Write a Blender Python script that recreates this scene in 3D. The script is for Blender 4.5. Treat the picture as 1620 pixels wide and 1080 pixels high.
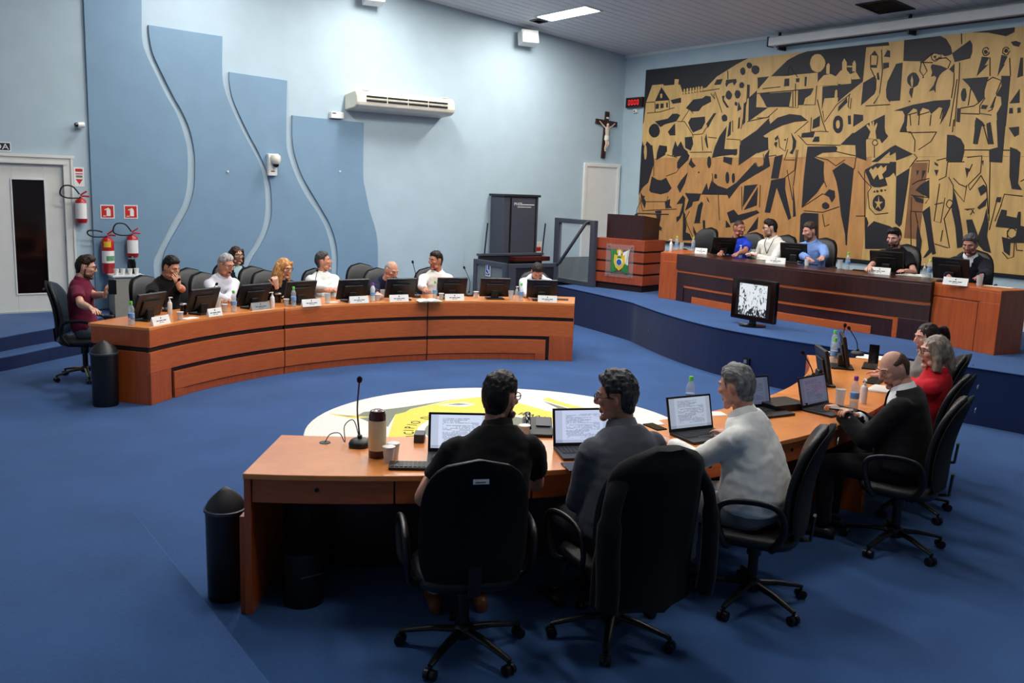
import bpy, math, random
import numpy as np
from mathutils import Vector, Matrix, noise as mnoise
for o in list(bpy.data.objects): bpy.data.objects.remove(o)
scene = bpy.context.scene
COL = scene.collection
rnd = random.Random(7)
PI = math.pi
R = math.radians

# ------------------------------------------------------------------ camera, light, exposure
cam_d = bpy.data.cameras.new('camera'); cam = bpy.data.objects.new('camera', cam_d); COL.objects.link(cam)
cam_d.sensor_width = 36; cam_d.lens = 32.0; cam_d.clip_end = 100; cam_d.clip_start = .05
def _cam():
    p, ro, ya = R(9.7), R(2.05), R(54.2)
    f = np.array([math.cos(p)*math.cos(ya), math.cos(p)*math.sin(ya), -math.sin(p)])
    r = np.array([math.sin(ya), -math.cos(ya), 0]); u = np.cross(r, f)
    c, s = math.cos(ro), math.sin(ro)
    r2, u2 = c*r+s*u, -s*r+c*u
    m = Matrix.Identity(4)
    for i in range(3): m[i][0], m[i][1], m[i][2] = r2[i], u2[i], -f[i]
    m[2][3] = 2.25
    cam.matrix_world = m
_cam()
scene.camera = cam
w = bpy.data.worlds.new('world'); scene.world = w; w.use_nodes = True
w.node_tree.nodes['Background'].inputs[0].default_value = (.55, .65, .8, 1)
w.node_tree.nodes['Background'].inputs[1].default_value = .05
vs = scene.view_settings
vs.view_transform = 'Standard'; vs.look = 'None'; vs.gamma = 1; vs.use_curve_mapping = False
vs.exposure = 0.14
LIGHT_W = 52.0
SPOT_W = 0.0

# ------------------------------------------------------------------ materials
def lin(c):
    return tuple(((v/255)/12.92 if v/255 <= .04045 else ((v/255+.055)/1.055)**2.4) for v in c)
MATS = {}
def nodes(name):
    m = bpy.data.materials.new(name); m.use_nodes = True
    nt = m.node_tree; b = nt.nodes['Principled BSDF']
    MATS[name] = m
    return m, nt, b
def mat(name, rgb, rough=.5, metal=0, noise=0, nscale=20, bump=0, bscale=80, stretch=None, spec=.5, coat=0, sheen=0, trans=0, alpha=1, emit=0, ior=1.45, rgb2=None):
    m, nt, b = nodes(name)
    c = lin(rgb)
    b.inputs['Base Color'].default_value = (*c, 1)
    b.inputs['Roughness'].default_value = rough
    b.inputs['Metallic'].default_value = metal
    b.inputs['Specular IOR Level'].default_value = spec
    b.inputs['Coat Weight'].default_value = coat
    b.inputs['Coat Roughness'].default_value = .15
    b.inputs['Sheen Weight'].default_value = sheen
    b.inputs['Transmission Weight'].default_value = trans
    b.inputs['Alpha'].default_value = alpha
    b.inputs['IOR'].default_value = ior
    if emit:
        b.inputs['Emission Color'].default_value = (*c, 1); b.inputs['Emission Strength'].default_value = emit
    if noise or bump:
        tc = nt.nodes.new('ShaderNodeTexCoord')
        mp = nt.nodes.new('ShaderNodeMapping')
        nt.links.new(tc.outputs['Object'], mp.inputs[0])
        if stretch: mp.inputs['Scale'].default_value = stretch
    if noise:
        n = nt.nodes.new('ShaderNodeTexNoise'); n.inputs['Scale'].default_value = nscale; n.inputs['Detail'].default_value = 5
        nt.links.new(mp.outputs[0], n.inputs[0])
        rp = nt.nodes.new('ShaderNodeValToRGB')
        c2 = lin(rgb2) if rgb2 else tuple(v*(1-noise) for v in c)
        rp.color_ramp.elements[0].color = (*c2, 1); rp.color_ramp.elements[1].color = (*(min(1, v*(1+noise*.5)) for v in c), 1)
        rp.color_ramp.elements[0].position = .3; rp.color_ramp.elements[1].position = .7
        nt.links.new(n.outputs[0], rp.inputs[0]); nt.links.new(rp.outputs[0], b.inputs['Base Color'])
    if bump:
        n2 = nt.nodes.new('ShaderNodeTexNoise'); n2.inputs['Scale'].default_value = bscale; n2.inputs['Detail'].default_value = 3
        nt.links.new(mp.outputs[0], n2.inputs[0])
        bp = nt.nodes.new('ShaderNodeBump'); bp.inputs['Strength'].default_value = bump; bp.inputs['Distance'].default_value = .01
        nt.links.new(n2.outputs[0], bp.inputs['Height']); nt.links.new(bp.outputs[0], b.inputs['Normal'])
    return m
def carpet(name, rgb, lo=.72):
    m, nt, b = nodes(name)
    c = lin(rgb)
    tc = nt.nodes.new('ShaderNodeTexCoord')
    n1 = nt.nodes.new('ShaderNodeTexNoise'); n1.inputs['Scale'].default_value = 1.3; n1.inputs['Detail'].default_value = 6
    n2 = nt.nodes.new('ShaderNodeTexNoise'); n2.inputs['Scale'].default_value = 75; n2.inputs['Detail'].default_value = 8; n2.inputs['Roughness'].default_value = .75
    for n in (n1, n2): nt.links.new(tc.outputs['Object'], n.inputs[0])
    ad = nt.nodes.new('ShaderNodeMath'); ad.operation = 'ADD'
    nt.links.new(n1.outputs[0], ad.inputs[0]); nt.links.new(n2.outputs[0], ad.inputs[1])
    hf = nt.nodes.new('ShaderNodeMath'); hf.operation = 'MULTIPLY'; hf.inputs[1].default_value = .5
    nt.links.new(ad.outputs[0], hf.inputs[0])
    rp = nt.nodes.new('ShaderNodeValToRGB')
    rp.color_ramp.elements[0].position = .34; rp.color_ramp.elements[1].position = .68
    rp.color_ramp.elements[0].color = (*(v*lo for v in c), 1); rp.color_ramp.elements[1].color = (*(v*1.2 for v in c), 1)
    nt.links.new(hf.outputs[0], rp.inputs[0]); nt.links.new(rp.outputs[0], b.inputs['Base Color'])
    b.inputs['Roughness'].default_value = .95; b.inputs['Specular IOR Level'].default_value = .1
    b.inputs['Sheen Weight'].default_value = .12
    bp = nt.nodes.new('ShaderNodeBump'); bp.inputs['Strength'].default_value = .5; bp.inputs['Distance'].default_value = .006
    nt.links.new(n2.outputs[0], bp.inputs['Height']); nt.links.new(bp.outputs[0], b.inputs['Normal'])
    return m
def wood(name, rgb, dark, axis='Z', scale=9, rough=.35, coat=.15, spec=.5):
    """straight grain running along the given object axis"""
    m, nt, b = nodes(name)
    tc = nt.nodes.new('ShaderNodeTexCoord'); mp = nt.nodes.new('ShaderNodeMapping')
    nt.links.new(tc.outputs['Object'], mp.inputs[0])
    st = {'X': (.08, 1, 1), 'Y': (1, .08, 1), 'Z': (1, 1, .08), 'XY': (.25, .25, 2.5)}[axis]
    mp.inputs['Scale'].default_value = st
    n = nt.nodes.new('ShaderNodeTexNoise'); n.inputs['Scale'].default_value = scale*3; n.inputs['Detail'].default_value = 8; n.inputs['Roughness'].default_value = .65
    n3 = nt.nodes.new('ShaderNodeTexNoise'); n3.inputs['Scale'].default_value = 1.1; n3.inputs['Detail'].default_value = 2
    nt.links.new(mp.outputs[0], n.inputs[0]); nt.links.new(tc.outputs['Object'], n3.inputs[0])
    rp = nt.nodes.new('ShaderNodeValToRGB')
    rp.color_ramp.elements[0].position = .28; rp.color_ramp.elements[1].position = .72
    rp.color_ramp.elements[0].color = (*lin(dark), 1); rp.color_ramp.elements[1].color = (*lin(rgb), 1)
    nt.links.new(n.outputs[0], rp.inputs[0])
    mx = nt.nodes.new('ShaderNodeMix'); mx.data_type = 'RGBA'; mx.blend_type = 'MULTIPLY'; mx.inputs[0].default_value = .25
    nt.links.new(rp.outputs[0], mx.inputs[6]); nt.links.new(n3.outputs[0], mx.inputs[7])
    nt.links.new(mx.outputs[2], b.inputs['Base Color'])
    b.inputs['Roughness'].default_value = rough; b.inputs['Coat Weight'].default_value = coat; b.inputs['Coat Roughness'].default_value = .2
    b.inputs['Specular IOR Level'].default_value = spec
    return m
def glass(name, rgb=(225, 235, 238), alpha=.25, rough=.05):
    m, nt, b = nodes(name)
    b.inputs['Base Color'].default_value = (*lin(rgb), 1); b.inputs['Roughness'].default_value = rough
    b.inputs['Alpha'].default_value = alpha; b.inputs['Specular IOR Level'].default_value = .8
    return m
M = MATS
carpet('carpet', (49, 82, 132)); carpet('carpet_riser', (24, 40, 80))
mat('wall_paint', (176, 197, 209), .6, noise=.04, nscale=3, bump=.05, bscale=120)
mat('panel_paint', (122, 154, 180), .55, noise=.05, nscale=3, bump=.05, bscale=120)
mat('ceiling_white', (205, 206, 210), .5, bump=.05, bscale=40)
mat('white_paint', (222, 224, 222), .4, noise=.04, nscale=8)
mat('door_white', (226, 226, 220), .4, noise=.03, nscale=5)
mat('black_glass', (22, 12, 14), .08)
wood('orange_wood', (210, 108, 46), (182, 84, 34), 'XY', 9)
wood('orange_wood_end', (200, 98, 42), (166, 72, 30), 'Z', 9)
wood('lit_top_wood', (246, 158, 84), (230, 136, 66), 'XY', 6, rough=.3, coat=.35)  # orange wood lightened: overhead light and gloss on the tops put into the colour
wood('dark_wood', (66, 30, 26), (40, 16, 16), 'Z', 8, rough=.3, coat=.25)
wood('dark_wood_flat', (76, 32, 22), (44, 18, 16), 'XY', 8, rough=.3, coat=.2)
wood('lectern_wood', (184, 88, 52), (144, 60, 36), 'Z', 14)
mat('groove', (34, 14, 12), .6, noise=.2, nscale=12)
mat('leather', (24, 24, 28), .38, noise=.15, nscale=30, bump=.25, bscale=220, spec=.5)
mat('fabric_black', (16, 16, 20), .9, noise=.2, nscale=60, bump=.3, bscale=400, spec=.2, sheen=.05)
mat('plastic_black', (14, 14, 16), .4, bump=.05, bscale=300)
mat('plastic_dark', (28, 28, 32), .45, noise=.1, nscale=40)
mat('gloss_black', (8, 8, 10), .12, noise=.1, nscale=10)
mat('screen_off', (9, 9, 12), .15, noise=.1, nscale=6)
mat('silver', (190, 192, 196), .3, .9, noise=.08, nscale=40)
mat('steel_dark', (66, 70, 80), .45, .3, noise=.08, nscale=30)
mat('lift_grey', (70, 74, 86), .45, .1, noise=.06, nscale=20)
mat('lift_dark', (38, 40, 48), .5, .1, noise=.06, nscale=20)
mat('ac_white', (226, 222, 205), .4, noise=.03, nscale=10)
mat('white_plastic', (228, 228, 226), .35, noise=.04, nscale=20)
mat('paper', (236, 234, 226), .8, noise=.04, nscale=30)
mat('red_paint', (176, 28, 30), .3, noise=.08, nscale=20, coat=.3)
mat('red_sign', (196, 40, 34), .5, noise=.05, nscale=30)
mat('cream', (226, 210, 170), .4, noise=.04, nscale=20)
mat('brown_plastic', (72, 26, 22), .25, noise=.1, nscale=20, coat=.3)
mat('gold', (206, 168, 106), .5, noise=.18, nscale=2.2, stretch=(1, 4, 1), bump=.08, bscale=60)
mat('gold2', (190, 138, 82), .5, noise=.2, nscale=2.6, stretch=(1, 4, 1), bump=.08, bscale=60)
mat('mural_black', (30, 28, 36), .55, noise=.12, nscale=4)
mat('table_grey', (150, 147, 138), .5, noise=.05, nscale=20)
mat('brown_patch', (136, 92, 58), .5, noise=.2, nscale=4)
mat('mural_line', (48, 34, 24), .6, noise=.1, nscale=20)
mat('bottle_clear', (214, 224, 228), .12, noise=.05, nscale=40, alpha=.32)
mat('bottle_milky', (226, 230, 232), .2, noise=.05, nscale=40, alpha=.85)
mat('cup_clear', (218, 226, 228), .15, noise=.05, nscale=60, alpha=.38)
mat('label_blue', (120, 165, 215), .5, noise=.25, nscale=60)
mat('cap_green', (96, 200, 70), .4, noise=.06, nscale=40)
mat('cap_lime', (190, 205, 80), .4, noise=.06, nscale=40)
mat('cap_purple', (140, 60, 150), .4, noise=.06, nscale=40)
mat('text_dark', (60, 62, 66), .7, noise=.1, nscale=90)
mat('text_black', (20, 20, 24), .7, noise=.1, nscale=90)
mat('sign_blue', (28, 62, 150), .5, noise=.06, nscale=40)
mat('sign_white', (232, 232, 230), .5, noise=.03, nscale=40)
mat('navy_sign', (14, 28, 44), .5, noise=.06, nscale=40)
mat('mosaic_grey', (120, 126, 108), .6, noise=.25, nscale=90)
glass('clear_glass', (205, 220, 226), .16)
glass('acrylic', (225, 230, 232), .08)
mat('crucifix_wood', (50, 18, 18), .35, noise=.25, nscale=20, stretch=(1, 1, .2), coat=.2)
mat('ivory', (226, 206, 184), .5, noise=.06, nscale=30)
mat('led_red', (220, 30, 40), .4, emit=2.2)
mat('lamp_glow', (255, 255, 252), .5, emit=28)
mat('emblem_yellow', (226, 190, 50), .5, noise=.08, nscale=40)
mat('emblem_green', (40, 130, 60), .5, noise=.1, nscale=40)
mat('emblem_blue', (40, 90, 160), .5, noise=.2, nscale=60)

# ------------------------------------------------------------------ mesh helpers
def rotz(a): return np.array([[math.cos(a), -math.sin(a), 0], [math.sin(a), math.cos(a), 0], [0, 0, 1.]])
def rotx(a): return np.array([[1, 0, 0], [0, math.cos(a), -math.sin(a)], [0, math.sin(a), math.cos(a)]])
def roty(a): return np.array([[math.cos(a), 0, math.sin(a)], [0, 1, 0], [-math.sin(a), 0, math.cos(a)]])
class MB:
    """collects geometry; T is a current 4x4-like (rotation, offset) applied to what is added"""
    def __init__(s): s.v = []; s.f = []; s.m = []; s.rot = np.eye(3); s.off = np.zeros(3); s.mi = 0
    def at(s, off=(0, 0, 0), rot=None): s.off = np.array(off, float); s.rot = np.eye(3) if rot is None else rot; return s
    def raw(s, vs, fs):
        b = len(s.v)
        for p in vs: s.v.append(tuple(s.rot @ np.array(p, float) + s.off))
        for f in fs: s.f.append(tuple(b+i for i in f)); s.m.append(s.mi)
        return s
    def box(s, x0, x1, y0, y1, z0, z1):
        return s.raw([(x0,y0,z0),(x1,y0,z0),(x1,y1,z0),(x0,y1,z0),(x0,y0,z1),(x1,y0,z1),(x1,y1,z1),(x0,y1,z1)],
                     [(0,3,2,1),(4,5,6,7),(0,1,5,4),(1,2,6,5),(2,3,7,6),(3,0,4,7)])
    def cbox(s, c, d): return s.box(c[0]-d[0]/2, c[0]+d[0]/2, c[1]-d[1]/2, c[1]+d[1]/2, c[2]-d[2]/2, c[2]+d[2]/2)
    def loft(s, rings, cap=True, closed=True):
        n = len(rings[0]); vs = [p for r in rings for p in r]; fs = []
        for i in range(len(rings)-1):
            for j in range(n if closed else n-1):
                k = (j+1) % n
                fs.append((i*n+j, i*n+k, (i+1)*n+k, (i+1)*n+j))
        if cap and closed:
            fs.append(tuple(range(n-1, -1, -1))); L = (len(rings)-1)*n; fs.append(tuple(L+j for j in range(n)))
        return s.raw(vs, fs)
    def prism(s, poly, z0, z1):
        """poly counter-clockwise in xy"""
        return s.loft([[(x, y, z0) for x, y in poly], [(x, y, z1) for x, y in poly]])
    def lathe(s, prof, n=16, c=(0, 0, 0)):
        """prof: (r, z) from bottom to top"""
        return s.loft([[(c[0]+max(r, 1e-4)*math.cos(2*PI*j/n), c[1]+max(r, 1e-4)*math.sin(2*PI*j/n), c[2]+z) for j in range(n)] for r, z in prof])
    def cyl(s, a, b, r0, r1=None, n=12):
        return s.tube([a, b], [r0, r0 if r1 is None else r1], n)
    def tube(s, path, rad, n=8, flat=None, up=None):
        P = [np.array(p, float) for p in path]
        if not hasattr(rad, '__len__'): rad = [rad]*len(P)
        T = []
        for i in range(len(P)):
            t = P[min(i+1, len(P)-1)]-P[max(i-1, 0)]; l = np.linalg.norm(t); T.append(t/l if l > 1e-9 else np.array([0, 0, 1.]))
        u = np.array(up, float) if up is not None else (np.array([0, 0, 1.]) if abs(T[0][2]) < .9 else np.array([1., 0, 0]))
        rings = []
        for p, t, r in zip(P, T, rad):
            u = u-t*(u @ t); u = u/np.linalg.norm(u); w_ = np.cross(t, u)
            ra, rb = (r if hasattr(r, '__len__') else (r, r*(flat or 1)))
            rings.append([p+w_*ra*math.cos(2*PI*j/n)+u*rb*math.sin(2*PI*j/n) for j in range(n)])
        return s.loft(rings)
    def ell(s, c, rad, n=16, m=10, rot=None):
        rings = []
        for i in range(m+1):
            th = PI*i/m
            ring = []
            for j in range(n):
                q = np.array([max(math.sin(th), .002)*math.cos(2*PI*j/n)*rad[0], max(math.sin(th), .002)*math.sin(2*PI*j/n)*rad[1], -math.cos(th)*rad[2]])
                if rot is not None: q = rot @ q
                ring.append(q+np.array(c, float))
            rings.append(ring)
        return s.loft(rings)
    def arc(s, c, r0, r1, a0, a1, z0, z1, n=12):
        """annular wedge, degrees"""
        rings = []
        for i in range(n+1):
            a = R(a0+(a1-a0)*i/n); ca, sa = math.cos(a), math.sin(a)
            rings.append([(c[0]+r*ca, c[1]+r*sa, z) for r, z in ((r0, z0), (r1, z0), (r1, z1), (r0, z1))])
        return s.loft(rings)
    def strip(s, pts, y0, y1, z0, z1): pass
    def build(s, name, material, parent=None, smooth=False, bevel=0, seg=2):
        me = bpy.data.meshes.new(name); me.from_pydata(s.v, [], s.f)
        ml = material if isinstance(material, (list, tuple)) else [material]
        for q in ml: me.materials.append(M[q] if isinstance(q, str) else q)
        if len(ml) > 1: me.polygons.foreach_set('material_index', s.m)
        import bmesh as _b
        bm = _b.new(); bm.from_mesh(me); _b.ops.recalc_face_normals(bm, faces=bm.faces); bm.to_mesh(me); bm.free()
        if smooth: set_smooth(me, smooth if smooth is not True else 40)
        o = bpy.data.objects.new(name, me); COL.objects.link(o)
        if parent: o.parent = parent
        if bevel:
            md = o.modifiers.new('bevel', 'BEVEL'); md.width = bevel; md.segments = seg; md.limit_method = 'ANGLE'; md.angle_limit = R(40)
        return o
def set_smooth(me, ang=40):
    me.polygons.foreach_set('use_smooth', [True]*len(me.polygons))
    try: me.set_sharp_from_angle(angle=R(ang))
    except Exception: pass
def thing(name, label, cat, loc=(0, 0, 0), rz=0, group=None, rot=None):
    o = bpy.data.objects.new(name, None); COL.objects.link(o); o.empty_display_size = .05
    o.location = loc; o.rotation_euler = (0, 0, rz) if rot is None else rot
    return tag(o, label, cat, group)
def tag(o, label, cat, group=None):
    o['label'] = label; o['category'] = cat
    if group: o['group'] = group
    return o
def struct(o, label=None):
    o['kind'] = 'structure'
    if label: o['label'] = label
    return o
def dup(o, parent=None):
    c = o.copy(); COL.objects.link(c)
    if parent: c.parent = parent
    for ch in list(o.children): dup(ch, c)
    return c
def place(o, loc, rz=None):
    o.location = loc
    if rz is not None: o.rotation_euler = (0, 0, rz)
    return o
def text_mesh(s, size, material, name, parent, loc, rot=(PI/2, 0, 0), align='CENTER', ext=.0008, sx=1):
    cu = bpy.data.curves.new('lettering', 'FONT'); cu.body = s; cu.size = size; cu.extrude = ext; cu.align_x = align; cu.resolution_u = 2
    tmp = bpy.data.objects.new('lettering_tmp', cu); COL.objects.link(tmp)
    dg = bpy.context.evaluated_depsgraph_get()
    me = bpy.data.meshes.new_from_object(tmp.evaluated_get(dg))
    bpy.data.objects.remove(tmp); bpy.data.curves.remove(cu)
    me.materials.clear(); me.materials.append(M[material])
    o = bpy.data.objects.new(name, me); COL.objects.link(o); o.location = loc; o.rotation_euler = rot; o.scale = (sx, 1, 1)
    if parent: o.parent = parent
    return o
def smoothpts(pts, n=6):
    """Catmull-Rom through 2D/3D points"""
    P = [np.array(p, float) for p in pts]; out = []
    for i in range(len(P)-1):
        p0, p1, p2, p3 = P[max(i-1, 0)], P[i], P[i+1], P[min(i+2, len(P)-1)]
        for k in range(n):
            t = k/n
            out.append(.5*((2*p1)+(-p0+p2)*t+(2*p0-5*p1+4*p2-p3)*t*t+(-p0+3*p1-3*p2+p3)*t**3))
    out.append(P[-1]); return out
# ------------------------------------------------------------------ the room
YN, XE = 13.75, 12.42
STAGE = .58
def ceil_z(x): return 4.82+.089*(12.4-x)
XW, YS = -3.2, -4.0
o = MB().box(XW, XE+.2, YS, YN+2.6, -.2, 0).build('floor', 'carpet'); struct(o, 'blue carpeted chamber floor')
# lower tier where the public sits, near the camera
o = MB().prism([(XW, YS), (1.27, YS), (1.3, 5.8), (.5, 5.85), (XW, 5.95)], .0, .14).build('audience_tier', 'carpet', bevel=.012); struct(o, 'low blue carpeted tier with a straight edge')
# stage
stage_front = [(9.42, 13.0), (9.72, 12.2), (9.6, 11.2), (9.42, 10.1), (9.28, 9.7), (9.0, 8.95), (8.78, 8.2), (8.68, 7.5), (8.74, 6.7), (8.92, 5.8), (9.12, 4.9), (9.28, 4.1), (9.42, 3.0), (9.5, 1.0), (9.5, YS)]
sf = [tuple(p) for p in smoothpts(stage_front[1:], 5)]
poly = [(10.14, YN), (10.14, 12.22), (9.75, 12.22)]+sf+[(XE, YS), (XE, YN)]
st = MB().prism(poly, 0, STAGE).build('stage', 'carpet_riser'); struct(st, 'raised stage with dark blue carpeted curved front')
top = MB().prism([(x+(.0 if x > 10 else -.012), y) for x, y in poly], STAGE, STAGE+.012).build('stage_carpet', 'carpet', st, bevel=.008)
# sockets on the stage front
for (x, y, z) in ((9.315, 9.62, .33), (9.19, 9.33, .27), (8.69, 7.15, .25)):
    q = MB().cbox((x-.015, y, z), (.03, .1, .08)); q.mi = 1; q.cbox((x-.034, y, z), (.02, .045, .045))
    so = q.build('floor_socket', ['plastic_black', 'silver'], st, bevel=.003)
# platform at the door with two steps
base = [(-.6, 10.9), (.4, 11.05), (1.18, 11.4), (1.74, 11.83), (2.3, 12.25), (2.9, 12.95), (3.15, YN)]
def inset(c, d):
    out = []
    for i, p in enumerate(c):
        a, b = np.array(c[max(i-1, 0)]), np.array(c[min(i+1, len(c)-1)]); t = (b-a)/np.linalg.norm(b-a)
        out.append((p[0]-t[1]*d, p[1]+t[0]*d))
    return out
b2 = inset(base, .29); b2[-1] = (2.86, YN); b2[0] = (-.6, 11.2)
for k, (c, z0, z1) in enumerate(((base, 0, .155), (b2, .155, .32))):
    cc = [tuple(p) for p in smoothpts(c, 4)]
    pl = [(-.6, YN)]+[(XW, YN), (XW, c[0][1])]+cc
    pl = [(XW, YN), (XW, c[0][1])]+cc
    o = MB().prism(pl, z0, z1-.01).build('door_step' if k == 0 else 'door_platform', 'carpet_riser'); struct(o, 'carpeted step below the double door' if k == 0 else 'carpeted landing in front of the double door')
    MB().prism([(x, y) for x, y in pl], z1-.01, z1).build('step_carpet', 'carpet', o, bevel=.004)
# walls
def wall(name, label, boxes, m='wall_paint'):
    q = MB()
    for b in boxes: q.box(*b)
    return struct(q.build(name, m), label)
DX0, DX1, DZ0, DZ1 = .55, 2.34, .32, 2.33
wn = wall('wall_north', 'pale blue side wall with the air conditioner', [(XW, DX0, YN, YN+.2, 0, 6.5), (DX1, XE+.2, YN, YN+.2, 0, 6.5), (DX0, DX1, YN, YN+.2, DZ1, 6.5), (DX0, DX1, YN, YN+.2, 0, DZ0)])
we = wall('wall_east', 'pale blue end wall behind the stage', [(XE, XE+.2, YS, YN+.2, 0, 6.5)])
ww = wall('wall_west', 'pale blue wall beside the public seats', [(XW-.2, XW, YS, YN+.2, 0, 6.8)])
wsn = wall('wall_south', 'pale blue wall behind the camera', [(XW, XE+.2, YS-.2, YS, 0, 6.8)])
# corridor seen through the open leaf
wall('wall_corridor', 'cream corridor wall beyond the double door', [(XW, 4, YN+2.4, YN+2.6, .0, 3.2), (XW, XW+.1, YN+.2, YN+2.4, 0, 3.2), (3.9, 4, YN+.2, YN+2.4, 0, 3.2), (XW, 4, YN+.2, YN+2.6, 3.0, 3.2)], 'cream')
o = MB().box(XW, 4, YN+.2, YN+2.4, 0, .32).build('floor_corridor', 'dark_wood_flat'); struct(o, 'dark corridor floor')
# ceiling: long white boards running along the room, gently sloped
cb = MB().raw([(XW-.2, YS-.2, ceil_z(XW-.2)+.03), (XE+.2, YS-.2, ceil_z(XE+.2)+.03), (XE+.2, YN+.2, ceil_z(XE+.2)+.03), (XW-.2, YN+.2, ceil_z(XW-.2)+.03),
               (XW-.2, YS-.2, ceil_z(XW-.2)+.12), (XE+.2, YS-.2, ceil_z(XE+.2)+.12), (XE+.2, YN+.2, ceil_z(XE+.2)+.12), (XW-.2, YN+.2, ceil_z(XW-.2)+.12)],
              [(0, 3, 2, 1), (4, 5, 6, 7), (0, 1, 5, 4), (1, 2, 6, 5), (2, 3, 7, 6), (3, 0, 4, 7)]).build('ceiling', 'ceiling_white')
struct(cb, 'light grey boarded sloping ceiling')
bd = MB().raw([(XW, -.094, ceil_z(XW)), (XE, -.094, ceil_z(XE)), (XE, .094, ceil_z(XE)), (XW, .094, ceil_z(XW)), (XW, -.097, ceil_z(XW)+.03), (XE, -.097, ceil_z(XE)+.03), (XE, .097, ceil_z(XE)+.03), (XW, .097, ceil_z(XW)+.03)],
              [(0, 3, 2, 1), (0, 1, 5, 4), (1, 2, 6, 5), (2, 3, 7, 6), (3, 0, 4, 7)])
b0 = bd.build('ceiling_board', 'ceiling_white', cb)
nb = int((YN-YS)/.2)
for i in range(nb):
    b = b0 if i == 0 else b0.copy()
    if i: COL.objects.link(b)
    b.location = (0, YN-.1-i*.2, 0)
# crown trim and baseboards
o = MB().box(XE-.03, XE, YS, YN, ceil_z(XE)-.045, ceil_z(XE)+.03).build('trim_crown', 'white_paint'); struct(o, 'thin white trim under the ceiling on the end wall')
o = MB().box(XE-.018, XE, YS, YN, STAGE+.012, STAGE+.14).build('baseboard_east', 'white_paint', bevel=.004); struct(o, 'white baseboard along the end wall')
# relief wall panels with wavy edges
def wpanel(n, left, right, label):
    L = [tuple(p) for p in smoothpts(left, 4)]; Rr = [tuple(p) for p in smoothpts(right, 4)]
    poly = L[::-1]+Rr          # bottom-left up, across, down the right edge (x, z)
    poly = [(x, z) for x, z in poly]
    q = MB().loft([[(x, YN-.04, z) for x, z in poly], [(x, YN-.001, z) for x, z in poly]])
    o = q.build('trim_%d' % n, 'panel_paint', bevel=.004); struct(o, label); return o
Z0 = .01
wpanel(1, [(2.66, 5.55), (2.66, .33)], [(3.4, 5.55), (3.4, 4.59), (3.39, 4.09), (3.44, 3.88), (3.55, 3.64), (3.69, 3.35), (3.83, 3.1), (3.92, 2.84), (3.97, 2.6), (3.97, 2.31), (3.95, 2.06), (3.88, 1.81), (3.73, 1.55), (3.6, 1.3), (3.51, 1.12), (3.45, .93), (3.5, .33)], 'tall slate blue wall panel with one wavy edge')
wpanel(2, [(3.48, 4.27), (3.49, 4.1), (3.53, 3.89), (3.65, 3.62), (3.8, 3.32), (3.93, 3.09), (4.02, 2.85), (4.07, 2.56), (4.07, 2.28), (4.05, 2.03), (3.97, 1.77), (3.82, 1.5), (3.67, 1.24), (3.59, 1.05), (3.57, .8), (3.62, Z0)],
       [(4.51, 4.24), (4.5, 3.7), (4.55, 3.43), (4.66, 3.17), (4.8, 2.89), (4.93, 2.66), (5.05, 2.43), (5.11, 2.17), (5.13, 1.9), (5.12, 1.67), (5.06, 1.44), (4.93, 1.2), (4.81, 1.03), (4.7, .7), (4.7, Z0)], 'wavy slate blue wall panel, second tallest of four')
wpanel(3, [(4.6, 3.75), (4.6, 3.6), (4.64, 3.39), (4.75, 3.13), (4.9, 2.84), (5.03, 2.61), (5.14, 2.37), (5.21, 2.13), (5.23, 1.87), (5.22, 1.64), (5.15, 1.41), (5.03, 1.18), (4.91, 1.0), (4.8, .7), (4.8, Z0)],
       [(5.49, 3.71), (5.47, 2.82), (5.53, 2.52), (5.65, 2.22), (5.81, 1.95), (5.98, 1.72), (6.11, 1.49), (6.19, 1.25), (6.23, 1.0), (6.22, .7), (6.15, Z0)], 'wavy slate blue wall panel behind the wall camera')
wpanel(4, [(5.57, 3.2), (5.57, 2.83), (5.62, 2.56), (5.73, 2.28), (5.89, 2.02), (6.06, 1.76), (6.2, 1.53), (6.29, 1.28), (6.33, 1.04), (6.32, .7), (6.25, Z0)],
       [(6.78, 3.17), (6.78, 2.34), (6.82, 2.1), (6.9, 1.77), (7.0, 1.49), (7.05, 1.24), (7.06, .85), (7.02, Z0)], 'shortest wavy slate blue wall panel under the air conditioner')
# door_1: double door, one leaf shut
d1 = MB()
prof = [(0, .0), (.02, .035), (.05, .035), (.06, .02), (.1, .02), (.11, .0)]
for x0, x1, z0, z1 in ((DX1-.02, DX1+.1, DZ0, DZ1-.02), (DX0-.1, DX0+.02, DZ0, DZ1-.02), (DX0-.1, DX1+.1, DZ1-.02, DZ1+.1)):
    d1.box(x0, x1, YN-.025, YN+.12, z0, z1)
d1.box(DX0-.12, DX1+.12, YN-.045, YN-.0255, DZ1+.07, DZ1+.11); d1.box(DX1+.07, DX1+.098, YN-.04, YN-.0255, DZ0, DZ1+.068); d1.box(DX0-.1, DX1+.03, YN-.035, YN-.0255, DZ1-.015, DZ1+.02)
d1 = d1.build('door_1', 'door_white'); struct(d1, 'white double door with a dark glazed strip, one leaf open')
lf = MB(); LX0, LX1 = 1.46, 2.32
gx0, gx1, gz0, gz1 = LX0+.24, LX0+.62, .58, 2.1
for b in ((LX0, gx0, DZ0+.01, 2.31), (gx1, LX1, DZ0+.01, 2.31), (gx0, gx1, DZ0+.01, gz0), (gx0, gx1, gz1, 2.31)): lf.box(b[0], b[1], YN+.03, YN+.075, b[2], b[3])
lf.build('door_leaf', 'door_white', d1, bevel=.004)
MB().box(gx0-.0, gx1+.0, YN+.045, YN+.06, gz0, gz1).build('glazed_strip', 'black_glass', d1)
q = MB()
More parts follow.
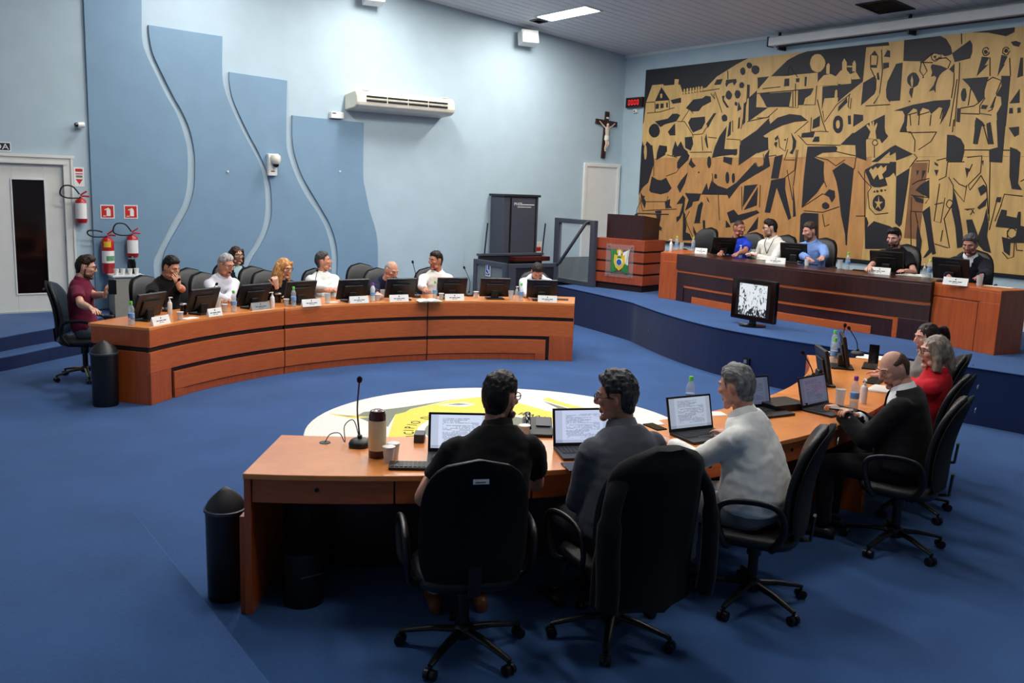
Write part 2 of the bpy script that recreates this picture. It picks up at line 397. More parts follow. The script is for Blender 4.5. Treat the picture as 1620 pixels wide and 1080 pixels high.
for b in ((gx0-.02, gx0, gz0-.02, gz1+.02), (gx1, gx1+.02, gz0-.02, gz1+.02), (gx0, gx1, gz0-.02, gz0), (gx0, gx1, gz1, gz1+.02)): q.box(b[0], b[1], YN+.02, YN+.035, b[2], b[3])
q.build('glazing_bead', 'white_paint', d1, bevel=.003)
for z in (2.05, 1.3, .6): MB().cyl((LX1+.005, YN+.02, z-.05), (LX1+.005, YN+.02, z+.05), .008).build('hinge', 'steel_dark', d1, smooth=True)
# open leaf folded into the corridor
q = MB().box(DX0+.02, DX0+.065, YN+.12, YN+.98, DZ0+.01, 2.31); q.build('open_leaf', 'door_white', d1, bevel=.004)
# door_2: white door up on the stage
d2 = MB()
X0, X1, ZB, ZT = 11.46, 12.38, STAGE+.012, 2.74
for b in ((X0, X0+.07, ZB, ZT), (X1-.07, X1, ZB, ZT), (X0+.07, X1-.07, ZT-.07, ZT)): d2.box(b[0], b[1], YN-.05, YN-.001, b[2], b[3])
d2 = d2.build('door_2', 'door_white', bevel=.006); struct(d2, 'white door with a lever handle below the crucifix')
MB().box(X0+.07, X1-.07, YN-.03, YN-.002, ZB, ZT-.07).build('door_leaf', 'door_white', d2)
MB().cyl((X0+.13, YN-.03, 1.62), (X0+.13, YN-.075, 1.62), .02).cyl((X0+.13, YN-.07, 1.62), (X0+.27, YN-.07, 1.625), .009).build('door_handle', 'steel_dark', d2, smooth=True)

# ------------------------------------------------------------------ ceiling lights
SL = math.atan(.089)
def ceiling_light(x, y, i, k):
    t = thing('ceiling_light', LIGHT_LABELS[i], 'light', (x, y, ceil_z(x)-.002), group='recessed ceiling lights', rot=(0, SL, 0))
    q = MB()
    for b in ((-.19, -.155, -.66, .66), (.155, .19, -.66, .66), (-.155, .155, -.66, -.63), (-.155, .155, .63, .66)): q.box(b[0], b[1], b[2], b[3], -.012, .02)
    q.build('frame', 'white_paint', t, bevel=.003)
    MB().box(-.155, .155, -.63, .63, -.004, .012).build('diffuser', 'lamp_glow', t)
    ld = bpy.data.lights.new('tube_light', 'AREA'); ld.shape = 'RECTANGLE'; ld.size = .3; ld.size_y = 1.2; ld.energy = LIGHT_W*k; ld.color = (1, .95, .88)
    l = bpy.data.objects.new('tube_light', ld); COL.objects.link(l); l.parent = t; l.location = (0, 0, -.02)
    return t
LIGHTS = [(9.71, 12.23, 1.05), (6.9, 12.23, .95), (4.1, 12.23, .6), (9.4, 8.9, 1.1), (6.9, 8.9, 1.65), (4.1, 8.9, 1.5), (9.6, 5.4, .5), (6.7, 5.4, .6), (3.9, 5.4, .8), (1.4, 5.6, .45), (3.9, 1.6, .26)]  # last one is an added fill lamp to brighten the near sitters
LIGHT_LABELS = ['lit recessed ceiling light between the loudspeaker and the projection screen']+['recessed ceiling light above '+q for q in ('the air conditioner wall', 'the wavy wall panels', 'the stage edge by the lectern', 'the middle of the long curved desk', 'the floor medallion', 'the plain end of the stage desk', 'the women at the curved desk', 'the open laptops', 'the beige thermos', 'the chairs of the front row, added as fill')]
for i, (x, y, k) in enumerate(LIGHTS): ceiling_light(x, y, i, k)
# ceiling vents
def vent(x, y, sx, sy, label, m):
    t = thing('ceiling_vent', label, 'vent', (x, y, ceil_z(x)-.001), rot=(0, SL, 0))
    q = MB()
    for b in ((-sx/2, -sx/2+.02, -sy/2, sy/2), (sx/2-.02, sx/2, -sy/2, sy/2), (-sx/2, sx/2, -sy/2, -sy/2+.02), (-sx/2, sx/2, sy/2-.02, sy/2)): q.box(*b, -.012, .01)
    q.build('frame', m, t)
    MB().box(-sx/2+.02, sx/2-.02, -sy/2+.02, sy/2-.02, .0, .006).build('backing', 'plastic_black', t)
    n = int(sy/.06)
    for k in range(n):
        y_ = -sy/2+.03+(sy-.06)*(k+.5)/n
        s_ = MB().at((0, y_, -.004), rotx(.6)).box(-sx/2+.02, sx/2-.02, -.013, .013, -.001, .001).build('slat', 'steel_dark', t)
vent(9.77, 13.1, .22, .24, 'small dark square vent in the ceiling by the loudspeaker', 'steel_dark')
vent(11.78, 7.8, .58, .56, 'large dark square grille in the ceiling beside the projection screen', 'plastic_dark')

t = thing('corridor_lamp', 'round ceiling lamp in the corridor beyond the double door', 'light', (.6, YN+1.3, 3.0))
MB().lathe([(.16, -.05), (.17, 0), (.0, 0)], 24).build('rim', 'white_paint', t, smooth=50); MB().lathe([(0, -.055), (.14, -.052), (.15, -.045)], 24).build('diffuser', 'lamp_glow', t, smooth=50)
ld = bpy.data.lights.new('corridor_light', 'AREA'); ld.shape = 'DISK'; ld.size = .3; ld.energy = 30; ld.color = (1, .86, .6)
l = bpy.data.objects.new('corridor_light', ld); COL.objects.link(l); l.parent = t; l.location = (0, 0, -.06)
# ------------------------------------------------------------------ desks
CF, CN = (4.87, 5.91), (4.4, 8.27)
RI, RO, DH = 4.14, 4.84, .77
def far_desk(a0, a1, end, label):
    """a0<a1 degrees; end: +1 closed end at a1, -1 at a0, 0 none"""
    t = thing('curved_desk', label, 'desk', group='sections of the long curved desk', loc=(CF[0]+RI*math.cos(R((a0+a1)/2)), CF[1]+RI*math.sin(R((a0+a1)/2)), 0))
    c = (CF[0]-t.location[0], CF[1]-t.location[1])
    gap = .09
    A0, A1 = a0+(gap if end != -1 else 0), a1-(gap if end != 1 else 0)
    def part(name, m, *args, bevel=.004):
        q = MB()
        for a in args: q.arc(c, *a)
        return q.build(name, m, t, bevel=bevel)
    part('desktop', 'lit_top_wood', (RI, RO, A0, A1, DH-.03, DH))
    part('top_band', 'orange_wood', (RI, RI+.035, A0, A1, .572, DH-.03))
    part('recess', 'groove', (RI+.022, RI+.05, A0+.05, A1-.05, .02, .575))
    wcol = 4.3        # end column width in degrees
    m0, m1 = (A0+(wcol if end == -1 else 0), A1-(wcol if end == 1 else 0))
    part('front_panel', 'orange_wood', (RI, RI+.035, A0, A1, .318, .524))
    gw = .6
    l0, l1 = m0+(gw if end == -1 else 0), m1-(gw if end == 1 else 0)
    part('front_panel', 'orange_wood', (RI, RI+.035, l0, l1, .085, .272))
    inn = 1.9
    k0, k1 = l0+(inn if end == -1 else 0), l1-(inn if end == 1 else 0)
    part('plinth', 'orange_wood_end', (RI+.012, RI+.04, k0, k1, 0, .08))
    if end == -1: part('panel_foot', 'orange_wood_end', (RI, RI+.035, l0, k0, 0, .085))
    if end == 1: part('panel_foot', 'orange_wood_end', (RI, RI+.035, k1, l1, 0, .085))
    if end == 1: part('end_post', 'orange_wood_end', (RI, RI+.035, m1, A1, 0, .318))
    if end == -1: part('end_post', 'orange_wood_end', (RI, RI+.035, A0, m0, 0, .318))
    if end:
        ae, s_ = (A1, -1) if end == 1 else (A0, 1)
        part('side_panel', 'orange_wood_end', (RI+.035, RO-.03, ae, ae+s_*.5, 0, .524), (RI+.035, RO-.03, ae, ae+s_*.5, .572, DH-.03))
        part('side_recess', 'groove', (RI+.035, RO-.04, ae+s_*.15, ae+s_*.45, .5, .58))
    for ae, s_ in ((A0, 1), (A1, -1)):
        part('gable', 'orange_wood_end', (RI+.05, RO-.04, ae+s_*.52, ae+s_*.9, 0, DH-.03))
    return t
far_desk(103.1, 129.6, 1, 'curved orange wood desk section beside the tall black bin')
far_desk(76.6, 103.1, 0, 'middle section of the long curved orange wood desk')
far_desk(50.0, 76.6, -1, 'curved orange wood desk section in front of the wheelchair lift')

def near_desk(a0, a1, end, label):
    am = (a0+a1)/2
    t = thing('curved_desk', label, 'desk', group='sections of the curved desk across the room', loc=(CN[0]+RI*math.cos(R(am)), CN[1]+RI*math.sin(R(am)), 0))
    c = (CN[0]-t.location[0], CN[1]-t.location[1]); gap = .07
    A0, A1 = a0+(gap if end != -1 else 0), a1-(gap if end != 1 else 0)
    def part(name, m, *args, bevel=.004, parent=t):
        q = MB()
        for a in args: q.arc(c, *a)
        return q.build(name, m, parent, bevel=bevel)
    RU = RI+.73
    part('desktop', 'lit_top_wood', (RI, RU, A0, A1, DH-.03, DH))
    part('modesty_panel', 'dark_wood_flat', (RI+.06, RI+.085, A0+.4, A1-.4, 0, DH-.03))
    part('front_board', 'orange_wood', (RI, RI+.03, A0, A1, .3, DH-.03))
    w_ = (A1-A0-.8)/3
    for k in range(3):
        d0 = A0+.4+k*w_
        dr = part('drawer', 'orange_wood', (RU-.05, RU-.025, d0+.06, d0+w_-.06, DH-.16, DH-.034))
        part('drawer_box', 'dark_wood_flat', (RU-.4, RU-.05, d0+.3, d0+w_-.3, DH-.15, DH-.045), bevel=0, parent=dr)
        a = R(d0+w_/2-.35)
        p0 = np.array([c[0]+(RU-.026)*math.cos(a), c[1]+(RU-.026)*math.sin(a), DH-.085]); dv = np.array([math.cos(a), math.sin(a), 0])
        MB().cyl(p0, p0+dv*.006, .011).build('keyhole', 'plastic_black', dr, smooth=True)
    for ae, s_ in ((A0, 1), (A1, -1)):
        part('leg_panel', 'orange_wood_end', (RI+.02, RU-.015, ae, ae+s_*.42, 0, DH-.03))
    if end == -1:
        part('leg_step', 'orange_wood_end', (RI+.1, RU-.03, A0-.35, A0, 0, .53))
    return t
near_desk(233.4, 260.1, -1, 'curved desk section with the beige thermos on it')
near_desk(260.1, 286.8, 0, 'curved desk section in front of the men in grey and white shirts')
near_desk(286.8, 313.4, 1, 'curved desk section in front of the woman in red')

# presiding desk on the stage
def along(pts, t0, t1, off0, off1, z0, z1, q=None, n=14):
    """slab following the plan polyline pts from parameter t0..t1, from offset off0 to off1 behind it"""
    P = smoothpts(pts, 8) if len(pts) > 2 else [np.array(p, float) for p in pts]
    L = [0]
    for i in range(1, len(P)): L.append(L[-1]+np.linalg.norm(P[i]-P[i-1]))
    def ev(t):
        s = t*L[-1]
        for i in range(1, len(P)):
            if s <= L[i]+1e-9:
                k = (s-L[i-1])/(L[i]-L[i-1]); return P[i-1]*(1-k)+P[i]*k, (P[i]-P[i-1])/np.linalg.norm(P[i]-P[i-1])
        return P[-1], (P[-1]-P[-2])/np.linalg.norm(P[-1]-P[-2])
    q = q or MB(); rings = []
    for i in range(n+1):
        p, tg = ev(t0+(t1-t0)*i/n); nr = np.array([-tg[1], tg[0]])
        if nr[0] < 0: nr = -nr
        a, b = p+nr*off0, p+nr*off1
        rings.append([(a[0], a[1], z0), (b[0], b[1], z0), (b[0], b[1], z1), (a[0], a[1], z1)])
    return q.loft(rings)
PT = STAGE+.73
SB = STAGE+.012
F_left = [(10.22, 10.27), (10.26, 9.9)]
F_mid = [(10.2, 9.9), (10.09, 8.9), (10.05, 7.8), (10.1, 6.8), (10.2, 5.78)]
F_right = [(10.26, 5.78), (10.12, 4.93)]
def pdesk(name, label, pts): return thing(name, label, 'desk', loc=(0, 0, 0), group='sections of the presiding desk')
t = pdesk('presiding_desk', 'narrow orange wood end section of the stage desk beside the lectern', F_left)
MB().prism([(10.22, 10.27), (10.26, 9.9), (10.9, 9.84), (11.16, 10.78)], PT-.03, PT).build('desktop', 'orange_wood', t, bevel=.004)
along(F_left, 0, 1, 0, .03, SB, PT-.03).build('front_board', 'orange_wood_end', t, bevel=.003)
along(F_left, .16, 1, -.012, 0, SB, PT-.13).build('front_panel', 'orange_wood_end', t, bevel=.004)
MB().prism([(10.24, 10.25), (10.27, 10.23), (11.13, 10.72), (11.12, 10.75)], SB, PT-.03).build('side_panel', 'orange_wood_end', t, bevel=.003)
t = pdesk('presiding_desk', 'dark wood middle section of the stage desk with orange bands', F_mid)
along(F_mid, 0, 1, 0, .62, PT-.03, PT).build('desktop', 'dark_wood_flat', t, bevel=.004)
along(F_mid, 0, 1, 0, .03, PT-.235, PT-.03).build('top_band', 'dark_wood', t, bevel=.003)
along(F_mid, 0, 1, .02, .035, PT-.275, PT-.235).build('orange_band', 'orange_wood', t, bevel=.002)
along(F_mid, 0, 1, .04, .06, SB, PT-.275).build('back_board', 'dark_wood', t)
along(F_mid, 0.0, 1, .025, .04, PT-.465, PT-.28).build('front_panel', 'dark_wood', t, bevel=.003)
q = along(F_mid, .04, .91, .03, .045, PT-.50, PT-.465); along(F_mid, .895, .91, .03, .045, SB, PT-.465, q, 2); q.build('orange_band', 'orange_wood', t, bevel=.002)
along(F_mid, .0, .04, .028, .04, SB, PT-.465).build('front_panel', 'dark_wood', t, bevel=.003)
along(F_mid, .91, 1, .028, .04, SB, PT-.465).build('front_panel', 'dark_wood', t, bevel=.003)
along(F_mid, .09, .83, .028, .045, SB, SB+.1).build('orange_plinth', 'orange_wood', t, bevel=.003)
along(F_mid, 0, .01, .03, .6, SB, PT-.03, n=2).build('gable', 'dark_wood', t); along(F_mid, .99, 1, .03, .6, SB, PT-.03, n=2).build('gable', 'dark_wood', t)
t = pdesk('presiding_desk', 'orange wood end section of the stage desk with a plain end face', F_right)
along(F_right, 0, 1, 0, .46, PT-.03, PT).build('desktop', 'orange_wood', t, bevel=.004)
along(F_right, 0, 1, .012, .04, SB, PT-.03).build('front_board', 'orange_wood_end', t, bevel=.003)
q = along(F_right, 0, 1, 0, .012, PT-.15, PT-.03, n=2); along(F_right, .72, 1, 0, .012, SB, PT-.15, q, 2); q.build('front_frame', 'orange_wood_end', t, bevel=.003)
along(F_right, 0, .68, .004, .012, SB, PT-.17, n=2).build('front_panel', 'orange_wood_end', t, bevel=.003)
along(F_right, .97, 1, .04, .44, SB, PT-.03, n=2).build('side_panel', 'orange_wood_end', t, bevel=.003)

# lectern with the town's arms
a = math.atan2(11.78-10.79, 10.15-10.37)          # front edge direction (towards the wall)
t = thing('lectern', 'banded reddish wood lectern with a dark reading box and the coloured arms', 'lectern', (10.3, 11.33, SB), 0)
t.rotation_euler = (0, 0, a-PI/2)
# local: front faces -x, width along y
W2, D = .50, .62
MB().box(.03, D-.03, -W2+.03, W2-.03, 0, .11).build('plinth', 'groove', t)
for k in range(4):
    z0 = .11+k*.188
    MB().box(0, D, -W2, W2, z0, z0+.155).build('band', 'lectern_wood', t, bevel=.004)
MB().box(.012, D-.012, -W2+.012, W2-.012, .1, .84).build('core', 'groove', t)
MB().box(0, D, -W2, W2, .829, .85).build('ledge', 'lectern_wood', t, bevel=.003)
q = MB(); q.raw([(.12, -.38, .85), (D-.02, -.38, .85), (D-.02, .36, .85), (.12, .36, .85), (.12, -.38, 1.25), (D-.02, -.38, 1.2), (D-.02, .36, 1.2), (.12, .36, 1.25)], [(0,3,2,1),(4,5,6,7),(0,1,5,4),(1,2,6,5),(2,3,7,6),(3,0,4,7)])
q.build('reading_box', 'dark_wood', t, bevel=.005)
MB().box(.3, D+.02, -.52, -.1, 1.27, 1.285).build('reading_tablet', 'plastic_black', t, bevel=.004)
# acrylic plate and arms
ac = MB().box(-.03, -.022, -.32, .24, .22, .76).build('acrylic_plate', 'acrylic', t)
for y in (-.27, .19):
    for z in (.25, .73): MB().cyl((0, y, z), (-.04, y, z), .012).build('standoff', 'silver', ac, smooth=True)
def fl(pts, x, m, name, parent, mirror=False):
    q = MB().loft([[(x, y, z) for y, z in pts], [(x-.006, y, z) for y, z in pts]]); return q.build(name, m, parent)
EY, EZ = -.05, .49
sh = [(-.1, .1), (-.11, -.02), (-.07, -.1), (0, -.155), (.07, -.1), (.11, -.02), (.1, .1), (.05, .085), (0, .11), (-.05, .085)]
fl([(EY+.02-y*0-.0+y, EZ+z) for y, z in [(.04, .14), (.17, .2), (.15, .02), (.16, -.2), (.03, -.17)]], -.034, 'emblem_green', 'banner', ac)
fl([(EY-.02+y, EZ+z) for y, z in [(-.04, .14), (-.17, .2), (-.15, .06), (-.15, -.06), (-.03, -.02)]], -.034, 'sign_white', 'banner', ac)
fl([(EY-.02+y, EZ+z) for y, z in [(-.03, -.02), (-.15, -.06), (-.16, -.2), (-.03, -.17)]], -.034, 'emblem_green', 'banner', ac)
fl([(EY+y*1.05, EZ+z*1.05) for y, z in sh], -.040, 'emblem_yellow', 'shield', ac)
MB().cyl((-.045, EY, EZ-.02), (-.05, EY, EZ-.02), .066, n=20).build('medallion', 'sign_white', ac)
MB().cyl((-.05, EY, EZ-.02), (-.054, EY, EZ-.02), .05, n=20).build('medallion', 'emblem_blue', ac)
fl([(EY+y, EZ+z) for y, z in [(-.035, .045), (-.035, .075), (.035, .075), (.035, .045)]], -.046, 'emblem_green', 'tree', ac)
fl([(EY+y, EZ+z) for y, z in [(-.05, .12), (-.06, .19), (-.035, .165), (-.02, .205), (0, .17), (.02, .205), (.035, .165), (.06, .19), (.05, .12)]], -.042, 'emblem_yellow', 'crown', ac)
fl([(EY+y, EZ+z) for y, z in [(-.03, .09), (-.02, .165), (0, .18), (.02, .165), (.03, .09)]], -.045, 'sign_white', 'dove', ac)
for s_ in (-1, 1): MB().tube([(-.036, EY+s_*.11, EZ-.22), (-.036, EY+s_*.175, EZ+.22)], .006).build('flag_pole', 'silver', ac)
# lectern microphone
t2 = thing('lectern_microphone', 'slim gooseneck microphone rising from the lectern', 'microphone', (10.62, 11.3, SB+1.25))
MB().lathe([(.03, -.02), (.028, .012), (.01, .02)]).build('base', 'plastic_black', t2, smooth=True)
MB().tube(smoothpts([(0, 0, .0), (-.01, -.02, .1), (-.02, -.09, .2), (-.03, -.17, .29)], 5), .005).build('gooseneck', 'steel_dark', t2, smooth=True)
MB().ell((-.032, -.185, .305), (.012, .016, .02)).build('capsule', 'plastic_black', t2, smooth=True)

# television on the stage edge
t = thing('television', 'black television on the stage edge showing a black and white picture', 'television', (9.22, 7.55, SB), R(-92))
# local: screen faces -y after rotation => towards the floor of the chamber (-x)
MB().box(-.36, .36, -.03, .03, .07, .60).build('housing', 'gloss_black', t, bevel=.012)
MB().box(-.28, .28, -.032, -.029, .12, .55).build('bezel', 'plastic_black', t)
tv_screen = MB().box(-.225, .225, -.036, -.031, .135, .535)
MB().box(-.04, .04, -.02, .02, .0, .08).build('neck', 'gloss_black', t)
MB().lathe([(.17, 0), (.17, .012), (.1, .02)], 24).build('foot', 'gloss_black', t, smooth=True)
q = MB(); q.at((-.1, -.05, .0)).cbox((0, 0, .025), (.14, .02, .012)); q.build('trim_strip', 'silver', t, bevel=.003)
m, nt, b = nodes('tv_picture')
tc = nt.nodes.new('ShaderNodeTexCoord'); n1 = nt.nodes.new('ShaderNodeTexNoise'); n1.inputs['Scale'].default_value = 16; n1.inputs['Detail'].default_value = 3; n1.inputs['Distortion'].default_value = 1.5
mp = nt.nodes.new('ShaderNodeMapping'); mp.inputs['Scale'].default_value = (1.6, 1, .8)
nt.links.new(tc.outputs['Object'], mp.inputs[0]); nt.links.new(mp.outputs[0], n1.inputs[0])
sx = nt.nodes.new('ShaderNodeSeparateXYZ'); nt.links.new(tc.outputs['Object'], sx.inputs[0])
mr = nt.nodes.new('ShaderNodeMapRange'); mr.inputs[1].default_value = .17; mr.inputs[2].default_value = .3; mr.inputs[3].default_value = -.09; mr.inputs[4].default_value = .06
nt.links.new(sx.outputs[2], mr.inputs[0])
ad = nt.nodes.new('ShaderNodeMath'); ad.operation = 'ADD'; nt.links.new(n1.outputs[0], ad.inputs[0]); nt.links.new(mr.outputs[0], ad.inputs[1])
rp = nt.nodes.new('ShaderNodeValToRGB'); rp.color_ramp.elements[0].position = .44; rp.color_ramp.elements[1].position = .49
rp.color_ramp.elements[0].color = (.01, .012, .02, 1); rp.color_ramp.elements[1].color = (.75, .8, .84, 1)
nt.links.new(ad.outputs[0], rp.inputs[0]); nt.links.new(rp.outputs[0], b.inputs['Emission Color']); b.inputs['Emission Strength'].default_value = .9
b.inputs['Base Color'].default_value = (.01, .01, .01, 1)
tv_screen.build('screen', 'tv_picture', t)
# ------------------------------------------------------------------ people
TMP = bpy.data.scenes.new('workbench')
def voxel(q, vox, it=4, fac=.5, dec=0):
    me = bpy.data.meshes.new('work'); me.from_pydata(q.v, [], q.f)
    ob = bpy.data.objects.new('work', me); TMP.collection.objects.link(ob)
    md = ob.modifiers.new('r', 'REMESH'); md.mode = 'VOXEL'; md.voxel_size = vox
    if it:
        s = ob.modifiers.new('s', 'SMOOTH'); s.iterations = it; s.factor = fac
    if dec:
        d = ob.modifiers.new('d', 'DECIMATE'); d.ratio = dec
    vl = TMP.view_layers[0]; vl.update()
    ev = ob.evaluated_get(vl.depsgraph); m2 = ev.to_mesh()
    n = len(m2.vertices); co = np.empty(n*3, dtype=np.float32); m2.vertices.foreach_get('co', co)
    no = np.empty(n*3, dtype=np.float32); m2.vertices.foreach_get('normal', no)
    fs = [tuple(p.vertices) for p in m2.polygons]
    ev.to_mesh_clear(); bpy.data.objects.remove(ob); bpy.data.meshes.remove(me)
    return co.reshape(-1, 3).astype(float), fs, no.reshape(-1, 3).astype(float)
def mesh_obj(name, v, f, mats, parent, mi=None, smooth=True):
    me = bpy.data.meshes.new(name); me.from_pydata([tuple(x) for x in v], [], f)
    for m_ in mats: me.materials.append(M[m_] if isinstance(m_, str) else m_)
    if mi is not None: me.polygons.foreach_set('material_index', mi)
    if smooth: me.polygons.foreach_set('use_smooth', [True]*len(me.polygons))
    o = bpy.data.objects.new(name, me); COL.objects.link(o)
    if parent: o.parent = parent
    return o
# --- head template: centre between the ears, face +y
def head_template():
    q = MB(); rings = []; n, m = 40, 30
    for i in range(m+1):
        th = PI*i/m; ring = []
        for j in range(n):
            a = 2*PI*j/n
            d = np.array([max(math.sin(th), .004)*math.cos(a), max(math.sin(th), .004)*math.sin(a), -math.cos(th)])
            sq = lambda v, e: math.copysign(abs(v)**e, v)
            x, y, z = .076*sq(d[0], .92), .097*d[1], .118*d[2]
            if z < 0:
                k = (-z/.118)
                x *= 1-.33*k**1.6
                if y < 0: y *= 1-.42*k
                else: y *= 1-.06*k
            else:
                k = z/.118; x *= 1-.05*k
                if y > 0: y *= 1-.04*k
            ring.append((x, y-.002, z))
        rings.append(ring)
    q.loft(rings)
    q.tube([(0, .086, .03), (0, .1, .006), (0, .112, -.014), (0, .108, -.026)], [.007, .0095, .0125, .011], 10)
    for s in (-1, 1):
        q.ell((s*.012, .1, -.022), (.009, .011, .008), 10, 8)
        q.ell((s*.043, .068, -.01), (.024, .022, .02), 12, 8)
        q.tube([(s*.008, .088, .034), (s*.03, .086, .037), (s*.052, .07, .03)], [.009, .010, .008], 8)
        q.ell((s*.078, -.006, .0), (.008, .02, .032), 10, 8, rotz(s*.35))
        q.ell((s*.048, .035, -.075), (.02, .035, .022), 10, 8)
    q.ell((0, .083, -.054), (.024, .013, .007), 12, 8); q.ell((0, .082, -.067), (.021, .013, .008), 12, 8)
    q.ell((0, .074, -.1), (.026, .022, .018), 12, 8)
    q.tube([(0, -.03, -.05), (0, -.028, -.11), (0, -.03, -.18)], [.05, .052, .058], 16)
    v, f, no = voxel(q, .0052, 3, .5)
    for s in (-1, 1):
        c = np.array([s*.031, .088, .018]); d2 = ((v-c)**2/np.array([.015, .02, .009])**2).sum(1)
        v[:, 1] -= .010*np.exp(-d2)
    mi = []
    for p in f:
        c = v[list(p)].mean(0)
        mi.append(1 if (abs(c[0]) < .022 and -.073 < c[2] < -.051 and c[1] > .08) else 0)
    return v, f, no, mi
HV, HF, HN, HM = head_template()
_e = MB()
for s in (-1, 1): _e.ell((s*.031, .0725, .018), (.0125, .0125, .0105), 12, 8)
_e.mi = 1
for s in (-1, 1): _e.ell((s*.031, .0815, .0175), (.0055, .0045, .0055), 8, 6)
EYE = _e
def hand_template(curl, spread=.0, thumb=.5):
    """right hand: wrist at origin, fingers +y, palm -z, thumb -x"""
    q = MB()
    q.tube([(0, -.04, 0), (0, 0, 0), (-.004, .03, -.002), (-.003, .075, -.004), (-.002, .093, -.005)], [(.027, .02), (.027, .018), (.036, .016), (.041, .0145), (.036, .011)], 14, up=(0, 0, 1))
    for x, L, sp in ((-.031, .068, -.10), (-.0105, .078, -.03), (.0105, .072, .04), (.030, .056, .11)):
        p = np.array([x, .088, -.004]); a = R(8+curl*.5); pts = [p-np.array([0, .015, 0]), p]
        for k, fr in enumerate((.45, .3, .25)):
            p = p+L*fr*np.array([math.sin(sp+spread*x*20)*math.cos(a), math.cos(a)*math.cos(sp), -math.sin(a)]); pts.append(p); a += R(curl*(.75 if k == 0 else .6))
        q.tube(pts, [.0098, .0096, .009, .0085, .0068], 8)
    b = np.array([-.026, .022, -.008]); d = np.array([-.6, .62, -.35*thumb-.15]); d /= np.linalg.norm(d)
    e = np.array([-.25, .9, -.3*thumb]); e /= np.linalg.norm(e)
    q.tube([b, b+d*.03, b+d*.042+e*.02, b+d*.042+e*.045], [.0145, .0115, .0105, .008], 8)
    v, f, no = voxel(q, .0048, 2, .4)
    return v, f
HANDS = {'relaxed': hand_template(26), 'grip': hand_template(62, thumb=1.2), 'flat': hand_template(10), 'fist': hand_template(85, thumb=1.4)}
SKINS = {}
def skin(rgb):
    k = 'skin_%d_%d_%d' % rgb
    if k not in MATS:
        m_ = mat(k, rgb, .5, noise=.1, nscale=30, bump=.06, bscale=250, spec=.4)
        b = m_.node_tree.nodes['Principled BSDF']; b.inputs['Subsurface Weight'].default_value = .08; b.inputs['Subsurface Radius'].default_value = (.02, .008, .005)
    return k
def cloth(rgb, rough=.85, stripes=None, sheen=.05):
    k = 'cloth_%d_%d_%d_%s' % (*rgb, stripes is not None)
    if k not in MATS:
        m_ = mat(k, rgb, rough, noise=.1, nscale=14, bump=.12, bscale=380, spec=.2, sheen=sheen)
    return k
def hairmat(rgb, grey=None):
    k = 'hair_%d_%d_%d' % rgb
    if k not in MATS:
        mat(k, rgb, .5, noise=.45, nscale=60, stretch=(1, .35, .35), bump=.5, bscale=160, spec=.35, rgb2=grey)
    return k
mat('lips', (168, 96, 88), .45, noise=.08, nscale=60)
mat('eye_white', (215, 210, 205), .25, noise=.03, nscale=60); mat('iris', (34, 22, 18), .2, noise=.1, nscale=60)
mat('glasses', (16, 15, 16), .25, noise=.05, nscale=40)
mat('shoe_black', (18, 17, 18), .4, noise=.1, nscale=30); mat('shoe_brown', (110, 62, 34), .5, noise=.2, nscale=30)
mat('mouth_dark', (60, 22, 22), .6, noise=.05, nscale=60)

def ninterp(y, ys, zs): return np.interp(y, ys, zs)
def shell(mask, thick, name, m_, root, Rh, hc, sc, jitter=.3, seed=0):
    """hair or beard lifted off the head template where mask holds"""
    idx = [p for p in HF if all(mask[i] for i in p)]
    if not idx: return None
    used = sorted({i for p in idx for i in p}); mp_ = {u: k for k, u in enumerate(used)}; n = len(used)
    base = HV[used]; nor = HN[used]; th = thick[used].copy()
    for k in range(n):
        p = base[k]
        th[k] *= 1+jitter*mnoise.noise(Vector((p[0]*70+seed, p[1]*40, p[2]*40)))+jitter*.7*mnoise.noise(Vector((p[0]*190+seed, p[1]*90, p[2]*90)))
    edge = {}
    for p in idx:
        for a, b in zip(p, p[1:]+p[:1]):
            e = (min(a, b), max(a, b)); edge[e] = edge.get(e, 0)+1
    bnd = {i for e, c in edge.items() if c == 1 for i in e}
    ring = set(bnd); seen = set(bnd)
    for fac in (.2, .5, .75, .9):
        for u in ring: th[mp_[u]] *= fac
        nxt = set()
        for p in idx:
            if any(i in ring for i in p): nxt.update(i for i in p if i not in seen)
        seen |= nxt; ring = nxt
    out = base+nor*th[:, None]; inn = base-nor*.002
    V = np.vstack([out, inn]); F = [tuple(mp_[i] for i in p) for p in idx]+[tuple(n+mp_[i] for i in reversed(p)) for p in idx]
    for p in idx:
        for a, b in zip(p, p[1:]+p[:1]):
            if edge[(min(a, b), max(a, b))] == 1: F.append((mp_[b], mp_[a], n+mp_[a], n+mp_[b]))
    V = (V*sc) @ Rh.T+hc
    return mesh_obj(name, V, F, [m_], root)
X_, Y_, Z_ = HV[:, 0], HV[:, 1], HV[:, 2]
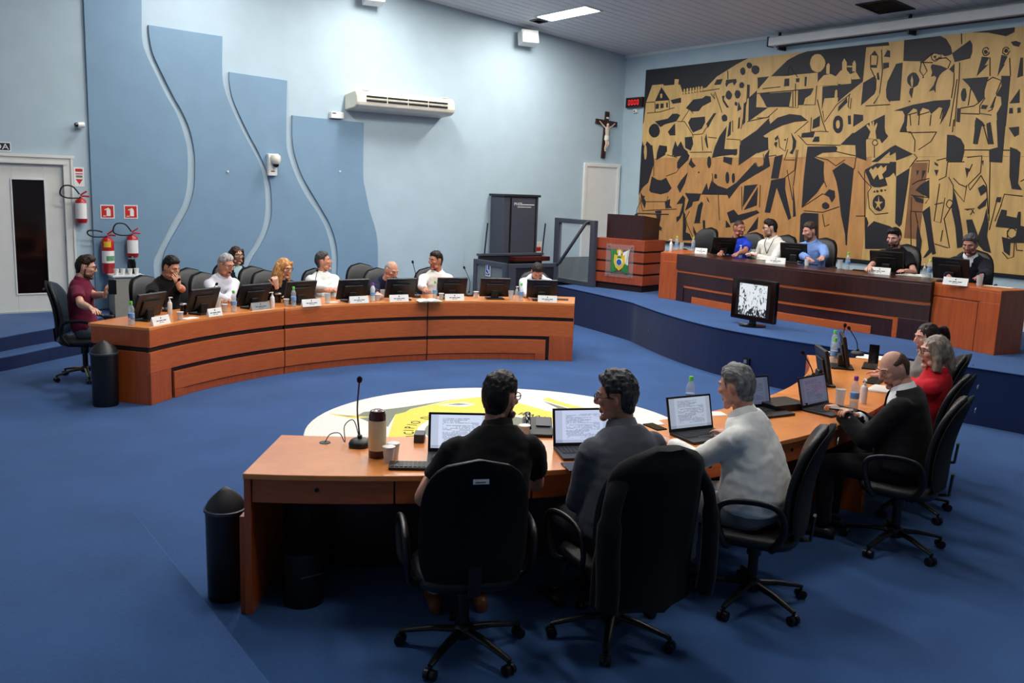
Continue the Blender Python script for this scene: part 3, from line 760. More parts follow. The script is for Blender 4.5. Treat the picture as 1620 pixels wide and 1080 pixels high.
def hair(style, m_, root, Rh, hc, sc, seed):
    no_ear = ~((np.abs(X_) > .069) & (np.abs(Y_+.006) < .026) & (Z_ < .036))
    if style in ('short', 'quiff', 'spiky', 'buzz', 'grey'):
        zm = ninterp(Y_, [-.12, -.075, -.035, -.028, .012, .016, .03, .05, .075, .12], [-.07, -.08, -.062, .034, .034, -.005, .012, .062, .078, .084])
        top = np.clip((Z_-.0)/.1, 0, 1)
        th = {'short': .008+.018*top, 'grey': .008+.016*top, 'quiff': .008+.03*top*np.clip((Y_+.1)/.15, .5, 1.2), 'spiky': .011+.024*top, 'buzz': .004+.003*top}[style]
        return shell((Z_ > zm) & no_ear, th, 'hair', m_, root, Rh, hc, sc, .38 if style == 'spiky' else .3, seed)
    if style in ('bald', 'receding'):
        zm = ninterp(Y_, [-.12, -.075, -.035, -.028, .012, .016, .03], [-.06, -.075, -.058, .034, .034, .03, .05])
        zx = ninterp(Y_, [-.12, -.06, -.02, .02, .045], [.09, .09, .08, .066, .05]) if style == 'bald' else ninterp(Y_, [-.12, -.02, .03, .06, .08], [.3, .3, .105, .085, .06])
        mk = (Z_ > zm) & (Z_ < zx) & (Y_ < .03) & no_ear
        if style == 'receding': mk = (Z_ > zm) & no_ear & ((Y_ < .028+.25*np.maximum(0, .06-np.abs(X_))) & (Y_ < .055))
        return shell(mk, np.full(len(HV), .006), 'hair', m_, root, Rh, hc, sc, .3, seed)
    # long styles
    q = MB()
    if style == 'long':
        q.ell((0, -.014, .018), (.087, .102, .118), 24, 16)
        for s in (-1, 1):
            q.tube(smoothpts([(s*.05, .06, .095), (s*.078, .05, .04), (s*.086, .03, -.04), (s*.085, .035, -.13), (s*.08, .045, -.24)], 4), [(.02, .03)]*8+[(.026, .04)]*9, 10)
            q.tube(smoothpts([(s*.06, -.03, .05), (s*.085, -.02, -.05), (s*.09, -.01, -.15), (s*.075, .01, -.27)], 4), [.04]*9+[.034, .03, .026, .018], 10)
        q.tube([(0, -.07, .05), (0, -.1, -.06), (0, -.105, -.16), (0, -.09, -.25)], [(.075, .04), (.08, .042), (.08, .036), (.06, .02)], 12, up=(0, 1, 0))
    elif style == 'bob':
        q.ell((0, -.016, .014), (.088, .104, .118), 24, 16)
        for s in (-1, 1):
            q.tube(smoothpts([(s*.055, .05, .085), (s*.08, .03, .03), (s*.088, .012, -.05), (s*.084, .015, -.13)], 4), [(.02, .03)]*7+[(.028, .04)]*6, 10)
        q.tube([(0, -.07, .05), (0, -.1, -.05), (0, -.1, -.13), (0, -.09, -.16)], [(.078, .042), (.086, .045), (.085, .04), (.07, .025)], 12, up=(0, 1, 0))
    elif style == 'ponytail':
        q.ell((0, -.014, .014), (.082, .1, .114), 24, 16)
        q.tube(smoothpts([(0, -.1, .05), (0, -.15, .05), (0, -.17, -.02), (0, -.165, -.12)], 4), [.02, .022, .026, .03, .034, .036, .036, .034, .03, .028, .024, .02, .012], 10)
    v, f, no = voxel(q, .0075, 2, .5)
    for k in range(len(v)):
        p = v[k]; v[k] = p+no[k]*.006*mnoise.noise(Vector((p[0]*60+seed, p[1]*60, p[2]*14)))
    v = (v*sc) @ Rh.T+hc
    return mesh_obj('hair', v, f, [m_], root)
def beard(m_, root, Rh, hc, sc, seed, th=.0035, goatee=False):
    ax = np.abs(X_)
    mk = (Z_ < -.056-.35*np.maximum(0, .045-ax)) & (Y_ > .005) & (Z_ > -.135)
    if goatee: mk = (Z_ < -.07) & (ax < .03) & (Y_ > .05)
    st = (ax < .03) & (Z_ < -.04) & (Z_ > -.054) & (Y_ > .07)
    lips = (ax < .021) & (Z_ > -.072) & (Z_ < -.053)
    side = (ax > .05) & (Y_ < .022) & (Y_ > .002) & (Z_ < .0) & (not goatee)
    return shell((mk | st | side) & ~lips & (Z_ > -.125), np.full(len(HV), th), 'beard', m_, root, Rh, hc, sc, .3, seed)
def glasses_obj(root, Rh, hc, sc, m_='glasses'):
    q = MB()
    for s in (-1, 1):
        ring = [(s*.034+.025*math.copysign(abs(math.cos(a))**.7, math.cos(a)), .1-.012*abs(math.cos(a)) if False else .102, .014+.019*math.copysign(abs(math.sin(a))**.7, math.sin(a))) for a in [2*PI*k/16 for k in range(17)]]
        q.tube(ring, .0024, 6)
        q.tube([(s*.058, .1, .02), (s*.074, .08, .021), (s*.08, .02, .02), (s*.082, -.004, .012)], .0025, 6)
    q.tube([(-.01, .103, .018), (0, .106, .02), (.01, .103, .018)], .0022, 6)
    v = (np.array(q.v)*sc) @ Rh.T+hc
    return mesh_obj('glasses', v, q.f, [m_], root)

def person(label, pos, floor, az, head, haz, hp=10, hroll=0, seat=.46, wr=None, wl=None, sleeves='long', shirt=(230, 230, 230), trousers=(40, 40, 48), skn=(196, 140, 110),
           hs='short', hc_rgb=(28, 22, 20), hgrey=None, brd=None, spec=False, girth=0, sw=.178, jacket=None, hands=('relaxed', 'relaxed'), female=False, collar=True, mouth=False, shoes='shoe_black',
           hsc=1.0, knees=None, eL=None, eR=None, group='people at the meeting', lean=0, collar_rgb=None, goatee=False, handaim=(None, None), backbow=-.05, feet_y=None, neck=None, lanyard=False):
    root = thing('person', label, 'person', (pos[0], pos[1], floor), az-PI/2, group)
    Rz = rotz(az-PI/2)
    loc = lambda p: Rz.T @ (np.array(p, float)-np.array([pos[0], pos[1], floor]))
    seed = (hash(label) % 997)*.37 if False else sum(ord(c) for c in label) % 97
    hc = loc(head)
    Rh = rotz(haz-az) @ rotx(-R(hp)) @ roty(R(hroll))
    nv = np.array([0, -.03, -.138*hsc])
    N = hc+.55*(Rh @ nv)+.45*nv
    if neck is not None: N = hc+np.array([0, neck[0], neck[1]])
    zh = seat+.095
    H = np.array([0, 0, zh]); mid = (H+N)/2+np.array([0, backbow, 0])
    bez = lambda t: (1-t)**2*H+2*t*(1-t)*mid+t*t*N
    def tang(t): d = 2*(1-t)*(mid-H)+2*t*(N-mid); return d/np.linalg.norm(d)
    g = girth
    prof = [(-.12, .165+g*.5, .115+g*.4), (0, .178+g*.6, .13+g*.6), (.16, .168+g, .125+g), (.34, .163+g*.8, .12+g*.9), (.55, .172+g*.4, .122+g*.4), (.70, .181, .12), (.80, .172, .11), (.88, .150, .102), (.95, .116, .088), (1.0, .085, .076), (1.05, .07, .07)]
    k = sw/.178
    def torso(q, dr, top=1.1, low=-.2):
        rings = []
        for t, rx, ry in prof:
            if t > top or t < low: continue
            p = bez(t); tg = tang(max(0, min(1, t)))
            ex = np.array([1., 0, 0]); ey = np.cross(tg, ex); ey = np.array([0, 1, 0]) if np.linalg.norm(ey) < .1 else ey/np.linalg.norm(ey)
            ring = []
            for j in range(28):
                a = 2*PI*j/28; ca, sa = math.cos(a), math.sin(a)
                yy = math.copysign(abs(sa)**.85, sa)*(ry+dr)
                if female and .45 < t < .75 and sa > 0: yy *= 1.16
                ring.append(p+ex*math.copysign(abs(ca)**.85, ca)*(rx*k+dr)+ey*yy)
            rings.append(ring)
        q.loft(rings)
    tS = .85; S0 = bez(tS)
    sh = {1: S0+np.array([sw*.98, -.005, -.025]), -1: S0+np.array([-sw*.98, -.005, -.025])}
    W = {1: loc(wr) if wr is not None else np.array([.2, .3, seat+.2]), -1: loc(wl) if wl is not None else np.array([-.2, .3, seat+.2])}
    LU, LF = .29, .26
    EL = {}
    for s, hint in ((1, eR), (-1, eL)):
        d = W[s]-sh[s]; L = np.linalg.norm(d)
        if L > LU+LF-.01: W[s] = sh[s]+d/L*(LU+LF-.01); d = W[s]-sh[s]; L = LU+LF-.01
        a_ = (LU*LU-LF*LF+L*L)/(2*L); hh = math.sqrt(max(0, LU*LU-a_*a_))
        hv = np.array(hint if hint is not None else (s*.55, -.35, -.8), float); u = d/L; hv = hv-u*(hv @ u); hv /= np.linalg.norm(hv)
        EL[s] = sh[s]+u*a_+hv*hh
    fat = 1+g*1.6
    def arm(q, s, r, t_end=1.0, clothed=False):
        A, E, B = sh[s], EL[s], W[s]
        pts = [A, A*.5+E*.5, E*.93+A*.07, E*.93+B*.07, E*.5+B*.5, B]; rr = [.056*fat, .05*fat, .044*fat, .043*fat, .039*fat, .028]
        
        if clothed:
            rr[0] -= .022; rr[1] -= .012
            if jacket or sleeves == 'long': rr = [x-.008 for x in rr[:5]]+[rr[5]]
        q.tube(pts, [x+r for x in rr], 14); q.ell(A, (.036*fat+r,)*3, 14, 10); q.ell(E, (.043*fat+r,)*3, 12, 8)
    # ---- body (skin)
    q = MB(); torso(q, -.03)
    for s in (-1, 1): arm(q, s, 0.0, clothed=True)
    KN = {}; AN = {}
    for s in (-1, 1):
        hj = np.array([s*.09, .02, zh-.005])
        KN[s] = np.array([s*.13, .43, seat+.055]) if knees is None else np.array([s*knees[0], knees[1], seat+.055])
        fy = KN[s][1]-.02 if feet_y is None else feet_y
        AN[s] = np.array([KN[s][0]*.95, fy, .085])
    def leg(q, s, r, end=1.0):
        hj = np.array([s*.09, .0, zh-.012]); K, A = KN[s], AN[s]
        q.tube([hj, hj*.5+K*.5, K*.95+hj*.05], [.092+r+g*.3, .08+r+g*.2, .064+r], 14); q.ell(K, (.062+r,)*3, 12, 8)
        q.tube([K, K*.6+A*.4, A*end+K*(1-end)], [.058+r, .055+r, .042+r], 12); q.ell(hj, (.1+r,)*3, 12, 8)
    for s in (-1, 1): leg(q, s, -.014)
    nb = hc+Rh @ np.array([0, -.028, -.1*hsc])
    q.tube([N-tang(1)*.03, (N+nb)/2, nb], [.062, .056, .054], 14)
    v, f, _n = voxel(q, .014, 3, .5)
    bv = [v]; bf = list(f); bm_ = [0]*len(f); cnt = len(v)
    def add(vv, ff, mm):
        nonlocal cnt
        bv.append(vv); bf.extend(tuple(i+cnt for i in p) for p in ff); bm_.extend(mm); cnt += len(vv)
    add((HV*hsc) @ Rh.T+hc, HF, HM)
    ev = (np.array(EYE.v)*hsc) @ Rh.T+hc; add(ev, EYE.f, [2+x for x in EYE.m])
    for s, hp_, aim in ((1, hands[0], handaim[0]), (-1, hands[1], handaim[1])):
        hv_, hf_ = HANDS[hp_]; hv_ = hv_*.97
        if s == -1: hv_ = hv_*np.array([-1, 1, 1]); hf_ = [tuple(reversed(p)) for p in hf_]
        fd = W[s]-EL[s]; fd /= np.linalg.norm(fd); pn = np.array([0, 0, -1.])
        if aim is not None:
            fd = np.array(aim[0], float); fd /= np.linalg.norm(fd)
            if len(aim) > 1: pn = np.array(aim[1], float)
        pn = pn-fd*(pn @ fd)
        if np.linalg.norm(pn) < .05: pn = np.array([-s*1., 0, 0])-fd*(-s*fd[0])
        pn /= np.linalg.norm(pn); zz = -pn; xx = np.cross(fd, zz)
        Rm = np.stack([xx, fd, zz], 1)
        add(hv_ @ Rm.T+W[s], hf_, [0]*len(hf_))
    sk = skin(skn)
    lipm = 'mouth_dark' if mouth else 'lips'
    mesh_obj('body', np.vstack(bv), bf, [sk, lipm, 'eye_white', 'iris'], root, bm_)
    # ---- clothes
    def garment(name, dr, rgb, sl, wr_amp, vopen=0, low=-.01):
        q = MB(); torso(q, dr, top=1.01, low=low)
        for s in (-1, 1):
            A, E, B = sh[s], EL[s], W[s]
            q.ell(A+np.array([-s*.014, 0, -.004]), (.06*fat+dr,)*3, 14, 10)
            if sl == 'short':
                q.tube([A, A*.62+E*.38, A*.38+E*.62], [.06*fat+dr, .06*fat+dr, .061*fat+dr], 14)
            else:
                e2 = B*.93+E*.07
                q.tube([A, A*.5+E*.5, E*.93+A*.07], [.06*fat+dr, .055*fat+dr, .049*fat+dr], 14); q.ell(E, (.049*fat+dr,)*3, 12, 8)
                q.tube([E, E*.5+B*.5, B*.85+E*.15, e2], [.048*fat+dr, .043+dr, .036+dr, .035+dr], 14)
        v, f, no = voxel(q, .0125, 4, .5)
        for i in range(len(v)):
            p = v[i]
            n1 = mnoise.noise(Vector((p[0]*9+seed, p[1]*9, p[2]*17)))+.6*mnoise.noise(Vector((p[0]*22, p[1]*22+seed, p[2]*34)))
            v[i] = p+no[i]*wr_amp*n1
        if vopen:
            keep = []
            up_ = bez(.95); lo_ = bez(.45)
            for p in f:
                c = v[list(p)].mean(0); hh_ = (c[2]-lo_[2])/(up_[2]-lo_[2])
                fy = c[1]-bez(max(0, min(1, .45+.5*hh_)))[1]
                if hh_ > 0 and fy > .03 and abs(c[0]) < vopen*min(1.2, hh_)+.004: continue
                keep.append(p)
            f = keep
        return mesh_obj(name, v, f, [cloth(rgb)], root)
    if jacket:
        garment('shirt', .004, shirt, 'long', .002)
        garment('jacket', .018, jacket, 'long', .005, .06)
    else:
        garment('shirt', .008, shirt, sleeves, .006)
    if collar:
        cr = collar_rgb or shirt
        tg = tang(1); ex = np.array([1., 0, 0]); ey = np.cross(tg, ex); ey /= np.linalg.norm(ey)
        rings = []
        for j in range(25):
            a = PI/2+R(16)+(2*PI-R(32))*j/24; ca, sa = math.cos(a), math.sin(a)
            fr = max(0, sa)
            def pt(r, h): return N+ex*ca*r+ey*(sa*r+.006)+tg*(h-.022*fr)
            rings.append([pt(.088, -.008), pt(.073, .035), pt(.066, .037), pt(.064, -.01)])
        qc = MB().loft(rings); qc.build('collar', cloth(cr), root, smooth=60)
    q = MB(); torso(q, -.002, top=.2)
    for s in (-1, 1): leg(q, s, .006, .97)
    v, f, no = voxel(q, .016, 4, .5)
    for i in range(len(v)):
        p = v[i]; v[i] = p+no[i]*.006*mnoise.noise(Vector((p[0]*14+seed, p[1]*14, p[2]*14)))
    mesh_obj('trousers', v, f, [cloth(trousers)], root)
    for s in (-1, 1):
        A = AN[s]
        qs = MB(); rings = []
        for y, wd, h in ((-.075, .026, .05), (-.06, .036, .075), (0, .038, .085), (.06, .042, .07), (.13, .045, .05), (.175, .036, .038), (.195, .016, .022)):
            rings.append([(A[0]+wd*math.cos(2*PI*j/12), A[1]+y, .002+max(0, (.5+.5*math.sin(2*PI*j/12)))*h) for j in range(12)])
        qs.loft(rings).build('shoe', shoes, root, smooth=60)
    hm = hairmat(hc_rgb, hgrey)
    hair(hs, hm, root, Rh, hc, hsc, seed)
    if brd: beard(hairmat(brd), root, Rh, hc, hsc, seed, goatee=goatee)
    qb = MB()
    for s in (-1, 1): qb.tube([(s*.014, .0955, .036), (s*.03, .0945, .042), (s*.05, .079, .036)], [.003, .0038, .0025], 6)
    v = (np.array(qb.v)*hsc) @ Rh.T+hc; mesh_obj('eyebrows', v, qb.f, [hm], root)
    if spec: glasses_obj(root, Rh, hc, hsc)
    if lanyard:
        c_ = bez(.5)+np.array([0, .155, 0]); ql = MB()
        for s in (-1, 1): ql.tube(smoothpts([N+np.array([s*.062, .03, .01]), bez(.82)+np.array([s*.06, .125, 0]), bez(.65)+np.array([s*.03, .15, 0]), c_], 4), .005, 6)
        ql.build('lanyard', 'plastic_black', root, smooth=60)
    return root
MED = (4.75, 6.67); MEDC = (-.12, .03)
MED_SHAPES = [
 ('yellow_field', 'mosaic_yellow', .0092, [(-1.05, .29), (-.575, 1.03), (-.316, 1.12), (.255, 1.257), (.57, 1.226), (.72, 1.05), (.8, .62), (.86, .1), (.78, -.45), (.45, -.95), (-.1, -1.3), (-.65, -1.05), (-.98, -.5)]),
 ('grey_field', 'mosaic_grey', .0094, [(-.97, 1.1), (-.83, 1.217), (-.659, 1.213), (-.375, 1.212), (.093, 1.25), (.27, 1.285), (-.356, 1.12), (-.463, 1.03), (-.6, .99), (-.87, .625), (-.942, .79)]),
 ('leaf', 'mosaic_yellow', .0098, [(-1.147, 1.326), (-1.088, 1.24), (-.906, 1.063), (-.837, 1.0), (-1.017, 1.04), (-1.108, 1.196)]),
 ('leaf', 'mosaic_grey', .0102, [(-1.1, 1.25), (-1.04, 1.17), (-.96, 1.1), (-1.04, 1.12)]),
 ('branch', 'mosaic_yellow', .0098, [(1.088, .832), (1.204, .871), (1.187, .717), (1.214, .483), (1.269, .272), (1.126, .376), (1.099, .604)]),
 ('branch', 'mosaic_grey', .0102, [(1.048, .756), (1.064, .56), (1.092, .333), (.991, .415)]),
 ('dove', 'mosaic_white', .0104, [(-.05, 1.134), (.065, 1.136), (.284, 1.116), (.324, .972), (.166, .932), (.066, 1.014)]),
 ('dove_wing', 'mosaic_grey', .0108, [(.05, 1.1), (.2, 1.09), (.27, 1.0), (.15, 1.03)]),
 ('star', 'mosaic_yellow', .0098, [(.98, 1.32), (1.02, 1.4), (1.1, 1.41), (1.04, 1.35), (1.06, 1.26), (1.0, 1.3)])]
# ------------------------------------------------------------------ things on the side wall
# air conditioner
t = thing('air_conditioner', 'cream wall air conditioner with a long slatted outlet', 'air conditioner', (7.36, YN, 3.34))
sec = [(0, 0), (-.36, .03), (-.44, .07), (-.455, .12), (-.45, .22), (-.41, .285), (-.36, .3), (0, .26)]
MB().loft([[(x, y, z) for y, z in sec] for x in (-.88, .88)]).build('casing', 'ac_white', t, bevel=.02, seg=3)
for s in (-1, 1): MB().loft([[(s*(.87+k*.03), y*(1-.06*k)-.01*k, z*(1-.1*k)+.012*k) for y, z in sec] for k in (0, 1)]).build('end_cap', 'ac_white', t, bevel=.012)
for r_ in range(2):
    for c_ in range(4):
        x0 = -.74+c_*.375
        MB().box(x0, x0+.355, -.464, -.44, .195-r_*.065, .222-r_*.065).build('outlet', 'plastic_black', t)
for c_ in range(4): MB().at((-.74+c_*.375+.177, -.462, .172), rotx(.4)).box(-.178, .178, -.012, .006, -.012, .012).build('louvre', 'ac_white', t, bevel=.003)
for x in (-.72, .72): MB().box(x-.05, x+.05, -.4, -.34, .297, .318).build('bracket', 'ac_white', t, bevel=.008)
# loudspeakers
def speaker_box(x, z, label):
    t = thing('wall_speaker', label, 'speaker', (x, YN, z), group='white wall loudspeakers')
    MB().cbox((0, -.06, 0), (.06, .12, .08)).build('bracket', 'plastic_dark', t, bevel=.006)
    r = rotz(R(-12)) @ rotx(R(-14))
    MB().at((.02, -.22, 0), r).box(-.16, .16, -.1, .11, -.115, .115).build('cabinet', 'white_plastic', t, bevel=.012)
    MB().at((.02, -.22, 0), r).box(-.145, .145, -.106, -.1, -.1, .1).build('grille', 'sign_white', t, bevel=.01)
speaker_box(9.86, 4.83, 'white loudspeaker on the wall under the ceiling light'); speaker_box(6.82, 5.1, 'white loudspeaker high above the air conditioner')
# bullet camera, dome camera, small box, wall studs
t = thing('security_camera', 'small white bullet camera on the panel edge above the door', 'camera', (2.56, YN-.001, 2.85))
MB().cyl((0, 0, 0), (0, -.03, 0), .045, n=20).build('mount', 'white_plastic', t, smooth=True)
MB().tube([(0, -.03, 0), (-.01, -.07, .0), (-.04, -.09, 0)], .018).build('arm', 'white_plastic', t, smooth=True)
MB().tube([(.03, -.08, .005), (.025, -.08, .005), (-.06, -.11, .0)], [.03, .04, .036], 18).build('housing', 'white_plastic', t, smooth=50)
MB().cyl((-.055, -.108, .0), (-.085, -.118, -.002), .03, .028, 18).build('lens', 'gloss_black', t, smooth=50)
t = thing('dome_camera', 'white dome camera on a wall box between the wavy panels', 'camera', (5.22, YN-.042, 2.27))
MB().box(-.07, .07, -.08, 0, 0, .33).build('wall_box', 'white_plastic', t, bevel=.01)
MB().lathe([(.03, -.075), (.062, -.05), (.07, -.02), (.075, .0), (.07, .06), (.03, .09)], 20, (.02, -.15, .24)).build('dome', 'ac_white', t, smooth=50)
MB().ell((.02, -.155, .165), (.045, .045, .04), 16, 10).build('lens', 'gloss_black', t, smooth=True)
MB().box(-.03, .03, -.082, -.079, .06, .075).build('port', 'plastic_black', t)
t = thing('control_box', 'small white control box at the foot of the air conditioner', 'box', (6.3, YN-.001, 3.2))
MB().box(-.11, .11, -.09, 0, 0, .1).build('case', 'white_plastic', t, bevel=.008); MB().box(-.09, -.03, -.0915, -.089, .07, .085).build('port', 'plastic_black', t)
for x, z, l in ((4.55, 2.31, 'small white stud on the second tallest wavy panel'), (6.36, 2.38, 'small white stud on the shortest wavy panel')):
    t = thing('wall_stud', l, 'stud', (x, YN-.041, z), group='small white wall studs'); MB().cyl((0, 0, 0), (0, -.02, 0), .015, n=12).build('cap', 'white_plastic', t, smooth=True)
# crucifix
t = thing('crucifix', 'dark wooden crucifix with an ivory figure', 'crucifix', (11.93, YN-.002, 2.84), rot=(0, R(-3.5), 0))
t.rotation_euler = (0, R(3.5), 0)
MB().box(-.048, .048, -.035, 0, 0, .89).build('upright', 'crucifix_wood', t, bevel=.006)
MB().box(-.27, .27, -.04, 0, .63, .725).build('crossbar', 'crucifix_wood', t, bevel=.006)
MB().box(-.03, .03, -.044, -.036, .755, .785).build('title_plate', 'sign_white', t)
q = MB(); q.ell((0, -.07, .635), (.026, .028, .034), 12, 10)
q.loft([[(rx*math.cos(a)+cx, -.065+ry*math.sin(a), z) for a in [2*PI*k/12 for k in range(12)]] for cx, rx, ry, z in ((0, .02, .02, .6), (0, .05, .025, .58), (.0, .048, .027, .52), (.004, .036, .024, .46), (.008, .046, .03, .42), (.004, .044, .032, .37), (0, .03, .03, .34))])
for s in (-1, 1):
    q.tube([(s*.04, -.062, .575), (s*.11, -.055, .62), (s*.185, -.047, .675), (s*.2, -.046, .69)], [.016, .013, .01, .009], 8)
    q.tube([(s*.02+.004, -.065, .37), (s*.026+.02, -.085, .28), (s*.012, -.06, .19), (s*.006, -.055, .15), (s*.006, -.075, .135)], [.024, .02, .015, .011, .01], 8)
v, f, n_ = voxel(q, .007, 2, .4); mesh_obj('figure', v, f, ['ivory'], t)
q = MB(); q.loft([[(rx*math.cos(a)+.006, -.067+(rx*.75)*math.sin(a), z) for a in [2*PI*k/14 for k in range(14)]] for rx, z in ((.05, .43), (.054, .39), (.052, .345))]).build('loincloth', 'paper', t, smooth=50)
# led display and bracket on the end wall
t = thing('led_display', 'dark red numeral display box beside the mural', 'display', (XE-.001, 13.40, 3.82))
MB().box(-.07, 0, -.225, .225, 0, .19).build('case', 'crucifix_wood', t, bevel=.006)
MB().box(-.074, -.069, -.2, .2, .03, .16).build('window', 'black_glass', t)
SEG = {'a': (-.018, .018, .042, .048), 'd': (-.018, .018, -.048, -.042), 'g': (-.018, .018, -.003, .003), 'b': (.018, .024, .003, .042), 'c': (.018, .024, -.042, -.003), 'e': (-.024, -.018, -.042, -.003), 'f': (-.024, -.018, .003, .042)}
q = MB()
for k in range(4):
    yc = .12-k*.08
    for s_ in 'abcdef':
        a, b_, c_, d_ = SEG[s_]; q.box(-.0765, -.074, yc-b_, yc-a, .095+c_, .095+d_)
q.build('numerals', 'led_red', t)
t = thing('wall_sensor', 'small white sensor under the red display', 'sensor', (XE-.001, 13.38, 3.72)); MB().box(-.05, 0, -.05, .05, 0, .07).build('case', 'white_plastic', t, bevel=.012); MB().cyl((-.05, 0, .03), (-.06, 0, .028), .014).build('lens', 'plastic_black', t, smooth=True)
# fire extinguishers
def extinguisher(x, z, h, r, label, labs):
    y = YN-.12 if x > 2.66 else YN-.09
    t = thing('fire_extinguisher', label, 'extinguisher', (x, y, z), group='wall fire extinguishers')
    MB().lathe([(r*.86, 0), (r*.9, .012), (r, .02), (r, h-.06), (r*.85, h-.02), (r*.4, h), (r*.25, h+.012)], 24).build('cylinder', 'red_paint', t, smooth=50)
    for m_, z0, z1, a0, a1 in labs:
        rr = r+.0012; n = 12
        q = MB(); q.loft([[(rr*math.cos(R(a0+(a1-a0)*i/n)), rr*math.sin(R(a0+(a1-a0)*i/n)), zz) for zz in (h*z0, h*z1)] for i in range(n+1)], cap=False, closed=False); q.build('label', m_, t)
    q = MB().lathe([(.014, h+.005), (.016, h+.03), (.01, h+.035)], 12); q.build('valve', 'silver', t, smooth=50)
    q = MB(); q.tube([(0, 0, h+.03), (.05, -.01, h+.035), (.11, -.015, h+.03)], [(.008, .012)]*3, 8); q.tube([(0, 0, h+.045), (.04, -.01, h+.075), (.08, -.012, h+.1)], [(.006, .01)]*3, 8); q.build('lever', 'red_paint', t, smooth=50)
    k = 1.15 if h < .4 else 1.0
    P = [(0, -.01, h+.02), (-.05, -.04, h+.005), (-.16*k, -.05, h+.01), (-.225*k, -.05, h+.06), (-.19*k, -.05, h+.14*k), (-.09*k, -.05, h+.14*k), (-.02, -.05, h+.06)]
    if h > .4: P = [(0, -.01, h+.02), (-.06, -.04, h+.012), (-.2, -.05, h+.02), (-.26, -.05, h+.06), (-.24, -.05, h+.1), (-.14, -.05, h+.1), (-.07, -.05, h+.08)]
    MB().tube(smoothpts(P, 6), .0105, 8).build('hose', 'plastic_black', t, smooth=60)
    MB().box(-.02, .02, 0, -(y-YN)-.001 if False else (YN-y)-(.042 if x > 2.66 else .002), h*.6, h*.66).build('hook', 'silver', t)
extinguisher(2.505, 1.54, .33, .075, 'fire extinguisher hanging beside the white door frame', [('sign_white', .18, .82, 190, 330)])
extinguisher(2.82, .84, .50, .085, 'largest fire extinguisher with a green and white label', [('sign_white', .3, .64, 195, 335), ('emblem_green', .36, .5, 245, 330), ('emblem_yellow', .74, .9, 225, 290)])
extinguisher(3.15, 1.06, .31, .078, 'small fire extinguisher above the coffee table', [('sign_white', .2, .8, 195, 330)])
def sign(name, label, x0, x1, z0, z1, y, group=None):
    t = thing(name, label, 'sign', ((x0+x1)/2, y, z0), group=group); w_, h = x1-x0, z1-z0
    return t, w_, h
for x0, l in ((2.76, 'red sign with a white extinguisher, nearer the door'), (3.07, 'red sign with a white extinguisher, over the small extinguisher')):
    t, w_, h = sign('extinguisher_sign', l, x0, x0+.185, 1.6, 1.79, YN-.041, 'extinguisher signs')
    MB().box(-w_/2, w_/2, -.004, 0, 0, h).build('plate', 'sign_white', t); MB().box(-w_/2+.014, w_/2-.014, -.006, -.004, .014, h-.014).build('field', 'red_sign', t)
    q = MB(); q.loft([[(x, yy, z) for x, z in [(-.012, .035), (.04, .035), (.04, .115), (.03, .135), (.018, .14), (.018, .152), (-.04, .125), (-.034, .115), (.0, .132), (-.012, .12)]] for yy in (-.0075, -.006)]); q.box(-.06, -.02, -.0075, -.006, .03, .04); q.build('pictogram', 'sign_white', t)
t, w_, h = sign('arrow_sign', 'small white sign with a red downward arrow', 2.452, 2.58, 2.03, 2.29, YN-.001)
MB().box(-w_/2, w_/2, -.004, 0, 0, h).build('plate', 'sign_white', t)
q = MB().box(-.045, .045, -.006, -.004, .2, .24); q.box(-.045, .045, -.006, -.004, .165, .178); q.raw([(-.045, -.006, .1), (.045, -.006, .1), (0, -.006, .03), (-.045, -.004, .1), (.045, -.004, .1), (0, -.004, .03)], [(0, 1, 2), (3, 5, 4), (0, 3, 4, 1), (1, 4, 5, 2), (2, 5, 3, 0)]); q.build('arrow', 'red_sign', t)
MB().box(-.04, .04, -.0055, -.004, .12, .15).build('print', 'mosaic_grey', t)
t, w_, h = sign('exit_sign', 'dark exit sign above the double door', 1.26, 1.71, 2.46, 2.58, YN-.001)
MB().box(-w_/2, w_/2, -.006, 0, 0, h).build('plate', 'sign_white', t); MB().box(-w_/2+.012, w_/2-.012, -.008, -.006, .014, h-.014).build('field', 'navy_sign', t)
text_mesh('SAÍDA', .105, 'sign_white', 'lettering', t, (w_/2-.025, -.009, .024), align='RIGHT', sx=1.15)
# coffee table and what stands on it
t = thing('side_table', 'narrow white topped side table against the blue panel', 'table', (3.0, 13.44, 0))
MB().box(-.21, .21, -.2, .2, .82, .845).build('tabletop', 'white_paint', t, bevel=.004)
for x in (-.19, .17): MB().box(x, x+.02, -.19, .19, 0, .82).build('side_panel', 'table_grey', t)
MB().box(-.17, .17, -.19, -.175, .05, .8).build('front_panel', 'table_grey', t)
t = thing('coffee_flask', 'black vacuum flask on the side table', 'thermos', (3.1, 13.5, .845)); MB().lathe([(0, 0), (.055, 0), (.058, .02), (.058, .15), (.045, .19), (.04, .235), (.03, .245), (0, .246)], 20).build('body', 'gloss_black', t, smooth=50); MB().lathe([(.042, .2), (.044, .21), (.042, .22)], 20).build('band', 'silver', t, smooth=50)
CUPS_AT = [(2.86, 13.34, 'crumpled white cup at the edge of the side table'), (2.95, 13.36, 'white cup in the middle of the side table'), (3.04, 13.34, 'white cup below the black flask'), (3.13, 13.36, 'white cup at the far corner of the side table')]
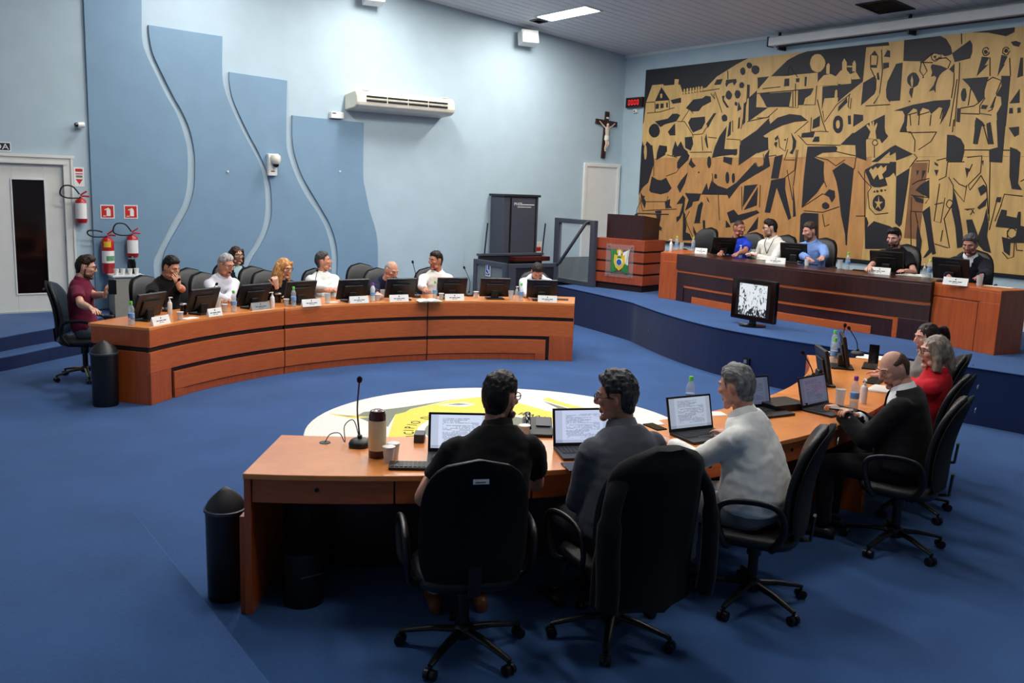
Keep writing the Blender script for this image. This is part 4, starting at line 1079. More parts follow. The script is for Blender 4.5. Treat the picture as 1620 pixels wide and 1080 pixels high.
# ------------------------------------------------------------------ wheelchair lift
t = thing('wheelchair_lift', 'dark grey wheelchair platform lift between wall and stage', 'lift', (0, 0, 0))
MB().box(9.3, 10.06, 13.28, 13.70, 0, 2.06).build('tower', 'lift_grey', t, bevel=.012)
MB().box(9.27, 10.09, 13.25, 13.72, 2.06, 2.1).build('tower_cap', 'lift_dark', t, bevel=.006)
door = MB().box(9.46, 9.98, 13.262, 13.285, .3, 2.02).build('tower_panel', 'lift_grey', t, bevel=.004)
for x in (9.445, 9.995): MB().box(x-.016, x+.016, 13.27, 13.285, .1, 2.04).build('guide_slot', 'plastic_black', t)
text_mesh('PNEB', .07, 'sign_white', 'lettering', door, (9.5, 13.259, 1.91), align='LEFT', sx=1.1)
q = MB(); q.box(9.68, 9.95, 13.258, 13.2615, 1.915, 1.93); q.box(9.58, 9.88, 13.258, 13.2615, 1.875, 1.887); q.build('fine_print', 'sign_white', door)
MB().box(8.78, 10.08, 12.32, 13.26, .02, .08).build('platform', 'lift_dark', t, bevel=.005)
MB().box(8.74, 10.1, 13.16, 13.22, .08, 1.03).build('rear_panel', 'lift_dark', t, bevel=.005)
MB().box(8.72, 10.12, 13.14, 13.24, 1.03, 1.07).build('rear_rail', 'lift_grey', t, bevel=.005)
MB().box(9.35, 10.12, 12.95, 13.14, .94, 1.02).build('control_shelf', 'brown_plastic', t, bevel=.006)
for x in (8.84, 10.1): MB().tube([(x, 13.17, 1.05), (x+.05, 13.17, 1.6)], .014).build('post', 'lift_dark', t, smooth=True)
# front half wall
q = MB()
for b in ((8.72, 9.74, 12.24, 12.3, .9, .97), (8.72, 8.86, 12.24, 12.3, 0, .9), (9.66, 9.74, 12.24, 12.3, 0, .9), (8.86, 9.66, 12.24, 12.3, 0, .1)): q.box(*b)
q.build('front_frame', 'lift_grey', t, bevel=.005); MB().box(8.86, 9.66, 12.255, 12.285, .1, .9).build('front_panel', 'lift_dark', t)
# lower gate
q = MB()
for b in ((8.66, 8.72, 12.28, 12.36, 0, .98), (8.66, 8.72, 13.14, 13.24, 0, .98), (8.66, 8.72, 12.36, 13.14, .9, .98), (8.66, 8.72, 12.36, 13.14, 0, .14)): q.box(*b)
q.build('gate_frame', 'lift_grey', t, bevel=.006)
MB().box(8.68, 8.7, 12.36, 13.14, .14, .9).build('gate_glass', 'clear_glass', t)
MB().tube([(8.65, 12.42, .72), (8.62, 12.42, .72), (8.62, 12.42, .6), (8.65, 12.42, .6)], .012).build('gate_handle', 'silver', t, smooth=True)
gs = MB().box(8.666, 8.672, 12.72, 12.86, .72, .94).build('access_sign', 'sign_white', t); MB().box(8.663, 8.667, 12.735, 12.845, .74, .92).build('field', 'sign_blue', gs)
q = MB(); q.tube([(8.661, 12.80, .885), (8.661, 12.80, .83), (8.661, 12.765, .825), (8.661, 12.75, .775)], .007, 6); q.ell((8.661, 12.802, .9), (.004, .012, .012), 8, 6); q.tube([(8.661, 12.79+.035*math.cos(a), .795+.035*math.sin(a)) for a in [R(100+k*22) for k in range(12)]], .005, 6); q.build('pictogram', 'sign_white', gs)
# upper gate on the stage
q = MB(); SZ = STAGE+.012
for b in ((10.1, 10.18, 12.72, 12.84, SZ, 1.72), (10.1, 10.18, 11.75, 11.86, SZ, 1.72), (10.1, 10.18, 11.86, 12.72, 1.64, 1.72), (10.1, 10.18, 11.86, 12.72, SZ, SZ+.08)): q.box(*b)
q.build('upper_gate_frame', 'lift_grey', t, bevel=.006); MB().box(10.13, 10.15, 11.86, 12.72, SZ+.08, 1.64).build('upper_gate_glass', 'clear_glass', t)
MB().box(10.22, 10.98, 12.76, 12.8, SZ, 1.02).build('side_board', 'lift_dark', t, bevel=.004)
MB().tube([(9.72, 12.24, .95), (9.74, 12.2, .98), (10.06, 11.92, 1.68), (10.12, 11.9, 1.7)], .028, 10).build('diagonal_rail', 'lift_dark', t, smooth=True)
t, w_, h = sign('warning_notice', 'cream wall plate with a red notice beside the lift tower', 10.3, 10.52, 1.0, 1.22, YN-.001)
MB().box(-w_/2, w_/2, -.02, 0, 0, h).build('plate', 'ac_white', t, bevel=.004); MB().box(-.09, .09, -.023, -.02, .05, .13).build('notice', 'red_sign', t); MB().box(-.075, .075, -.0245, -.023, .08, .092).build('print', 'text_black', t)
# projection screen case on the ceiling edge
t = thing('projection_screen', 'long white retractable screen case above the mural', 'screen', (12.25, 7.35, 4.6))
MB().at((0, -7.35, -4.6)).box(-.09, .06, 4.6, 10.1, 4.615, 4.75).build('case', 'white_paint', t, bevel=.012)
MB().at((0, -7.35, -4.6)).box(-.095, .065, 10.1, 10.125, 4.605, 4.76).build('end_cap', 'plastic_dark', t, bevel=.006)
for y in (9.95, 7.7, 5.4): MB().at((0, -7.35, -4.6)).box(-.02, .165, y-.015, y+.015, 4.55, 4.62).build('bracket', 'plastic_black', t); MB().at((0, -7.35, -4.6)).box(-.02, .02, y-.015, y+.015, 4.74, 4.82).build('hanger', 'plastic_black', t)
MB().at((0, -7.35, -4.6)).tube([(0, 4.7, 4.6), (0, 10.0, 4.6)], .012).build('weight_bar', 'plastic_dark', t)
# ------------------------------------------------------------------ floor medallion
m, nt, b = nodes('mosaic_white')
tc = nt.nodes.new('ShaderNodeTexCoord'); vr = nt.nodes.new('ShaderNodeTexVoronoi'); vr.feature = 'DISTANCE_TO_EDGE'; vr.inputs['Scale'].default_value = 34; vr.inputs['Randomness'].default_value = .55
nt.links.new(tc.outputs['Object'], vr.inputs['Vector']); rp = nt.nodes.new('ShaderNodeValToRGB'); rp.color_ramp.elements[0].position = .02; rp.color_ramp.elements[1].position = .07
rp.color_ramp.elements[0].color = (*lin((176, 174, 166)), 1); rp.color_ramp.elements[1].color = (*lin((232, 230, 222)), 1)
nt.links.new(vr.outputs['Distance'], rp.inputs[0]); nt.links.new(rp.outputs[0], b.inputs['Base Color']); b.inputs['Roughness'].default_value = .45
mat('mosaic_yellow', (226, 206, 76), .5, noise=.12, nscale=60)
t = thing('floor_medallion', 'round white mosaic medallion with the yellow arms set in the carpet', 'medallion', (MED[0], MED[1], 0))
MB().lathe([(0, .001), (1.8, .001), (1.81, .004), (1.8, .008), (0, .0081)], 72).build('mosaic_disc', 'mosaic_white', t)
for name, mm, z1, pts in MED_SHAPES:
    MB().prism(pts, .0078, z1).build(name, mm, t)
ring = lambda r0, r1, z1: MB().loft([[(c_[0]*1, c_[1], z) for c_ in [(MEDC[0]+r*math.cos(2*PI*j/48), MEDC[1]+r*math.sin(2*PI*j/48)) for j in range(48)]] for r, z in ((r0, .008), (r0, z1), (r1, z1), (r1, .008))], cap=False)
MB().lathe([(0, .008), (.68, .008), (.68, .0105), (0, .0105)], 48, (MEDC[0], MEDC[1], 0)).build('inner_ring', 'mosaic_white', t)
MB().lathe([(0, .008), (.61, .008), (.61, .0115), (0, .0115)], 48, (MEDC[0], MEDC[1], 0)).build('inner_disc', 'mosaic_grey', t)
def arc_text(s, r, a0, da, inward):
    for k, chh in enumerate(s):
        if chh == ' ': continue
        a = R(a0+da*k)
        o = text_mesh(chh, .135, 'text_black', 'letter', t, (MEDC[0]+r*math.cos(a), MEDC[1]+r*math.sin(a), .0095), rot=(0, 0, a-PI/2 if not inward else a+PI/2), align='CENTER', ext=.0015)
arc_text('MUNICIPIO DE', .71, 186, -7.4, False)
arc_text('PARANA', .71, 46, -7.4, False)
# ------------------------------------------------------------------ carved wooden mural (outlines in metres: along the wall, height)
MURAL_BLACK = [
[(13.14,4.50),(12.40,4.50),(11.71,4.50),(10.94,4.50),(10.66,4.50),(10.68,4.50),(10.93,4.42),(11.15,4.33),(11.35,4.25),(11.58,4.08),(12.12,4.03),(12.15,4.04),(12.22,4.17),(12.27,4.18),(12.26,4.27),(12.37,4.28),(12.37,4.18),(12.63,4.18),(12.66,4.21),(12.95,4.21),(13.09,3.90),(13.12,3.53),(13.14,3.50)],
[(12.70,4.16),(12.85,3.91),(12.46,3.91)],
[(12.82,3.86),(12.74,3.86),(12.74,3.77),(12.82,3.77)],
[(12.70,3.86),(12.62,3.86),(12.61,3.78),(12.69,3.77)],
[(12.55,3.87),(12.51,3.87),(12.50,3.78),(12.54,3.78)],
[(12.44,3.91),(12.18,3.94),(12.17,3.85),(12.38,3.84)],
[(12.04,3.75),(11.87,3.89),(11.65,3.90),(11.58,3.94),(11.46,3.92),(11.44,3.83),(11.64,3.76),(11.72,3.68),(11.88,3.68),(12.00,3.73)],
[(12.82,3.54),(12.48,3.58),(12.37,3.66),(12.25,3.66),(12.17,3.63),(12.26,3.52),(12.54,3.48),(12.66,3.43)],
[(12.67,3.36),(12.68,3.31),(12.71,3.27),(12.75,3.25),(12.81,3.24),(12.86,3.25),(12.91,3.28),(12.95,3.32),(12.97,3.37),(12.96,3.42),(12.93,3.46),(12.88,3.49),(12.83,3.50),(12.77,3.49),(12.72,3.46),(12.69,3.41)],
[(11.90,3.57),(11.56,3.58),(11.55,3.48),(11.62,3.37),(11.82,3.31),(11.89,3.38),(11.96,3.49)],
[(12.46,3.34),(12.29,3.49),(12.26,3.27),(12.40,3.27)],
[(11.52,3.45),(11.36,3.63),(11.30,3.63),(11.39,3.51),(11.47,3.38)],
[(11.50,3.28),(11.43,3.02),(11.47,3.05),(11.53,3.19)],
[(10.99,3.46),(10.95,3.48),(10.94,3.25),(11.01,3.21)],
[(11.04,3.40),(11.05,3.19),(11.06,2.99),(10.77,3.01),(10.76,2.92),(11.12,2.89),(11.33,2.86),(11.28,3.05),(11.19,3.23)],
[(10.70,3.14),(10.12,3.45),(10.10,3.28),(10.30,3.18),(10.13,3.19),(10.11,3.04),(10.38,2.95),(10.69,2.86)],
[(12.02,3.23),(11.84,3.24),(11.80,3.11),(11.85,2.99),(11.99,3.04)],
[(13.14,3.08),(13.12,3.18),(13.07,3.04),(13.00,3.18),(12.84,3.07),(12.82,2.86),(13.14,2.86)],
[(12.66,2.86),(12.63,3.07),(12.46,3.08),(12.45,2.98),(12.59,2.90)],
[(12.31,3.00),(12.25,3.17),(12.19,3.06),(12.11,3.16),(12.02,3.03),(11.93,2.98),(11.88,2.86),(12.04,2.89),(12.18,2.93),(12.31,2.90)],
[(10.58,4.37),(10.59,4.35),(10.61,4.33),(10.64,4.33),(10.67,4.34),(10.69,4.36),(10.70,4.38),(10.70,4.41),(10.68,4.43),(10.65,4.43),(10.62,4.42),(10.59,4.40)],
[(10.42,4.29),(10.43,4.25),(10.46,4.23),(10.50,4.22),(10.54,4.24),(10.58,4.27),(10.59,4.31),(10.59,4.34),(10.56,4.37),(10.51,4.37),(10.47,4.36),(10.43,4.33)],
[(10.72,4.29),(10.72,4.26),(10.74,4.24),(10.77,4.23),(10.80,4.25),(10.82,4.27),(10.83,4.30),(10.83,4.33),(10.81,4.35),(10.78,4.36),(10.75,4.35),(10.73,4.32)],
[(10.72,4.06),(10.73,4.04),(10.74,4.02),(10.77,4.02),(10.80,4.02),(10.82,4.04),(10.83,4.07),(10.83,4.09),(10.81,4.11),(10.78,4.12),(10.75,4.11),(10.73,4.09)],
[(10.97,3.92),(10.98,3.88),(11.00,3.85),(11.04,3.84),(11.08,3.86),(11.11,3.89),(11.12,3.92),(11.11,3.96),(11.09,3.99),(11.05,4.00),(11.02,3.98),(10.99,3.95)],
[(10.78,3.92),(10.79,3.89),(10.81,3.86),(10.84,3.85),(10.88,3.86),(10.90,3.89),(10.92,3.93),(10.91,3.96),(10.89,3.99),(10.86,3.99),(10.82,3.98),(10.80,3.96)],
[(11.04,3.53),(11.04,3.50),(11.07,3.48),(11.10,3.48),(11.13,3.48),(11.16,3.51),(11.17,3.54),(11.17,3.57),(11.14,3.59),(11.11,3.60),(11.08,3.59),(11.05,3.56)],
[(10.84,3.76),(10.84,3.75),(10.85,3.73),(10.87,3.73),(10.88,3.74),(10.90,3.75),(10.90,3.77),(10.90,3.78),(10.89,3.80),(10.87,3.80),(10.86,3.79),(10.84,3.78)],
[(11.13,4.18),(10.91,4.18),(10.89,4.13),(10.94,4.07),(10.98,4.13),(11.07,4.11),(11.11,4.06),(11.14,4.10)],
[(11.35,4.20),(11.21,4.20),(11.25,4.11),(11.40,4.11)],
[(11.20,3.91),(11.14,3.92),(11.15,3.85),(11.02,3.71),(11.07,3.71),(11.17,3.82)],
[(10.64,4.07),(10.60,4.06),(10.59,3.86),(10.63,3.83)],
[(10.70,3.76),(10.65,3.79),(10.64,3.45),(10.69,3.40)],
[(10.60,3.85),(10.44,3.96),(10.43,3.69),(10.18,3.67),(10.57,3.46)],
[(10.79,3.52),(10.76,3.55),(10.75,3.36),(10.79,3.34)],
[(10.82,3.80),(10.74,3.67),(10.83,3.64)],
[(10.45,4.17),(10.21,4.17),(10.42,3.98)],
[(10.37,3.90),(10.17,3.91),(10.14,3.67),(10.21,3.68)],
[(9.49,4.50),(9.46,4.50),(8.09,4.50),(8.07,4.45),(8.45,4.46),(8.45,3.97),(8.64,4.00),(8.87,3.94),(9.15,3.95),(9.25,4.02),(9.26,4.16),(9.70,4.16),(9.83,4.15),(10.17,4.17),(9.86,4.40),(9.66,4.47)],
[(9.15,3.94),(8.65,3.95),(8.64,4.00),(8.45,3.97),(8.79,3.74),(8.85,3.69),(8.85,3.76),(9.10,3.76),(9.13,3.59)],
[(9.89,4.11),(9.80,4.11),(9.79,3.99),(9.89,3.99)],
[(9.67,4.10),(9.60,4.10),(9.60,4.04),(9.66,4.04)],
[(9.50,4.11),(9.46,4.11),(9.46,3.96),(9.49,3.97)],
[(10.38,3.90),(9.73,3.90),(9.76,3.66),(10.20,3.68)],
[(9.59,3.91),(9.32,3.91),(9.36,3.83),(9.46,3.78),(9.48,3.68),(9.58,3.68)],
[(10.44,4.17),(10.23,4.17),(10.43,4.00)],
[(10.11,3.28),(10.13,3.39),(9.97,3.50),(9.73,3.55),(9.51,3.52),(9.37,3.43),(9.62,3.42),(9.86,3.37)],
[(10.37,3.32),(10.14,3.50),(10.12,3.34),(10.30,3.17),(10.36,3.17)],
[(9.27,3.44),(9.15,3.50),(9.14,3.34),(9.27,3.30)],
[(8.72,3.35),(8.72,3.30),(8.73,3.26),(8.76,3.23),(8.79,3.22),(8.83,3.23),(8.86,3.26),(8.89,3.30),(8.90,3.36),(8.90,3.41),(8.88,3.46),(8.86,3.48),(8.82,3.49),(8.79,3.48),(8.75,3.45),(8.73,3.41)],
[(8.83,3.62),(8.70,3.75),(8.68,3.68),(8.83,3.55)],
[(8.65,3.48),(8.60,3.48),(8.58,3.35),(8.63,3.35)],
[(8.55,3.50),(8.39,3.48),(8.38,3.40),(8.54,3.31)],
[(8.65,3.13),(8.30,3.35),(8.03,3.47),(8.01,3.28),(7.96,3.12)],
[(8.30,4.40),(8.24,4.32),(8.36,4.34)],
[(8.35,4.20),(8.24,4.19),(8.24,4.15),(8.35,4.16)],
[(8.09,4.39),(8.05,4.37),(8.04,4.28),(8.14,4.30)],
[(8.14,4.21),(8.05,4.21),(8.04,4.14),(8.13,4.12)],
[(8.44,3.95),(8.25,4.04),(8.22,3.83),(8.23,3.78),(8.44,3.62)],
[(8.20,4.08),(8.17,3.97),(8.21,3.98),(8.23,4.07)],
[(8.14,3.78),(8.22,3.63),(8.24,3.64),(8.16,3.75)],
[(8.01,4.00),(8.04,3.94),(8.05,3.82),(8.03,3.71),(7.97,3.64)],
[(9.46,3.24),(9.22,3.26),(9.24,3.17),(9.47,3.17)],
[(10.41,3.67),(10.23,3.67),(10.40,3.58)],
[(7.84,4.50),(7.32,4.50),(7.30,4.50),(7.21,4.45),(7.13,4.34),(7.10,4.25),(7.13,4.23),(7.20,4.22),(7.27,4.26),(7.36,4.29),(7.46,4.22),(7.51,4.18),(7.82,4.21)],
[(8.01,4.00),(7.93,4.18),(7.83,4.19),(7.81,3.66),(7.97,3.66)],
[(7.10,4.25),(6.87,4.40),(6.83,4.34),(6.82,4.24),(6.84,4.16),(7.05,4.13)],
[(7.05,4.11),(7.04,3.98),(7.12,4.04)],
[(6.86,4.50),(6.83,4.50),(6.29,4.50),(6.29,4.44),(6.39,4.40),(6.63,4.47)],
[(6.32,4.32),(6.26,4.33),(6.19,4.30),(6.21,4.25),(6.28,4.27)],
[(6.61,4.23),(6.61,4.21),(6.62,4.20),(6.64,4.20),(6.65,4.21),(6.66,4.23),(6.66,4.25),(6.65,4.25),(6.63,4.25),(6.62,4.24)],
[(6.34,4.21),(6.35,4.19),(6.36,4.19),(6.37,4.19),(6.39,4.20),(6.39,4.21),(6.39,4.23),(6.38,4.24),(6.36,4.24),(6.35,4.23)],
[(6.68,4.17),(6.58,4.15),(6.63,4.05),(6.58,4.06),(6.72,3.92)],
[(6.42,4.17),(6.34,4.14),(6.38,4.04),(6.36,4.05),(6.44,3.90)],
[(7.38,4.13),(7.25,4.10),(7.14,4.05),(7.21,4.01),(7.25,3.97),(7.27,3.92),(7.29,3.83),(7.28,3.74),(7.31,3.78),(7.38,3.76),(7.32,3.84),(7.29,3.94),(7.32,3.97),(7.37,3.96),(7.36,4.02),(7.39,4.09)],
[(7.54,3.93),(7.55,3.89),(7.56,3.86),(7.59,3.84),(7.62,3.83),(7.66,3.84),(7.69,3.87),(7.72,3.90),(7.73,3.94),(7.73,3.98),(7.71,4.01),(7.68,4.03),(7.65,4.04),(7.61,4.03),(7.58,4.00),(7.56,3.97)],
[(7.67,3.82),(7.62,3.83),(7.63,3.68),(7.68,3.76)],
[(6.92,3.90),(6.56,3.90),(6.57,3.84),(6.59,3.72),(6.58,3.63),(6.65,3.56),(6.74,3.71),(6.82,3.81)],
[(6.39,3.90),(6.27,3.89),(6.25,3.25),(6.36,3.25),(6.39,3.42),(6.34,3.53),(6.36,3.63),(6.43,3.65),(6.37,3.77)],
[(6.83,3.68),(6.83,3.65),(6.84,3.62),(6.84,3.60),(6.86,3.60),(6.87,3.60),(6.89,3.62),(6.90,3.65),(6.91,3.69),(6.91,3.72),(6.90,3.75),(6.89,3.77),(6.88,3.77),(6.86,3.77),(6.85,3.75),(6.84,3.72)],
[(6.94,3.51),(6.89,3.51),(6.88,3.32),(6.93,3.33)],
[(6.66,3.38),(6.57,3.32),(6.52,3.26),(6.67,3.26)],
[(6.60,3.54),(6.52,3.53),(6.54,3.48),(6.61,3.49)],
[(6.44,3.63),(6.44,3.50),(6.49,3.49)],
[(6.17,4.11),(6.14,4.11),(6.11,3.88),(6.18,3.86)],
[(6.13,3.72),(6.11,3.54),(6.24,3.54)],
[(6.23,3.48),(6.19,3.48),(6.18,3.41),(6.23,3.41)],
[(6.13,3.48),(6.09,3.48),(6.08,3.42),(6.12,3.41)],
[(7.89,3.52),(7.60,3.59),(7.28,3.63),(7.05,3.63),(7.05,3.55),(7.09,3.43),(7.16,3.30),(7.14,3.43),(7.15,3.52),(7.20,3.54),(7.31,3.45),(7.35,3.51),(7.45,3.54),(7.51,3.44),(7.53,3.52),(7.59,3.54),(7.67,3.46),(7.66,3.29),(7.71,3.29),(7.71,3.45),(7.75,3.51)],
[(7.33,4.22),(7.33,4.21),(7.34,4.21),(7.35,4.21),(7.36,4.22),(7.37,4.23),(7.37,4.24),(7.36,4.24),(7.35,4.24),(7.33,4.24)],
[(7.48,3.96),(7.48,3.95),(7.49,3.95),(7.50,3.95),(7.50,3.96),(7.50,3.97),(7.49,3.97),(7.48,3.97)],
[(7.65,3.64),(7.65,3.63),(7.66,3.63),(7.67,3.63),(7.67,3.64),(7.67,3.65),(7.66,3.65),(7.65,3.65)],
[(13.14,3.10),(12.85,3.10),(12.77,2.78),(12.84,2.57),(12.90,2.40),(13.05,2.30),(13.14,2.16),(13.14,2.39)],
[(12.66,3.10),(12.48,3.08),(12.49,2.92),(12.72,2.82),(12.71,2.96)],
[(12.31,2.99),(12.19,3.07),(11.97,2.99),(11.87,2.90),(11.91,2.82),(12.09,2.68),(12.16,2.67),(12.17,2.78),(12.08,2.90),(12.25,2.88)],
[(12.81,2.52),(12.66,2.46),(12.55,2.45),(12.43,2.50),(12.27,2.31),(12.36,2.23),(12.55,2.19),(12.81,2.22),(12.86,2.26)],
[(11.89,2.60),(11.94,2.41),(12.05,2.23),(12.13,2.34),(12.04,2.46)],
[(11.88,2.75),(11.82,2.87),(11.80,2.80),(11.70,2.72),(11.78,2.68)],
[(11.34,2.78),(11.34,2.75),(11.35,2.71),(11.36,2.69),(11.38,2.68),(11.40,2.69),(11.41,2.71),(11.43,2.75),(11.43,2.78),(11.43,2.82),(11.43,2.86),(11.41,2.88),(11.40,2.89),(11.38,2.88),(11.36,2.86),(11.35,2.82)],
[(12.42,2.06),(12.29,2.11),(12.29,1.99),(12.22,1.95),(12.39,1.93)],
[(12.67,1.87),(12.50,1.89),(12.51,1.70),(12.54,1.61),(12.46,1.57),(12.47,1.51),(12.54,1.53),(12.56,1.61),(12.63,1.80)],
[(12.12,2.02),(11.97,2.19),(11.91,2.14),(11.92,1.92),(12.00,1.76),(12.08,1.69),(12.10,1.78),(12.03,1.81),(11.99,1.92),(11.96,2.04)],
[(13.09,2.21),(12.93,2.04),(12.95,1.91),(13.06,2.05)],
[(11.92,2.23),(11.53,2.23),(11.57,2.10),(11.71,2.08),(11.73,2.00),(11.89,1.91),(11.82,2.11)],
[(11.94,1.90),(11.88,1.85),(11.86,1.74),(11.83,1.65),(11.84,1.52),(11.74,1.50),(11.66,1.39),(11.90,1.37)],
[(11.58,2.02),(11.50,2.09),(11.46,2.06),(11.49,1.92),(11.51,1.72),(11.64,1.71),(11.60,1.92)],
[(11.66,1.64),(11.56,1.50),(11.60,1.46),(11.65,1.54)],
[(11.44,1.76),(11.39,1.76),(11.36,1.54),(11.32,1.50),(11.40,1.49)],
[(11.51,2.23),(11.41,2.42),(11.36,2.29),(11.28,2.52),(11.29,2.46),(11.15,2.38),(10.93,2.33),(10.73,2.44),(10.36,2.78),(10.31,2.71),(10.05,2.73),(10.65,2.41),(10.87,2.16),(10.91,2.23)],
[(10.72,3.07),(10.12,3.06),(10.71,2.73)],
[(11.06,2.88),(10.86,2.86),(10.87,2.74),(11.06,2.79)],
[(11.06,3.01),(10.77,3.00),(10.78,2.90),(11.08,2.94)],
[(11.18,2.54),(11.18,2.51),(11.20,2.50),(11.22,2.50),(11.24,2.51),(11.24,2.54),(11.24,2.57),(11.23,2.58),(11.21,2.58),(11.19,2.57)],
[(10.90,2.52),(10.90,2.47),(10.91,2.43),(10.93,2.42),(10.95,2.43),(10.97,2.47),(10.98,2.52),(10.98,2.57),(10.97,2.61),(10.95,2.62),(10.93,2.61),(10.91,2.57)],
[(10.77,2.51),(10.77,2.47),(10.78,2.44),(10.80,2.43),(10.82,2.44),(10.83,2.47),(10.84,2.51),(10.84,2.56),(10.83,2.59),(10.81,2.60),(10.79,2.59),(10.78,2.56)],
[(10.55,2.39),(10.27,2.42),(10.55,2.03)],
[(10.26,2.37),(10.25,2.07),(10.52,1.98)],
[(10.89,1.92),(10.74,1.98),(10.64,1.89),(10.24,1.99),(10.18,1.95),(10.49,1.82),(10.79,1.74)],
[(10.20,1.88),(10.20,1.68),(10.42,1.59)],
[(10.90,1.79),(10.78,1.68),(10.89,1.66)],
[(11.38,2.18),(11.31,2.08),(11.36,2.11)],
[(10.06,1.98),(9.99,2.20),(9.97,1.96)],
[(11.60,2.61),(11.61,2.59),(11.62,2.59),(11.63,2.59),(11.63,2.61),(11.63,2.62),(11.62,2.62),(11.61,2.62)],
[(10.36,3.21),(10.24,3.22),(10.14,3.16),(10.10,2.99),(10.33,2.93)],
[(10.16,2.90),(10.08,2.99),(10.09,2.88),(10.04,2.72),(10.30,2.59),(10.31,2.68),(10.19,2.68)],
[(9.99,3.17),(9.93,3.22),(9.92,3.17),(9.97,3.13)],
[(9.98,3.11),(9.93,3.11),(9.94,3.02),(9.99,3.07)],
[(9.96,2.87),(9.80,2.91),(9.85,2.52),(10.00,2.52)],
[(9.99,2.49),(9.71,2.54),(9.70,2.36),(9.53,1.89),(9.58,1.86),(9.87,2.38),(9.96,1.96),(10.07,1.96)],
[(9.67,3.25),(9.56,3.12),(9.56,3.03),(9.61,2.91),(9.67,2.93),(9.62,2.99),(9.62,3.12)],
[(9.55,2.42),(9.49,2.18),(9.44,1.93),(9.49,1.91)],
[(9.33,3.03),(8.82,3.03),(8.78,3.00),(8.80,2.94),(9.04,2.93),(9.19,2.86),(9.00,2.79),(8.99,2.63),(8.96,2.49),(9.08,2.31),(9.34,2.07),(9.35,2.51),(9.34,2.88)],
[(9.25,3.10),(9.21,3.18),(9.13,3.18),(9.12,3.10)],
[(8.73,3.05),(8.54,3.22),(8.25,3.22),(8.30,3.10),(8.26,2.81),(8.44,2.86),(8.47,3.04)],
[(8.83,2.66),(8.65,2.78),(8.46,2.69),(8.46,2.38),(8.46,1.96),(8.46,1.70),(8.45,1.53),(8.47,1.53),(8.50,1.70),(8.60,1.98),(8.68,2.31),(8.74,2.49)],
[(8.94,2.29),(8.86,2.37),(8.76,2.35),(8.74,2.25),(8.79,2.17),(8.85,2.25)],
[(8.83,2.12),(8.83,2.09),(8.86,2.07),(8.89,2.06),(8.92,2.07),(8.95,2.08),(8.96,2.11),(8.96,2.14),(8.93,2.16),(8.90,2.17),(8.87,2.16),(8.84,2.14)],
[(9.29,1.99),(9.02,1.99),(8.96,1.49),(9.32,1.47),(9.35,1.95)],
[(8.27,2.67),(8.08,2.77),(7.87,2.77),(7.85,2.58),(7.92,2.56),(7.87,2.45),(7.99,2.42),(8.08,2.42),(8.15,2.45),(8.17,2.50)],
[(7.88,2.19),(7.88,2.15),(7.90,2.11),(7.93,2.08),(7.96,2.07),(8.00,2.08),(8.04,2.10),(8.07,2.14),(8.08,2.19),(8.08,2.23),(8.06,2.27),(8.03,2.30),(7.99,2.31),(7.95,2.30),(7.92,2.27),(7.89,2.24)],
[(8.06,2.35),(8.06,2.34),(8.07,2.34),(8.08,2.34),(8.09,2.35),(8.08,2.36),(8.07,2.37),(8.06,2.36)],
[(8.00,2.36),(8.01,2.35),(8.02,2.34),(8.04,2.35),(8.04,2.36),(8.04,2.37),(8.03,2.38),(8.01,2.37)],
[(7.94,2.37),(7.94,2.36),(7.95,2.35),(7.97,2.36),(7.98,2.37),(7.97,2.39),(7.96,2.39),(7.94,2.39)],
[(7.88,2.38),(7.89,2.37),(7.90,2.37),(7.91,2.37),(7.91,2.38),(7.91,2.39),(7.90,2.39),(7.89,2.39)],
[(8.17,2.79),(7.89,2.99),(7.89,2.94),(8.07,2.79)],
[(8.13,3.21),(7.99,3.21),(7.94,3.16),(8.03,3.06)],
[(8.19,1.97),(8.16,1.97),(8.12,1.89),(8.13,1.82),(8.03,1.92),(7.76,1.86),(7.63,1.78),(7.60,1.54),(8.13,1.50)],
[(9.76,3.14),(9.76,3.13),(9.78,3.13),(9.79,3.13),(9.80,3.14),(9.79,3.15),(9.78,3.16),(9.77,3.15)],
[(7.76,3.23),(7.70,3.38),(7.65,3.22)],
[(7.04,3.16),(6.94,3.15),(6.84,3.10),(6.78,3.01),(6.77,2.92),(6.79,2.79),(7.01,2.80)],
[(6.67,3.34),(6.59,3.33),(6.57,3.29),(6.59,3.10),(6.60,3.02),(6.66,3.03),(6.66,3.22)],
[(6.51,3.29),(6.46,3.31),(6.38,3.02),(6.45,3.02)],
[(6.38,3.33),(6.26,3.33),(6.24,2.78),(6.41,2.79),(6.43,2.95),(6.32,2.98)],
[(7.89,2.99),(7.81,3.03),(7.52,2.90),(7.77,2.81),(7.79,2.93),(7.88,2.88)],
[(7.87,2.79),(7.77,2.79),(7.75,2.58),(7.79,2.64),(7.85,2.58)],
[(7.74,2.58),(7.55,2.70),(7.55,2.48),(7.58,1.90),(7.61,1.86),(7.68,1.91)],
[(7.42,2.39),(7.35,2.47),(7.23,2.54),(7.20,2.29),(7.32,2.34)],
[(7.46,2.32),(7.39,2.30),(7.28,2.26),(7.28,2.21),(7.39,2.23)],
[(7.18,2.79),(7.13,2.76),(7.12,2.73),(7.17,2.75)],
[(7.17,2.68),(7.11,2.68),(7.13,2.60)],
[(7.44,2.67),(7.40,2.67),(7.42,2.60)],
[(7.35,2.67),(7.30,2.67),(7.34,2.54)],
[(6.73,2.71),(6.67,2.70),(6.69,2.58)],
[(6.51,2.80),(6.49,2.81),(6.49,2.74)],
[(6.52,2.44),(6.45,2.49),(6.40,2.45),(6.39,2.41),(6.47,2.34)],
[(6.50,2.18),(6.38,2.32),(6.39,2.21),(6.47,2.16)],
